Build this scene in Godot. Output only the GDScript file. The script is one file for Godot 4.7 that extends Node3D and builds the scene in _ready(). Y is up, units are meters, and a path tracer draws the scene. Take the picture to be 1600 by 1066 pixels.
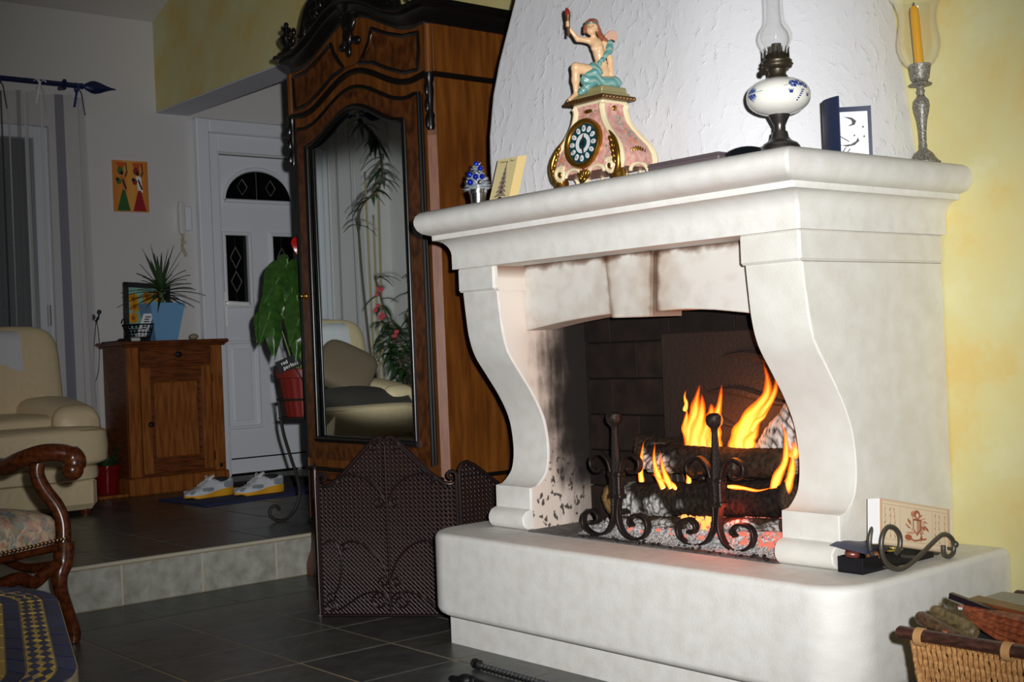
extends Node3D

# ---------------------------------------------------------------- geometry collector
class G:
	var p := PackedVector3Array()
	var u := PackedVector2Array()
	var c := PackedColorArray()
	var col := Color.WHITE
	var crease := 0.72
	var start := 0
	func mark() -> void:
		start = p.size()
	func fix() -> void:
		# turn the shape added since mark() so that its faces look outward
		var n := p.size()
		if n == start:
			return
		var m := Vector3.ZERO
		for i in range(start, n):
			m += p[i]
		m /= float(n - start)
		var vol := 0.0
		for i in range(start, n, 3):
			vol += (p[i] - m).dot((p[i + 1] - m).cross(p[i + 2] - m))
		if vol < 0.0:
			for i in range(start, n, 3):
				var t := p[i + 1]; p[i + 1] = p[i + 2]; p[i + 2] = t
				var s := u[i + 1]; u[i + 1] = u[i + 2]; u[i + 2] = s
				var k := c[i + 1]; c[i + 1] = c[i + 2]; c[i + 2] = k
		start = n
	func tri(a: Vector3, b: Vector3, d: Vector3, ua := Vector2.ZERO, ub := Vector2.ZERO, ud := Vector2.ZERO) -> void:
		p.append(a); p.append(b); p.append(d)
		u.append(ua); u.append(ub); u.append(ud)
		c.append(col); c.append(col); c.append(col)
	func quad(a: Vector3, b: Vector3, d: Vector3, e: Vector3, ua := Vector2(0, 1), ub := Vector2(1, 1), ud := Vector2(1, 0), ue := Vector2(0, 0)) -> void:
		tri(a, b, d, ua, ub, ud)
		tri(a, d, e, ua, ud, ue)
	func shift(v: Vector3) -> G:
		for i in p.size():
			p[i] += v
		return self
	func xf(t: Transform3D) -> G:
		for i in p.size():
			p[i] = t * p[i]
		return self
	func box(ctr: Vector3, s: Vector3, bev := 0.0, B := Basis.IDENTITY) -> G:
		mark()
		var h := s * 0.5
		bev = minf(bev, minf(h.x, minf(h.y, h.z)) * 0.95)
		var ax := [Vector3(1, 0, 0), Vector3(0, 1, 0), Vector3(0, 0, 1)]
		for k in 3:
			var e1: Vector3 = ax[(k + 1) % 3]
			var e2: Vector3 = ax[(k + 2) % 3]
			var h1 := h[(k + 1) % 3] - bev
			var h2 := h[(k + 2) % 3] - bev
			for sg in [1.0, -1.0]:
				var n: Vector3 = ax[k] * float(sg) * h[k]
				var q := [n - e1 * h1 - e2 * h2, n + e1 * h1 - e2 * h2, n + e1 * h1 + e2 * h2, n - e1 * h1 + e2 * h2]
				if sg < 0:
					q.reverse()
				quad(ctr + B * q[0], ctr + B * q[1], ctr + B * q[2], ctr + B * q[3])
			if bev > 0.0:
				for s1 in [1.0, -1.0]:
					for s2 in [1.0, -1.0]:
						# edge along axis k between faces s1*e1 and s2*e2
						var a0: Vector3 = e1 * (float(s1) * h[(k + 1) % 3]) + e2 * (float(s2) * h2)
						var a1: Vector3 = e1 * (float(s1) * h1) + e2 * (float(s2) * h[(k + 2) % 3])
						var l: Vector3 = ax[k] * (h[k] - bev)
						if s1 * s2 > 0:
							quad(ctr + B * (a0 - l), ctr + B * (a1 - l), ctr + B * (a1 + l), ctr + B * (a0 + l))
						else:
							quad(ctr + B * (a1 - l), ctr + B * (a0 - l), ctr + B * (a0 + l), ctr + B * (a1 + l))
		if bev > 0.0:
			for sx in [1.0, -1.0]:
				for sy in [1.0, -1.0]:
					for sz in [1.0, -1.0]:
						var a := Vector3(sx * h.x, sy * (h.y - bev), sz * (h.z - bev))
						var b := Vector3(sx * (h.x - bev), sy * h.y, sz * (h.z - bev))
						var d := Vector3(sx * (h.x - bev), sy * (h.y - bev), sz * h.z)
						if sx * sy * sz > 0:
							tri(ctr + B * a, ctr + B * b, ctr + B * d)
						else:
							tri(ctr + B * a, ctr + B * d, ctr + B * b)
		fix()
		return self
	func loft(rings: Array, caps := true, closed := true) -> G:
		mark()
		var n: int = rings[0].size()
		var nr := rings.size()
		var m := n if closed else n - 1
		for j in nr - 1:
			var A: PackedVector3Array = rings[j]
			var Bn: PackedVector3Array = rings[j + 1]
			var v0 := float(j) / (nr - 1)
			var v1 := float(j + 1) / (nr - 1)
			for i in m:
				var k := (i + 1) % n
				quad(A[i], A[k], Bn[k], Bn[i], Vector2(float(i) / m, v0), Vector2(float(i + 1) / m, v0), Vector2(float(i + 1) / m, v1), Vector2(float(i) / m, v1))
		if caps:
			for e in [0, nr - 1]:
				var R: PackedVector3Array = rings[e]
				var ctr := Vector3.ZERO
				for q in R:
					ctr += q
				ctr /= n
				for i in n:
					if e == 0:
						tri(ctr, R[(i + 1) % n], R[i])
					else:
						tri(ctr, R[i], R[(i + 1) % n])
		fix()
		return self
	func lathe(prof: Array, seg := 24, t := Transform3D.IDENTITY) -> G:
		var rings := []
		for q in prof:
			var r := PackedVector3Array()
			for i in seg:
				var a := TAU * i / seg
				r.append(t * Vector3(sin(a) * maxf(q.x, 0.00005), q.y, cos(a) * maxf(q.x, 0.00005)))
			rings.append(r)
		return loft(rings, false)
	func ball(ctr: Vector3, r: Vector3, seg := 12, rows := 8, B := Basis.IDENTITY) -> G:
		var pr := []
		for j in rows + 1:
			var a := PI * j / rows
			pr.append(Vector2(sin(a), -cos(a)))
		return lathe(pr, seg, Transform3D(B * Basis.from_scale(r), ctr))
	func squircle(ctr: Vector3, s: Vector3, e := 0.35, seg := 28, rows := 16, B := Basis.IDENTITY) -> G:
		# a cushion: superellipsoid of full size s
		var rings := []
		for j in rows + 1:
			var a := -PI / 2 + PI * j / rows
			var ca := pow(absf(cos(a)), e)
			var sa := signf(sin(a)) * pow(absf(sin(a)), e)
			var r := PackedVector3Array()
			for i in seg:
				var b := TAU * i / seg
				var x := signf(cos(b)) * pow(absf(cos(b)), e)
				var z := signf(sin(b)) * pow(absf(sin(b)), e)
				r.append(ctr + B * (Vector3(x * maxf(ca, 0.001), sa, z * maxf(ca, 0.001)) * s * 0.5))
			rings.append(r)
		return loft(rings, false)
	func tube(pts: Array, rad: Variant, sides := 8, caps := true, flat := 1.0, up := Vector3.ZERO) -> G:
		var n := pts.size()
		var rings := []
		var nrm := Vector3.ZERO
		for i in n:
			var t: Vector3 = (pts[mini(i + 1, n - 1)] - pts[maxi(i - 1, 0)])
			t = t.normalized() if t.length() > 1e-9 else Vector3.UP
			if i == 0:
				var seed_up := up if up != Vector3.ZERO else (Vector3.UP if absf(t.y) < 0.9 else Vector3.RIGHT)
				nrm = (seed_up - t * seed_up.dot(t)).normalized()
			else:
				var ref := up if up != Vector3.ZERO else nrm
				var nn := ref - t * ref.dot(t)
				nrm = nn.normalized() if nn.length() > 1e-6 else nrm
			var bi := t.cross(nrm)
			var r: float = rad if rad is float else float(rad[i])
			var ring := PackedVector3Array()
			for k in sides:
				var a := TAU * (k + 0.5) / sides
				ring.append(pts[i] + nrm * cos(a) * r * flat + bi * sin(a) * r)
			rings.append(ring)
		return loft(rings, caps)
	func bar(pts: Array, w: float, th: float, z := 0.0) -> G:
		# flat iron strip: a path of Vector2 in the xy plane, w deep along z, th thick
		var rings := []
		var n := pts.size()
		for i in n:
			var t: Vector2 = (pts[mini(i + 1, n - 1)] - pts[maxi(i - 1, 0)]).normalized()
			var q := Vector2(-t.y, t.x) * th * 0.5
			var o: Vector2 = pts[i]
			var b := minf(th, w) * 0.2
			var qi := q * (1.0 - 2.0 * b / th)
			rings.append(PackedVector3Array([Vector3(o.x + q.x, o.y + q.y, z - w / 2 + b), Vector3(o.x + q.x, o.y + q.y, z + w / 2 - b), Vector3(o.x + qi.x, o.y + qi.y, z + w / 2), Vector3(o.x - qi.x, o.y - qi.y, z + w / 2), Vector3(o.x - q.x, o.y - q.y, z + w / 2 - b), Vector3(o.x - q.x, o.y - q.y, z - w / 2 + b), Vector3(o.x - qi.x, o.y - qi.y, z - w / 2), Vector3(o.x + qi.x, o.y + qi.y, z - w / 2)]))
		return loft(rings, true)
	func prism(poly: Array, z0: float, z1: float, t := Transform3D.IDENTITY, bev := 0.0) -> G:
		mark()
		var pv := PackedVector2Array(poly)
		var n := pv.size()
		var area := 0.0
		for i in n:
			area += pv[i].cross(pv[(i + 1) % n])
		if area < 0:
			pv.reverse()
		var inset := PackedVector2Array()
		for i in n:
			var d0 := (pv[i] - pv[(i + n - 1) % n]).normalized()
			var d1 := (pv[(i + 1) % n] - pv[i]).normalized()
			var n0 := Vector2(-d0.y, d0.x)
			var n1 := Vector2(-d1.y, d1.x)
			var k := 1.0 + n0.dot(n1)
			inset.append(pv[i] + (n0 + n1) / maxf(k, 0.35) * bev)
		var ids := Geometry2D.triangulate_polygon(inset)
		for i in range(0, ids.size(), 3):
			var A := inset[ids[i]]; var Bq := inset[ids[i + 1]]; var D := inset[ids[i + 2]]
			if (Bq - A).cross(D - A) < 0:
				var sw := Bq; Bq = D; D = sw
			tri(t * Vector3(A.x, A.y, z1), t * Vector3(Bq.x, Bq.y, z1), t * Vector3(D.x, D.y, z1), A, Bq, D)
			tri(t * Vector3(A.x, A.y, z0), t * Vector3(D.x, D.y, z0), t * Vector3(Bq.x, Bq.y, z0), A, D, Bq)
		for i in n:
			var k := (i + 1) % n
			var a := pv[i]; var b := pv[k]; var ai := inset[i]; var bi := inset[k]
			quad(t * Vector3(a.x, a.y, z0 + bev), t * Vector3(b.x, b.y, z0 + bev), t * Vector3(b.x, b.y, z1 - bev), t * Vector3(a.x, a.y, z1 - bev), a, b, b, a)
			if bev > 0:
				quad(t * Vector3(a.x, a.y, z1 - bev), t * Vector3(b.x, b.y, z1 - bev), t * Vector3(bi.x, bi.y, z1), t * Vector3(ai.x, ai.y, z1), a, b, bi, ai)
				quad(t * Vector3(ai.x, ai.y, z0), t * Vector3(bi.x, bi.y, z0), t * Vector3(b.x, b.y, z0 + bev), t * Vector3(a.x, a.y, z0 + bev), ai, bi, b, a)
		fix()
		return self
	func sheet(nu: int, nv: int, f: Callable) -> G:
		var grid := []
		for j in nv + 1:
			var row := PackedVector3Array()
			for i in nu + 1:
				row.append(f.call(float(i) / nu, float(j) / nv))
			grid.append(row)
		for j in nv:
			for i in nu:
				var u0 := float(i) / nu; var u1 := float(i + 1) / nu
				var v0 := float(j) / nv; var v1 := float(j + 1) / nv
				quad(grid[j][i], grid[j][i + 1], grid[j + 1][i + 1], grid[j + 1][i], Vector2(u0, v0), Vector2(u1, v0), Vector2(u1, v1), Vector2(u0, v1))
		start = p.size()
		return self
	func nets(lo: Vector3, hi: Vector3, cell: float, f: Callable, tint = null) -> G:
		# surface nets of the field f(point) < 0
		mark()
		var nx := int(ceil((hi.x - lo.x) / cell)) + 1
		var ny := int(ceil((hi.y - lo.y) / cell)) + 1
		var nz := int(ceil((hi.z - lo.z) / cell)) + 1
		var d := PackedFloat32Array()
		d.resize(nx * ny * nz)
		for k in nz:
			for j in ny:
				for i in nx:
					d[(k * ny + j) * nx + i] = f.call(lo + Vector3(i, j, k) * cell)
		var vid := {}
		var vs := PackedVector3Array()
		for k in nz - 1:
			for j in ny - 1:
				for i in nx - 1:
					var b0 := (k * ny + j) * nx + i
					var cd := [d[b0], d[b0 + 1], d[b0 + nx], d[b0 + nx + 1], d[b0 + nx * ny], d[b0 + nx * ny + 1], d[b0 + nx * ny + nx], d[b0 + nx * ny + nx + 1]]
					var ins := 0
					for q in cd:
						if q < 0.0:
							ins += 1
					if ins == 0 or ins == 8:
						continue
					var sum := Vector3.ZERO
					var cnt := 0
					for e in [[0, 1], [2, 3], [4, 5], [6, 7], [0, 2], [1, 3], [4, 6], [5, 7], [0, 4], [1, 5], [2, 6], [3, 7]]:
						var a: float = cd[e[0]]
						var b: float = cd[e[1]]
						if (a < 0.0) != (b < 0.0):
							var w := a / (a - b)
							var A := Vector3(e[0] & 1, (e[0] >> 1) & 1, e[0] >> 2)
							var Bp := Vector3(e[1] & 1, (e[1] >> 1) & 1, e[1] >> 2)
							sum += A.lerp(Bp, w)
							cnt += 1
					vid[b0] = vs.size()
					vs.append(lo + (Vector3(i, j, k) + sum / cnt) * cell)
		var str := [1, nx, nx * ny]
		for k in range(1, nz - 1):
			for j in range(1, ny - 1):
				for i in range(1, nx - 1):
					var b0 := (k * ny + j) * nx + i
					for ax in 3:
						var a := d[b0]
						var b := d[b0 + str[ax]]
						if (a < 0.0) == (b < 0.0):
							continue
						var s1: int = str[(ax + 1) % 3]
						var s2: int = str[(ax + 2) % 3]
						var q := [b0 - s1 - s2, b0 - s2, b0, b0 - s1]
						if not (vid.has(q[0]) and vid.has(q[1]) and vid.has(q[2]) and vid.has(q[3])):
							continue
						var Q := [vs[vid[q[0]]], vs[vid[q[1]]], vs[vid[q[2]]], vs[vid[q[3]]]]
						if b < 0.0:
							Q.reverse()
						if tint != null:
							col = tint.call(Q[0])
						quad(Q[0], Q[1], Q[2], Q[3])
		fix()
		return self
	func mesh() -> ArrayMesh:
		var n := p.size()
		var fn := PackedVector3Array()
		fn.resize(n / 3)
		var fu := PackedVector3Array()
		fu.resize(n / 3)
		var at := {}
		for t in n / 3:
			var cr := (p[t * 3 + 1] - p[t * 3]).cross(p[t * 3 + 2] - p[t * 3])
			fn[t] = cr
			fu[t] = cr.normalized()
			for k in 3:
				var key := Vector3i((p[t * 3 + k] * 20000.0).round())
				if at.has(key):
					at[key].append(t)
				else:
					at[key] = [t]
		var V := PackedVector3Array(); V.resize(n)
		var N := PackedVector3Array(); N.resize(n)
		var U := PackedVector2Array(); U.resize(n)
		var C := PackedColorArray(); C.resize(n)
		var order := [0, 2, 1]
		for t in n / 3:
			var me := fu[t]
			for k in 3:
				var src: int = t * 3 + order[k]
				var key := Vector3i((p[src] * 20000.0).round())
				var s := Vector3.ZERO
				for o in at[key]:
					if fu[o].dot(me) > crease:
						s += fn[o]
				V[t * 3 + k] = p[src]
				N[t * 3 + k] = s.normalized() if s.length_squared() > 1e-24 else Vector3.UP
				U[t * 3 + k] = u[src]
				C[t * 3 + k] = c[src]
		var arr := []
		arr.resize(Mesh.ARRAY_MAX)
		arr[Mesh.ARRAY_VERTEX] = V
		arr[Mesh.ARRAY_NORMAL] = N
		arr[Mesh.ARRAY_TEX_UV] = U
		arr[Mesh.ARRAY_COLOR] = C
		var m := ArrayMesh.new()
		m.add_surface_from_arrays(Mesh.PRIMITIVE_TRIANGLES, arr)
		return m

# ---------------------------------------------------------------- scene helpers
var M := {}
var taken := {}
var rng := RandomNumberGenerator.new()

func numbered(nm: String) -> String:
	if not taken.has(nm):
		taken[nm] = 0
		return nm
	taken[nm] += 1
	return "%s_%03d" % [nm, taken[nm]]

func thing(nm: String, label: String, category: String, at := Vector3.ZERO, turn := 0.0, group := "") -> Node3D:
	var o := Node3D.new()
	o.name = numbered(nm)
	add_child(o)
	o.position = at
	o.rotation.y = turn
	tag(o, label, category, group)
	return o

func tag(o: Node, label: String, category: String, group := "") -> Node:
	o.set_meta("label", label)
	o.set_meta("category", category)
	if group != "":
		o.set_meta("group", group)
	return o

# commits a mesh as a part of parent (or as a top-level object)
func obj(nm: String, g: G, mat: Material, parent: Node = null, label := "") -> MeshInstance3D:
	return place(nm, g.mesh(), mat, parent, label)

func place(nm: String, mesh: Mesh, mat: Material, parent: Node = null, label := "") -> MeshInstance3D:
	var o := MeshInstance3D.new()
	o.mesh = mesh
	o.material_override = mat
	if parent == null:
		o.name = numbered(nm)
		add_child(o)
	else:
		o.name = nm
		parent.add_child(o, true)
	if label != "":
		o.set_meta("label", label)
	return o

# the same, with the geometry given in room coordinates
func objw(nm: String, g: G, mat: Material, root: Node3D, parent: Node = null, label := "") -> MeshInstance3D:
	g.shift(-root.position)
	return obj(nm, g, mat, parent if parent else root, label)

func struct(nm: String, g: G, mat: Material) -> MeshInstance3D:
	var o := obj(nm, g, mat)
	o.set_meta("kind", "structure")
	return o

func lettering(text: String, size: float, depth: float, mat: Material, parent: Node, t: Transform3D, nm := "lettering", serif := false) -> MeshInstance3D:
	var tm := TextMesh.new()
	var f := SystemFont.new()
	f.font_names = PackedStringArray(["Droid Serif" if serif else "Droid Sans"])
	f.font_weight = 700
	tm.font = f
	tm.text = text
	tm.font_size = 32
	tm.pixel_size = size / 32.0
	tm.depth = depth
	tm.curve_step = 2.0
	var o := place(nm, tm, mat, parent)
	o.transform = t
	return o

func curve(pts: Array, n: int) -> Array:
	# Catmull-Rom through the points (Vector2 or Vector3), n samples a span
	var out := []
	var k := pts.size()
	for i in k - 1:
		var a = pts[maxi(i - 1, 0)]
		var b = pts[i]
		var c = pts[i + 1]
		var d = pts[mini(i + 2, k - 1)]
		for j in n:
			var t := float(j) / n
			out.append((b * 2.0 + (c - a) * t + (a * 2.0 - b * 5.0 + c * 4.0 - d) * t * t + (b * 3.0 - a - c * 3.0 + d) * t * t * t) * 0.5)
	out.append(pts[k - 1])
	return out

func rr(a: float, b: float) -> float:
	return rng.randf_range(a, b)

# ---------------------------------------------------------------- textures and materials
func noise(sd: int, freq: float, kind := FastNoiseLite.TYPE_SIMPLEX_SMOOTH, oct := 4, fractal := FastNoiseLite.FRACTAL_FBM) -> FastNoiseLite:
	var n := FastNoiseLite.new()
	n.seed = sd
	n.noise_type = kind
	n.frequency = freq
	n.fractal_type = fractal
	n.fractal_octaves = oct
	return n

func ntex(n: FastNoiseLite, ramp := [], size := 512) -> NoiseTexture2D:
	var t := NoiseTexture2D.new()
	t.width = size
	t.height = size
	t.seamless = true
	t.noise = n
	if ramp.size():
		var gr := Gradient.new()
		var off := PackedFloat32Array()
		var cs := PackedColorArray()
		for k in ramp:
			off.append(k[0])
			cs.append(k[1])
		gr.offsets = off
		gr.colors = cs
		t.color_ramp = gr
	return t

func mat(nm: String, col: Color, rough := 0.6, metal := 0.0, spec := 0.5) -> StandardMaterial3D:
	var m := StandardMaterial3D.new()
	m.resource_name = nm
	m.albedo_color = col
	m.roughness = rough
	m.metallic = metal
	m.metallic_specular = spec
	M[nm] = m
	return m

func tri_tex(m: StandardMaterial3D, t: Texture2D, s: Vector3, world := true) -> StandardMaterial3D:
	m.albedo_texture = t
	m.uv1_triplanar = true
	m.uv1_world_triplanar = world
	m.uv1_scale = s
	return m

func bump(m: StandardMaterial3D, t: Texture2D, cm: float) -> StandardMaterial3D:
	m.heightmap_enabled = true
	m.heightmap_texture = t
	m.heightmap_scale = cm
	return m

func rgb(r: int, g: int, b: int, a := 1.0) -> Color:
	return Color(r / 255.0, g / 255.0, b / 255.0, a)

# flat print: shapes painted into an image, coordinates 0..1
func paint(w: int, h: int, bg: Color, shapes: Array) -> ImageTexture:
	var im := Image.create(w, h, false, Image.FORMAT_RGBA8)
	im.fill(bg)
	var sc := Vector2(w, h)
	for s in shapes:
		var col: Color = s[1]
		var lo := Vector2(1, 1)
		var hi := Vector2(0, 0)
		var pts := PackedVector2Array()
		if s[0] == "e":
			lo = Vector2(s[2] - s[4], s[3] - s[5])
			hi = Vector2(s[2] + s[4], s[3] + s[5])
		elif s[0] == "l":
			lo = Vector2(minf(s[2], s[4]) - s[6], minf(s[3], s[5]) - s[6] * 2.0)
			hi = Vector2(maxf(s[2], s[4]) + s[6], maxf(s[3], s[5]) + s[6] * 2.0)
		else:
			for q in s[2]:
				pts.append(q * sc)
				lo = lo.min(q)
				hi = hi.max(q)
		for y in range(maxi(0, int(lo.y * h)), mini(h, int(hi.y * h) + 2)):
			for x in range(maxi(0, int(lo.x * w)), mini(w, int(hi.x * w) + 2)):
				var q := Vector2(x + 0.5, y + 0.5)
				var hit := false
				if s[0] == "e":
					var e := (q / sc - Vector2(s[2], s[3])) / Vector2(s[4], s[5])
					hit = e.length_squared() < 1.0
				elif s[0] == "l":
					var a := Vector2(s[2], s[3]) * sc
					var b := Vector2(s[4], s[5]) * sc
					hit = Geometry2D.get_closest_point_to_segment(q, a, b).distance_to(q) < s[6] * w * 0.5 + 0.3
				else:
					hit = Geometry2D.is_point_in_polygon(q, pts)
				if hit:
					im.set_pixel(x, y, col)
	return ImageTexture.create_from_image(im)

# ---------------------------------------------------------------- the scene
func _ready() -> void:
	rng.seed = 4711
	var cam := Camera3D.new()
	cam.name = "camera"
	add_child(cam)
	cam.position = Vector3(0, 0.92, 0)
	cam.rotation_degrees = Vector3(0.2297, 49.9316, -2.3876)
	cam.fov = 30.016
	cam.near = 0.05
	cam.far = 60.0
	cam.current = true
	var we := WorldEnvironment.new()
	we.name = "surroundings"
	var env := Environment.new()
	env.background_mode = Environment.BG_COLOR
	env.background_color = rgb(26, 32, 48)
	env.background_energy_multiplier = 0.5
	env.ambient_light_source = Environment.AMBIENT_SOURCE_DISABLED
	env.tonemap_mode = Environment.TONE_MAPPER_LINEAR
	env.tonemap_exposure = 1.0
	env.sdfgi_enabled = true
	env.ssao_enabled = true
	env.ssil_enabled = true
	we.environment = env
	add_child(we)
	# the camera's own flash, a little above and to the right of the lens
	var fl := SpotLight3D.new()
	fl.name = "camera_flash"
	add_child(fl)
	fl.position = cam.position + cam.basis * Vector3(0.085, 0.075, 0.02)
	fl.rotation_degrees = Vector3(0.5, 49.9, 0)
	fl.light_color = Color(1.0, 1.0, 0.995)
	fl.light_energy = 16.0
	fl.light_size = 0.02
	fl.spot_range = 30.0
	fl.spot_attenuation = 2.0
	fl.spot_angle = 31.0
	fl.spot_angle_attenuation = 1.0
	fl.shadow_enabled = true
	# the flash as the armoire's mirror throws it back into the window corner
	var back := SpotLight3D.new()
	back.name = "flash_off_mirror"
	add_child(back)
	back.position = Vector3(-4.17, 1.12, -2.72)
	back.rotation_degrees = Vector3(2.0, 123.5, 0)
	back.light_color = fl.light_color
	back.light_energy = 5.6
	back.light_size = 0.05
	back.spot_range = 12.0
	back.spot_attenuation = 2.0
	back.spot_angle = 17.0
	back.spot_angle_attenuation = 0.35
	back.shadow_enabled = true
	materials()
	build_room()
	build_floors()
	build_fireplace()
	build_armoire()
	build_front_door()
	build_window()
	build_sofa()
	build_cabinet()
	build_screen()
	build_armchair()
	build_table()
	build_fire()
	build_mantel_things()
	build_bench_things()
	build_basket()
	build_cabinet_things()
	build_hall_things()
	build_mirror_corner()
	build_fire_irons()

func materials() -> void:
	var fine := ntex(noise(11, 0.02, FastNoiseLite.TYPE_SIMPLEX_SMOOTH, 5))
	M.fine = null
	# pale limestone, faintly mottled, with a tooled grain
	var s := mat("stone", Color.WHITE, 0.62)
	tri_tex(s, ntex(noise(3, 0.012, FastNoiseLite.TYPE_SIMPLEX_SMOOTH, 5), [[0.0, rgb(216, 213, 206)], [0.5, rgb(225, 223, 218)], [1.0, rgb(232, 231, 228)]]), Vector3(2.2, 2.2, 2.2))
	bump(s, ntex(noise(5, 0.11, FastNoiseLite.TYPE_SIMPLEX, 3)), 0.035)
	s = mat("stone_side", Color.WHITE, 0.6)
	tri_tex(s, ntex(noise(7, 0.01, FastNoiseLite.TYPE_SIMPLEX_SMOOTH, 5), [[0.0, rgb(214, 210, 201)], [1.0, rgb(227, 225, 219)]]), Vector3(2, 2, 2))
	bump(s, ntex(noise(5, 0.11, FastNoiseLite.TYPE_SIMPLEX, 3)), 0.03)
	s = mat("lintel_stone", Color.WHITE, 0.65)
	tri_tex(s, ntex(noise(8, 0.014, FastNoiseLite.TYPE_SIMPLEX_SMOOTH, 4), [[0.0, rgb(196, 184, 168)], [0.45, rgb(216, 209, 198)], [1.0, rgb(226, 222, 216)]]), Vector3(1.6, 1.6, 1.6))
	bump(s, ntex(noise(5, 0.11, FastNoiseLite.TYPE_SIMPLEX, 3)), 0.03)
	# white trowelled plaster of the hood, with a slight sheen
	s = mat("hood_plaster", rgb(226, 226, 230), 0.38, 0.0, 0.55)
	var pn := noise(21, 0.007, FastNoiseLite.TYPE_SIMPLEX_SMOOTH, 5, FastNoiseLite.FRACTAL_RIDGED)
	pn.domain_warp_enabled = true
	pn.domain_warp_amplitude = 60.0
	pn.domain_warp_frequency = 0.012
	bump(s, ntex(pn, [[0.0, Color(0.30, 0.30, 0.30)], [0.45, Color(0.42, 0.42, 0.42)], [0.72, Color(0.48, 0.48, 0.48)], [0.86, Color(0.62, 0.62, 0.62)], [1.0, Color(1, 1, 1)]], 1024), 0.55)
	s.uv1_triplanar = true
	s.uv1_world_triplanar = true
	s.uv1_scale = Vector3(1.5, 1.1, 1.5)
	# sponged yellow wall
	s = mat("yellow_wall", Color.WHITE, 0.75)
	var yn := noise(31, 0.006, FastNoiseLite.TYPE_SIMPLEX_SMOOTH, 5)
	yn.domain_warp_enabled = true
	yn.domain_warp_amplitude = 50.0
	tri_tex(s, ntex(yn, [[0.0, rgb(214, 186, 112)], [0.3, rgb(212, 198, 136)], [0.6, rgb(210, 202, 146)], [1.0, rgb(216, 211, 168)]]), Vector3(0.9, 0.9, 0.9))
	bump(s, ntex(noise(33, 0.03)), 0.1)
	s = mat("white_wall", rgb(208, 206, 206), 0.85)
	bump(s, ntex(noise(35, 0.03)), 0.08)
	s.uv1_triplanar = true
	s.uv1_world_triplanar = true
	s.uv1_scale = Vector3(1.5, 1.5, 1.5)
	mat("white_paint", rgb(226, 230, 238), 0.4)
	mat("soffit", rgb(206, 206, 214), 0.8)
	# floor tiles: four tones of the same slate-grey ceramic
	var tones := [[rgb(66, 67, 62), rgb(84, 84, 78)], [rgb(60, 62, 59), rgb(78, 79, 74)], [rgb(68, 66, 60), rgb(86, 82, 74)], [rgb(58, 60, 58), rgb(75, 77, 73)]]
	for k in 4:
		s = mat("tile_%d" % k, Color.WHITE, 0.34, 0.0, 0.5)
		tri_tex(s, ntex(noise(40 + k, 0.012, FastNoiseLite.TYPE_SIMPLEX_SMOOTH, 5), [[0.15, tones[k][0]], [0.85, tones[k][1]]], 256), Vector3(2.3, 2.3, 2.3))
		bump(s, ntex(noise(50, 0.03), [], 256), 0.1)
	s = mat("riser_tile", Color.WHITE, 0.42)
	tri_tex(s, ntex(noise(55, 0.014, FastNoiseLite.TYPE_SIMPLEX_SMOOTH, 5), [[0.1, rgb(132, 132, 121)], [0.5, rgb(152, 152, 143)], [0.9, rgb(168, 168, 160)]]), Vector3(1.7, 1.7, 1.7))
	bump(s, ntex(noise(50, 0.03), [], 256), 0.15)
	mat("grout", rgb(172, 152, 120), 0.95)
	mat("pale_grout", rgb(176, 168, 150), 0.9)
	# woods
	wood("veneer", [rgb(82, 42, 14), rgb(104, 58, 18), rgb(122, 72, 26)], Vector3(3.0, 0.35, 3.0), 0.36)
	wood("burl", [rgb(52, 26, 9), rgb(86, 45, 16), rgb(108, 62, 25)], Vector3(3.2, 2.2, 3.2), 0.3)
	wood("pale_strip", [rgb(110, 68, 48), rgb(128, 82, 60), rgb(144, 96, 72)], Vector3(8, 1, 8), 0.35)
	wood("oak", [rgb(112, 60, 20), rgb(142, 82, 32), rgb(160, 98, 44)], Vector3(5, 0.6, 5), 0.4)
	wood("dark_oak", [rgb(70, 34, 14), rgb(104, 54, 22), rgb(126, 68, 30)], Vector3(1.0, 9, 1.0), 0.4)
	wood("walnut", [rgb(42, 18, 8), rgb(84, 40, 16), rgb(108, 56, 25)], Vector3(6, 6, 6), 0.26)
	mat("ebony", rgb(16, 14, 13), 0.28)
	mat("mirror", Color(0.8, 0.83, 0.82), 0.015, 1.0)
	mat("brass", rgb(206, 170, 92), 0.28, 1.0)
	s = mat("iron", rgb(46, 38, 35), 0.5, 0.6)
	bump(s, ntex(noise(61, 0.05), [], 256), 0.1)
	s.uv1_triplanar = true
	s.uv1_scale = Vector3(9, 9, 9)
	mat("black_iron", rgb(17, 17, 18), 0.55, 0.3)
	mat("grey_iron", rgb(92, 88, 80), 0.42, 0.6)
	mat("screen_iron", rgb(42, 29, 28), 0.38, 0.4)
	mat("glass_pane", Color(0.9, 0.95, 0.95, 0.08), 0.03, 0.0, 0.3)
	mat("glass", Color(0.97, 0.97, 0.93, 0.012), 0.02)
	M.glass.transparency = BaseMaterial3D.TRANSPARENCY_ALPHA
	M.glass.metallic_specular = 0.45
	M.glass_pane.transparency = BaseMaterial3D.TRANSPARENCY_ALPHA
	mat("black", rgb(14, 14, 16), 0.5)
	mat("night", rgb(9, 10, 12), 0.12)

func wood(nm: String, cols: Array, sc: Vector3, rough: float) -> StandardMaterial3D:
	var n := noise(hash(nm) % 1000, 0.014, FastNoiseLite.TYPE_SIMPLEX_SMOOTH, 5)
	n.domain_warp_enabled = true
	n.domain_warp_amplitude = 22.0
	n.domain_warp_frequency = 0.01
	var m := mat(nm, Color.WHITE, rough)
	tri_tex(m, ntex(n, [[0.1, cols[0]], [0.5, cols[1]], [0.9, cols[2]]]), sc)
	return m

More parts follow.
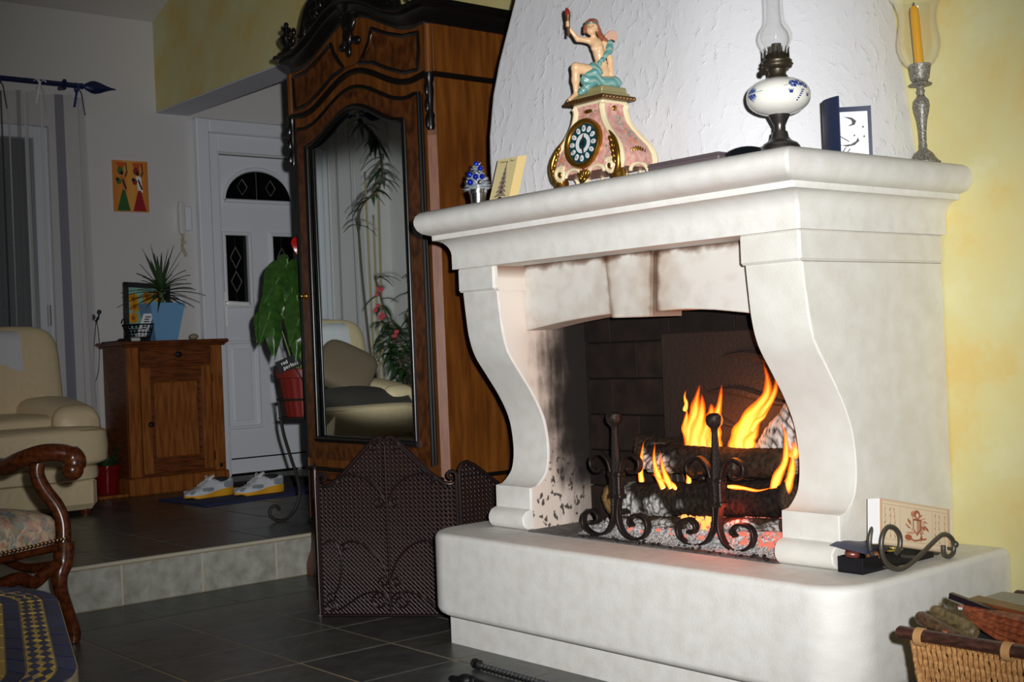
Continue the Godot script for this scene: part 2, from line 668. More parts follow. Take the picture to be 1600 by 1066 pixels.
# ---------------------------------------------------------------- the room
const XW := -7.15      # face of the far white wall
const ZW := -3.036     # face of the yellow wall behind the fireplace
const ZH := -3.31      # face of the yellow wall and header by the hall
const XS := -4.668     # riser of the step
const STEP := 0.17

func build_room() -> void:
	var g := G.new()
	# far wall, with the holes of the window and of the front door
	var wz0 := -2.66; var wz1 := -1.02; var wy := 2.27
	var dz0 := -4.265; var dz1 := -3.695; var dy := 2.185
	for b in [[wz1, 3.2, -0.3, 4.6], [dz1, wz0, -0.3, 4.6], [-5.9, dz0, -0.3, 4.6]]:
		g.box(Vector3(XW - 0.14, (b[2] + b[3]) / 2, (b[0] + b[1]) / 2), Vector3(0.28, b[3] - b[2], b[1] - b[0]))
	g.box(Vector3(XW - 0.14, (wy + 4.6) / 2, (wz0 + wz1) / 2), Vector3(0.28, 4.6 - wy, wz1 - wz0))
	g.box(Vector3(XW - 0.14, (dy + 4.6) / 2, (dz0 + dz1) / 2), Vector3(0.28, 4.6 - dy, dz1 - dz0))
	struct("wall_left", g, M.white_wall)
	# yellow wall: header over the hall opening, the wall behind the armoire, the breast wall behind the fireplace
	g = G.new()
	g.box(Vector3((XW - 4.75) / 2, (2.41 + 5.0) / 2, ZH - 0.1), Vector3(-XW - 4.75, 2.59, 0.2))
	g.box(Vector3((-4.75 - 3.0) / 2, 2.4, ZH - 0.1), Vector3(1.75, 5.2, 0.2))
	struct("wall_back", g, M.yellow_wall)
	g = G.new()
	g.box(Vector3((-3.3 + 2.8) / 2, 2.4, ZW - 0.2), Vector3(6.1, 5.2, 0.4))
	struct("wall_hearth", g, M.yellow_wall)
	g = G.new()
	g.box(Vector3((XW - 4.75) / 2, 2.404, ZH - 0.1), Vector3(-XW - 4.75, 0.008, 0.204))
	struct("trim_1", g, M.soffit)
	# the hall behind the opening
	g = G.new()
	g.box(Vector3((XW - 4.6) / 2, 1.5, -5.75), Vector3(2.75, 3.6, 0.2))
	g.box(Vector3(-4.55, 1.5, -4.6), Vector3(0.2, 3.6, 2.2))
	struct("wall_hall", g, M.white_wall)
	g = G.new()
	g.box(Vector3(2.7, 2.4, 0), Vector3(0.2, 5.2, 6.6))
	struct("wall_right", g, M.white_wall)
	g = G.new()
	g.box(Vector3(-2.2, 2.4, 3.2), Vector3(10.4, 5.2, 0.2))
	struct("wall_front", g, M.white_wall)
	# a shallow return of the white wall beside the window, seen in the armoire's mirror
	g = G.new()
	g.box(Vector3(XW + 0.16, 2.2, 0.6), Vector3(0.32, 4.6, 2.3))
	struct("wall_return", g, M.white_wall)
	# ceiling: rising from the far wall, level above the fireplace, low in the hall
	g = G.new()
	g.prism([Vector2(XW - 0.3, 2.945 - 0.111), Vector2(-3.0, 4.48), Vector2(2.8, 4.48), Vector2(2.8, 4.68), Vector2(-3.05, 4.68), Vector2(XW - 0.3, 3.04)], -3.55, 3.3)
	struct("ceiling", g, M.white_wall)
	g = G.new()
	g.box(Vector3((XW - 4.6) / 2, 2.85, -4.65), Vector3(2.8, 0.16, 2.3))
	struct("ceiling_hall", g, M.white_wall)

func tile_block(parent: Node, x0: float, x1: float, z0: float, z1: float, top: float, nm: String, shared: Array) -> void:
	var w := x1 - x0 - 0.005
	var d := z1 - z0 - 0.005
	var o := MeshInstance3D.new()
	o.name = nm
	if absf(w - 0.325) < 0.0011 and absf(d - 0.325) < 0.0011:
		o.mesh = shared[0]
	else:
		var g := G.new()
		g.box(Vector3.ZERO, Vector3(w, 0.02, d), 0.0025)
		o.mesh = g.mesh()
	o.material_override = M["tile_%d" % (rng.randi() % 4)]
	o.position = Vector3((x0 + x1) / 2, top - 0.01 + rr(-0.0006, 0.0006), (z0 + z1) / 2)
	parent.add_child(o, true)

func build_floors() -> void:
	var shared := []
	var g := G.new()
	g.box(Vector3.ZERO, Vector3(0.325, 0.02, 0.325), 0.0025)
	shared.append(g.mesh())
	# the sitting room's floor
	g = G.new()
	g.box(Vector3((XS + 2.8) / 2, -0.152, 0), Vector3(2.8 - XS, 0.3, 6.8))
	var low := struct("floor", g, M.grout)
	var rest := G.new()
	var xg := []
	for k in 23:
		xg.append(XS + 0.004 + 0.33 * k)
	var zg := []
	for k in 19:
		zg.append(-3.255 + 0.33 * k)
	for i in xg.size() - 1:
		for j in zg.size() - 1:
			var near: bool = xg[i] < -1.3 and zg[j] < -0.5 and xg[i] + 4.7 < 2.4 + (-zg[j]) * 0.9
			if near:
				tile_block(low, xg[i], xg[i + 1], zg[j], zg[j + 1], 0.0, "floor_tile", shared)
			else:
				rest.box(Vector3((xg[i] + xg[i + 1]) / 2, -0.01, (zg[j] + zg[j + 1]) / 2), Vector3(0.325, 0.02, 0.325))
	obj("floor_tile_field", rest, M.tile_1, low).set_meta("kind", "stuff")
	# the raised floor by the window and the hall
	g = G.new()
	g.box(Vector3((XS + XW) / 2 - 0.15, STEP / 2 - 0.0785, -1.2), Vector3(XS - XW + 0.29, STEP + 0.15, 9.0))
	var up := struct("floor_raised", g, M.grout)
	rest = G.new()
	for i in 8:
		for j in range(-8, 19):
			var x1: float = XS - 0.012 - 0.33 * i
			var x0: float = maxf(x1 - 0.33, XW)
			var z0: float = -3.255 + 0.33 * j
			if x1 - x0 < 0.05:
				continue
			if z0 > -4.3 and z0 < -1.0:
				tile_block(up, x0, x1, z0, z0 + 0.33, STEP, "floor_tile", shared)
			else:
				rest.box(Vector3((x0 + x1) / 2, STEP - 0.01, z0 + 0.165), Vector3(x1 - x0 - 0.005, 0.02, 0.325))
	obj("floor_tile_field", rest, M.tile_1, up).set_meta("kind", "stuff")
	for j in range(-1, 12):
		g = G.new()
		g.box(Vector3.ZERO, Vector3(0.012, 0.152, 0.324), 0.002)
		var o := obj("riser_tile", g, M.riser_tile, up)
		o.position = Vector3(XS, 0.077, -3.255 + 0.33 * j + 0.165 - 0.01)
	g = G.new()
	g.box(Vector3(XS - 0.001, 0.078, -1.5), Vector3(0.012, 0.15, 3.8))
	obj("grout_bed", g, M.pale_grout, up)
	g = G.new()
	g.box(Vector3(XS - 0.003, STEP - 0.0075, -0.9), Vector3(0.02, 0.014, 5.0), 0.004)
	obj("nosing", g, M.pale_grout, up)

# ---------------------------------------------------------------- the fireplace
func plan(xl: float, xr: float, zb: float, zf: float, rl: float, r2: float, y: float, n := 8) -> PackedVector3Array:
	var r := PackedVector3Array()
	r.append(Vector3(xl, y, zb))
	for k in n + 1:
		var a := PI / 2 * k / n
		r.append(Vector3(xl + rl - cos(a) * rl, y, zf - rl + sin(a) * rl))
	for k in n + 1:
		var a := PI / 2 * k / n
		r.append(Vector3(xr - r2 + sin(a) * r2, y, zf - r2 + cos(a) * r2))
	r.append(Vector3(xr, y, zb))
	return r

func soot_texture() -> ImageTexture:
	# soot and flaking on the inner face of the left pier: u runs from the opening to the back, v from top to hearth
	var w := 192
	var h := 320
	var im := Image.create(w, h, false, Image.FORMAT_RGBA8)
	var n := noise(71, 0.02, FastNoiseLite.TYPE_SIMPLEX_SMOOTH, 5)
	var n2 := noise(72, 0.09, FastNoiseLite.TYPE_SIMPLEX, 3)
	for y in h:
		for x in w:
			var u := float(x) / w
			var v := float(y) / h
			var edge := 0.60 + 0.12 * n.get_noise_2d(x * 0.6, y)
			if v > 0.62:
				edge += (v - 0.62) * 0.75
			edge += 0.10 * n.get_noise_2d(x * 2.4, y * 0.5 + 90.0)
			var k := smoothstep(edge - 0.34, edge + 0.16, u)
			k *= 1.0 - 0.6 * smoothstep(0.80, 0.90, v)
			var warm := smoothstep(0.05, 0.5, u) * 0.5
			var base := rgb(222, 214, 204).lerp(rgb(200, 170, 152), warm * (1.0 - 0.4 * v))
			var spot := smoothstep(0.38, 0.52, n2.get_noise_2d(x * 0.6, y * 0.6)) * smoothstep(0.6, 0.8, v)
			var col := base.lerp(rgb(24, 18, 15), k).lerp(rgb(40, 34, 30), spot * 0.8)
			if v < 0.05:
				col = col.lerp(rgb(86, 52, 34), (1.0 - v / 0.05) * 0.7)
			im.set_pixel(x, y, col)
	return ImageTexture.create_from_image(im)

func lintel_texture() -> ImageTexture:
	var w := 384
	var h := 88
	var im := Image.create(w, h, false, Image.FORMAT_RGBA8)
	var n := noise(75, 0.03, FastNoiseLite.TYPE_SIMPLEX_SMOOTH, 4)
	for y in h:
		for x in w:
			var u := float(x) / w
			var v := float(y) / h
			var a := n.get_noise_2d(x, y)
			var top := smoothstep(0.10 + 0.10 * a, -0.02, v)
			# joints lie near u = 0.39 and 0.585, leaning
			var j1 := absf(u - lerpf(0.383, 0.402, v))
			var j2 := absf(u - lerpf(0.586, 0.572, v))
			var seam := maxf(smoothstep(0.020 + 0.012 * a, 0.0, j1) * 0.55, smoothstep(0.022 + 0.012 * a, 0.0, j2))
			var haze := maxf(0.0, 1.0 - j1 / 0.10) * 0.42 * (1.0 - 0.3 * v) + maxf(0.0, 1.0 - j2 / 0.13) * 0.5
			haze += 0.25 * smoothstep(0.55, 1.0, v) * float(u < 0.4)
			var col := rgb(222, 218, 212).lerp(rgb(166, 140, 116), clampf(haze + 0.25 * a, 0, 0.85))
			col = col.lerp(rgb(74, 46, 30), clampf(top * 0.85 + seam * 0.8, 0, 0.95))
			im.set_pixel(x, y, col)
	return ImageTexture.create_from_image(im)

func pier_profile() -> Array:
	# (z, y): the console's front, from the hearth up, then the back
	var base := []
	for k in 9:
		var a := -PI / 2 + PI * k / 8.0
		base.append(Vector2(-2.532 + cos(a) * 0.030, 0.385 + sin(a) * 0.031))
	base.append(Vector2(-2.536, 0.418))
	base.append(Vector2(-2.537, 0.484))
	base.append(Vector2(-2.562, 0.487))
	base += curve([Vector2(-2.577, 0.497), Vector2(-2.604, 0.527), Vector2(-2.615, 0.576), Vector2(-2.613, 0.634), Vector2(-2.600, 0.695), Vector2(-2.566, 0.762), Vector2(-2.517, 0.832), Vector2(-2.474, 0.894), Vector2(-2.453, 0.957), Vector2(-2.444, 1.03), Vector2(-2.438, 1.092)], 4)
	return base

func build_fireplace() -> void:
	var f := thing("fireplace", "large white limestone fireplace with a scrolled surround, plaster hood and raised stone hearth", "fireplace", Vector3(-2.47, 0, -2.7))
	var g := G.new()
	g.loft([plan(-3.207, -1.735, ZW + 0.002, -2.392, 0.012, 0.08, 0.0), plan(-3.207, -1.735, ZW + 0.002, -2.392, 0.012, 0.08, 0.1)])
	objw("plinth", g, M.stone, f)
	g = G.new()
	g.crease = 0.5
	var rings := []
	for q in [[0.095, 0.035], [0.0975, 0.016], [0.106, 0.005], [0.12, 0.0], [0.335, 0.0], [0.344, 0.003], [0.350, 0.008], [0.353, 0.018]]:
		rings.append(plan(-3.265 + q[1], -1.68 - q[1], ZW + 0.002, -2.334 - q[1], 0.12, 0.115, q[0], 10))
	g.loft(rings)
	objw("hearth_bench", g, M.stone, f)
	# piers: the same scrolled console left and right
	var prof := pier_profile()
	for s in [[-3.128, -2.960], [-2.006, -1.833]]:
		var poly := prof.duplicate()
		poly.append(Vector2(ZW + 0.002, 1.092))
		poly.append(Vector2(ZW + 0.002, 0.353))
		g = G.new()
		g.crease = 0.6
		# xy of the prism are (z, y) of the room; its depth runs along x
		g.prism(poly, s[0], s[1], Transform3D(Basis(Vector3(0, 0, 1), Vector3(0, 1, 0), Vector3(1, 0, 0)), Vector3.ZERO), 0.004)
		var p := objw("pier", g, M.stone if s[0] < -2.5 else M.stone_side, f)
		g = G.new()
		g.box(Vector3((s[0] + s[1]) / 2, 1.1295, (-2.424 + ZW) / 2), Vector3(s[1] - s[0] + 0.008, 0.075, -2.424 - ZW), 0.006)
		objw("capital", g, M.stone if s[0] < -2.5 else M.stone_side, f, p)
	# sooted lining on the inner face of the left pier
	g = G.new()
	var lin := prof.slice(9)
	for k in lin.size() - 1:
		var a: Vector2 = lin[k]
		var b: Vector2 = lin[k + 1]
		var x := -2.9592
		var uvf := func(z: float, y: float) -> Vector2: return Vector2(clampf((-2.44 - z) / 0.36, 0, 1), clampf((1.165 - y) / 0.81, 0, 1))
		g.quad(Vector3(x, a.y, a.x - 0.008), Vector3(x, a.y, -2.812), Vector3(x, b.y, -2.812), Vector3(x, b.y, b.x - 0.008), uvf.call(a.x, a.y), uvf.call(-2.8, a.y), uvf.call(-2.8, b.y), uvf.call(b.x, b.y))
	var yl: float = lin[0].y
	g.quad(Vector3(-2.9592, 0.356, -2.545), Vector3(-2.9592, 0.356, -2.812), Vector3(-2.9592, yl, -2.812), Vector3(-2.9592, yl, -2.545), Vector2(0.28, 1), Vector2(1, 1), Vector2(1, 0.92), Vector2(0.28, 0.92))
	g.quad(Vector3(-2.9552, 1.088, -2.44), Vector3(-2.9552, 1.088, -2.8), Vector3(-2.9552, 1.164, -2.8), Vector3(-2.9552, 1.164, -2.44), Vector2(0, 0.1), Vector2(1, 0.1), Vector2(1, 0), Vector2(0, 0))
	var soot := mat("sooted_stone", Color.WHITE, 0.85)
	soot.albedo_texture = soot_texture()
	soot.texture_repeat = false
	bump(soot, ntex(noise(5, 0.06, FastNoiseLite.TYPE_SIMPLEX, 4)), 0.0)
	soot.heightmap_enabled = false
	objw("sooted_lining", g, soot, f, null, "inner face of the left pier, streaked black with soot")
	# mantel: one moulded profile run along the front and round the right end to the wall
	var mp := [Vector2(0, 1.165), Vector2(0, 1.205)]
	for k in 7:
		var a := PI / 2 * k / 6
		mp.append(Vector2(0.062 - cos(a) * 0.062, 1.207 + sin(a) * 0.045))
	mp += [Vector2(0.073, 1.2525), Vector2(0.074, 1.2675), Vector2(0.088, 1.269), Vector2(0.112, 1.273), Vector2(0.13, 1.283), Vector2(0.140, 1.298), Vector2(0.141, 1.311), Vector2(0.134, 1.325), Vector2(0.118, 1.336), Vector2(0.095, 1.342), Vector2(0.06, 1.345)]
	g = G.new()
	g.crease = 0.8
	rings = []
	var zf := -2.410
	var xr := -1.818
	for q in mp:
		var e: float = q.x * 0.58
		var ring := PackedVector3Array([Vector3(-3.139, q.y, ZW + 0.002), Vector3(-3.139, q.y, zf + q.x)])
		var rc := 0.008
		for k in 5:
			var a := PI / 2 * k / 4
			ring.append(Vector3(xr + e - rc + sin(a) * rc, q.y, zf + q.x - rc + cos(a) * rc))
		ring.append(Vector3(xr + e, q.y, ZW + 0.002))
		rings.append(ring)
	g.loft(rings)
	objw("mantel_shelf", g, M.stone, f)
	# lintel of three stones under the mantel, browned by smoke along joints and top edge
	var top := 1.166
	var lm := mat("smoked_lintel", Color.WHITE, 0.7)
	lm.albedo_texture = lintel_texture()
	lm.texture_repeat = false
	for q in [["lintel_stone", [Vector2(-2.96, top), Vector2(-2.96, 0.965), Vector2(-2.91, 0.9715), Vector2(-2.86, 0.978), Vector2(-2.79, 0.986), Vector2(-2.72, 0.992), Vector2(-2.65, 0.997), Vector2(-2.578, 1.0), Vector2(-2.594, top)], -2.546],
		["keystone", [Vector2(-2.592, top), Vector2(-2.5745, 0.988), Vector2(-2.4175, 0.985), Vector2(-2.404, top)], -2.537],
		["lintel_stone", [Vector2(-2.396, top), Vector2(-2.409, 0.999), Vector2(-2.30, 1.0), Vector2(-2.2, 0.993), Vector2(-2.1, 0.981), Vector2(-2.006, 0.967), Vector2(-2.006, top)], -2.543]]:
		g = G.new()
		g.prism(q[1], -2.66, q[2], Transform3D.IDENTITY, 0.003)
		for k in g.u.size():
			g.u[k] = Vector2((g.u[k].x + 2.96) / 0.956, (top - g.u[k].y) / 0.204)
		objw(q[0], g, lm, f)
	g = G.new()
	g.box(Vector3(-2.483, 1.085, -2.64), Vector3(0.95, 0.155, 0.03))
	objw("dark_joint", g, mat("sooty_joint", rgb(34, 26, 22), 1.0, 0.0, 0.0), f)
	# firebox: brick back and side, brick hearth, closed above and behind
	g = G.new()
	g.box(Vector3(-2.483, 0.74, -2.92), Vector3(0.952, 0.82, 0.23))
	g.box(Vector3(-2.483, 1.13, -2.78), Vector3(0.952, 0.06, 0.26))
	var mortar := mat("sooty_mortar", rgb(26, 23, 21), 1.0, 0.0, 0.0)
	var fb := objw("firebox", g, mortar, f)
	var fb_mats := []
	for k in 3:
		var m := mat("firebrick_%d" % k, Color.WHITE, 0.8, 0.0, 0.3)
		tri_tex(m, ntex(noise(80 + k, 0.02, FastNoiseLite.TYPE_SIMPLEX_SMOOTH, 4), [[0.1, rgb(26, 20, 18)], [0.9, [rgb(40, 30, 26), rgb(34, 27, 24), rgb(45, 33, 28)][k]]], 256), Vector3(2, 2, 2))
		fb_mats.append(m)
	var row := 0
	var y := 0.356
	while y < 1.10:
		var h := minf(0.112, 1.1 - y)
		var x := -2.959 - (0.13 if row % 2 else 0.02)
		while x < -2.007:
			var a := maxf(x, -2.959)
			var b := minf(x + 0.25, -2.007)
			if b - a > 0.015:
				g = G.new()
				g.box(Vector3((a + b) / 2, y + h / 2, -2.800 + rr(-0.0015, 0.0015)), Vector3(b - a - 0.004, h - 0.004, 0.02), 0.0015)
				objw("firebrick", g, fb_mats[rng.randi() % 3], f, fb)
			x += 0.25
		y += 0.1125
		row += 1
	# hearth of narrow bricks
	var hm := mat("hearth_brick", Color.WHITE, 0.6)
	tri_tex(hm, ntex(noise(88, 0.02), [[0.2, rgb(66, 64, 64)], [0.8, rgb(110, 106, 104)]], 256), Vector3(4, 4, 4))
	for i in 5:
		for j in 3:
			g = G.new()
			g.box(Vector3(-2.954 + 0.19 * (i + 0.5), 0.3545, -2.512 - 0.092 * (j + 0.5)), Vector3(0.186, 0.006, 0.088), 0.002)
			objw("hearth_brick", g, hm, f, fb)
	# cast iron fireback with a wavy relief
	g = G.new()
	g.box(Vector3(-2.315, 0.65, -2.772), Vector3(0.57, 0.585, 0.03), 0.006)
	var cast := mat("cast_iron", rgb(47, 36, 31), 0.55, 0.2)
	bump(cast, ntex(noise(61, 0.05), [], 256), 0.15)
	cast.uv1_triplanar = true
	cast.uv1_scale = Vector3(5, 5, 5)
	var plate := objw("fireback", g, cast, f)
	g = G.new()
	for w in [[-2.36, -2.07, 0.865, 0.016], [-2.42, -2.12, 0.765, 0.016], [-2.50, -2.3, 0.70, 0.012], [-2.55, -2.36, 0.635, 0.012]]:
		var pts := []
		for k in 13:
			var t := k / 12.0
			pts.append(Vector3(lerpf(w[0], w[1], t), w[2] - 0.02 * t + 0.012 * sin(t * 5.0), -2.757))
		var rad := []
		for k in 13:
			rad.append(w[3] * (0.25 + 0.75 * sin(PI * k / 12.0)))
		g.tube(pts, rad, 8)
	for k in 7:
		var pts := []
		for j in 8:
			var t := j / 7.0
			pts.append(Vector3(-2.58 + 0.025 * k + 0.03 * t * t, 0.62 - 0.25 * t, -2.757))
		g.tube(pts, 0.006, 6)
	objw("relief", g, cast, f, plate)
	# hood
	g = G.new()
	g.crease = 0.5
	var hy := [1.346, 1.392, 1.516, 1.59, 1.726, 1.828, 1.911, 2.034, 2.4, 3.2, 4.5]
	var hl := [-3.118, -3.128, -3.137, -3.146, -3.150, -3.138, -3.124, -3.103, -3.03, -2.9, -2.8]
	var hz := [-2.555, -2.56, -2.565, -2.575, -2.60, -2.62, -2.64, -2.67, -2.74, -2.83, -2.86]
	var hr := [-1.893, -1.897, -1.912, -1.921, -1.938, -1.95, -1.96, -1.975, -2.03, -2.12, -2.2]
	rings = []
	for k in hy.size():
		var ring := PackedVector3Array([Vector3(hl[k], hy[k], ZW + 0.002)])
		var zz: float = hz[k]
		for j in 5:
			var a := PI / 2 * j / 4
			ring.append(Vector3(hl[k] + 0.025 - cos(a) * 0.025, hy[k], zz - 0.025 + sin(a) * 0.025))
		var rx := 0.42
		var rz := (zz - ZW) * 0.92
		for j in 13:
			var a := PI / 2 * j / 12
			ring.append(Vector3(hr[k] - rx + sin(a) * rx, hy[k], zz - rz + cos(a) * rz))
		ring.append(Vector3(hr[k], hy[k], ZW + 0.002))
		rings.append(ring)
	g.loft(rings)
	objw("hood", g, M.hood_plaster, f)

# ---------------------------------------------------------------- the mirrored armoire
func bow(dx: float, w: float) -> float:
	return 0.5 + 0.5 * cos(PI * minf(absf(dx) / w, 1.0))

func bow_line(x0: float, x1: float, cx: float, y0: float, a: float, w: float, n: int, z: float) -> Array:
	var out := []
	for k in n + 1:
		var x := lerpf(x0, x1, float(k) / n)
		var e := maxf(0.0, absf(x - cx) - w) * 0.12
		out.append(Vector3(x, y0 + a * bow(x - cx, w) + e, z))
	return out

func sweep(g: G, path: Array, outs: Array, prof: Array) -> void:
	var rings := []
	for q in prof:
		var r := PackedVector3Array()
		for k in path.size():
			r.append(path[k] + outs[k] * q.x + Vector3(0, q.y, 0))
		rings.append(r)
	g.loft(rings, false, false)

func spiral(c: Vector3, r0: float, r1: float, a0: float, turns: float, n: int, ex: Vector3, ey: Vector3) -> Array:
	var out := []
	for k in n + 1:
		var t := float(k) / n
		var a := a0 + TAU * turns * t
		var r := lerpf(r0, r1, t)
		out.append(c + ex * cos(a) * r + ey * sin(a) * r)
	return out

func build_armoire() -> void:
	var cx := -4.183
	var zf := -2.765
	var xl := -4.663
	var xr := -3.69
	var f := thing("armoire", "tall walnut armoire with black mouldings, carved black crest and one arched mirror door", "armoire", Vector3(cx, 0, -3.03))
	var g := G.new()
	var ch := 0.024
	# body with chamfered front corners
	var pl := [Vector2(xl, -3.3), Vector2(xl, zf - ch), Vector2(xl + ch, zf), Vector2(xr - ch, zf), Vector2(xr, zf - ch), Vector2(xr, -3.3)]
	var lay := func(y: float, e: float) -> PackedVector3Array:
		var r := PackedVector3Array()
		for q in pl:
			r.append(Vector3(q.x + (-e * 0.1 if q.x < cx else e), y, q.y + (0.0 if q.y < -3.0 else e)))
		return r
	g.crease = 0.9
	g.loft([lay.call(0.15, 0.0), lay.call(2.13, 0.0)])
	objw("body", g, M.veneer, f)
	g = G.new()
	g.crease = 0.9
	g.loft([lay.call(0.0, 0.03), lay.call(0.05, 0.03), lay.call(0.075, 0.022), lay.call(0.10, 0.010), lay.call(0.14, 0.004), lay.call(0.17, 0.004)])
	objw("base_moulding", g, M.burl, f)
	# lighter strips on the chamfers
	g = G.new()
	for s in [-1.0, 1.0]:
		var x: float = xr - ch / 2 if s > 0 else xl + ch / 2
		g = G.new()
		g.box(Vector3(x, 0.97, zf - ch / 2 + 0.001), Vector3(0.036, 1.46, 0.006), 0.001, Basis(Vector3.UP, s * PI / 4))
		objw("chamfer_strip", g, M.pale_strip, f)
	# drawer between two black mouldings
	g = G.new()
	g.box(Vector3(cx, 0.338, zf + 0.003), Vector3(0.86, 0.19, 0.014), 0.004)
	var dr := objw("drawer", g, M.burl, f)
	g = G.new()
	for b in [[cx, 0.405, 0.74, 0.008], [cx, 0.268, 0.74, 0.008]]:
		g.box(Vector3(b[0], b[1], zf + 0.012), Vector3(b[2], b[3], 0.008), 0.002)
	for sx in [-0.37, 0.37]:
		g.box(Vector3(cx + sx, 0.3365, zf + 0.012), Vector3(0.008, 0.145, 0.008), 0.002)
	objw("drawer_moulding", g, M.ebony, f, dr)
	g = G.new()
	for y in [0.221, 0.447]:
		g.box(Vector3((xl + xr) / 2, y, zf + 0.002), Vector3(xr - xl - 0.03, 0.018, 0.022), 0.005)
		g.box(Vector3(xr + 0.001, y, -3.04), Vector3(0.012, 0.016, 0.5), 0.004)
	objw("lower_moulding", g, M.ebony, f)
	# door: stiles, rail and an arched top rail round the mirror
	var dl := -4.617
	var dr2 := -3.745
	var gl := -4.530
	var gr := -3.838
	g = G.new()
	g.box(Vector3((dl + gl) / 2, 1.1745, zf + 0.004), Vector3(gl - dl, 1.2, 0.020))
	g.box(Vector3((dr2 + gr) / 2, 1.1745, zf + 0.004), Vector3(dr2 - gr, 1.2, 0.020))
	g.box(Vector3(cx, 0.532, zf + 0.004), Vector3(dr2 - dl, 0.084, 0.020))
	var up := bow_line(dl, dr2, cx, 1.853, 0.104, 0.37, 40, 0)
	var lo := bow_line(gl, gr, cx, 1.775, 0.105, 0.345, 40, 0)
	var poly := []
	for q in up:
		poly.append(Vector2(q.x, q.y))
	poly.append(Vector2(dr2, 1.7748))
	lo.reverse()
	for q in lo:
		poly.append(Vector2(q.x, q.y))
	poly.append(Vector2(dl, 1.7748))
	g.prism(poly, zf - 0.006, zf + 0.014)
	var door := objw("door", g, M.burl, f)
	lo.reverse()
	# mirror
	poly = [Vector2(gl, 0.57), Vector2(gr, 0.57)]
	lo.reverse()
	for q in lo:
		poly.append(Vector2(q.x, q.y))
	lo.reverse()
	g = G.new()
	g.prism(poly, zf + 0.0005, zf + 0.0035)
	objw("mirror_glass", g, M.mirror, f, door)
	# black frame of the mirror
	g = G.new()
	g.crease = 0.6
	var fp := [Vector3(gl, 0.575, zf + 0.016)]
	for q in lo:
		fp.append(Vector3(q.x, q.y, zf + 0.016))
	fp.append(Vector3(gr, 0.575, zf + 0.016))
	g.tube(fp, 0.0125, 8)
	g.tube([Vector3(gl - 0.012, 0.573, zf + 0.016), Vector3(gr + 0.012, 0.573, zf + 0.016)], 0.014, 8)
	g.ball(Vector3(cx + 0.02, 1.868, zf + 0.012), Vector3(0.06, 0.016, 0.008))
	objw("mirror_frame", g, M.ebony, f, door)
	g = G.new()
	var dp := [Vector3(dl, 0.495, zf + 0.012)]
	for q in up:
		dp.append(Vector3(q.x, q.y, zf + 0.012))
	dp.append(Vector3(dr2, 0.495, zf + 0.012))
	g.tube(dp, 0.0085, 8)
	objw("door_moulding", g, M.ebony, f, door)
	g = G.new()
	g.ball(Vector3(-4.588, 1.163, zf + 0.016), Vector3(0.013, 0.016, 0.006))
	g.ball(Vector3(-4.588, 1.163, zf + 0.03), Vector3(0.009, 0.009, 0.012))
	objw("key", g, M.brass, f, door, "small brass key in its escutcheon")
	for x in [dr2 + 0.012, dl - 0.012]:
		g = G.new()
		g.tube([Vector3(x, 0.5, zf + 0.008), Vector3(x, 1.85, zf + 0.008)], 0.006, 8)
		objw("door_bead", g, M.ebony, f)
	# the arched middle moulding that parts door and frieze
	g = G.new()
	g.tube(bow_line(xl + 0.01, xr - 0.01, cx, 1.912, 0.107, 0.39, 48, zf + 0.006), 0.012, 8)
	g.tube([Vector3(xr - 0.01, 1.92, zf + 0.004), Vector3(xr + 0.004, 1.92, zf - 0.02), Vector3(xr + 0.004, 1.92, -3.29)], 0.011, 8)
	objw("middle_moulding", g, M.ebony, f)
	# frieze board with its bowed top
	poly = []
	for q in bow_line(xl + 0.012, xr - 0.012, cx, 2.10, 0.125, 0.42, 40, 0):
		poly.append(Vector2(q.x, q.y))
	poly.append(Vector2(xr - 0.012, 1.91))
	lo = bow_line(xl + 0.012, xr - 0.012, cx, 1.905, 0.107, 0.39, 40, 0)
	lo.reverse()
	for q in lo:
		poly.append(Vector2(q.x, q.y))
	g = G.new()
	g.prism(poly, zf - 0.02, zf + 0.004)
	var fr := objw("frieze", g, M.veneer, f)
	for s in [1.0, -1.0]:
		var pts := []
		for q in [Vector2(0.145, 2.158), Vector2(0.24, 2.119), Vector2(0.35, 2.085), Vector2(0.443, 2.079), Vector2(0.443, 2.01), Vector2(0.436, 1.944), Vector2(0.345, 1.950), Vector2(0.25, 1.983), Vector2(0.146, 2.027), Vector2(0.05, 2.045), Vector2(0.085, 2.07), Vector2(0.125, 2.115), Vector2(0.145, 2.158)]:
			pts.append(Vector3(cx + s * q.x, q.y, zf + 0.006))
		g = G.new()
		var pv := []
		for q in pts:
			pv.append(Vector2(q.x, q.y))
		pv.pop_back()
		g.prism(pv, zf, zf + 0.0055)
		var pn := objw("frieze_panel", g, M.burl, f, fr)
		g = G.new()
		g.tube(pts, 0.0085, 6)
		objw("panel_moulding", g, M.ebony, f)
	# cornice, bowed over the front and returned along the side
	var path := [Vector3(xl, 2.108, -3.3), Vector3(xl, 2.108, zf - 0.03)]
	var outs := [Vector3(-1, 0, 0), Vector3(-1, 0, 0)]
	path.append(Vector3(xl + 0.02, 2.108, zf))
	outs.append(Vector3(-1, 0, 1))
	for q in bow_line(xl + 0.05, xr - 0.05, cx, 2.104, 0.125, 0.42, 40, zf):
		path.append(q)
		outs.append(Vector3(0, 0, 1))
	path += [Vector3(xr - 0.02, 2.108, zf), Vector3(xr, 2.108, zf - 0.03), Vector3(xr, 2.108, -3.3)]
	outs += [Vector3(1, 0, 1), Vector3(1, 0, 0), Vector3(1, 0, 0)]
	g = G.new()
	g.crease = 0.7
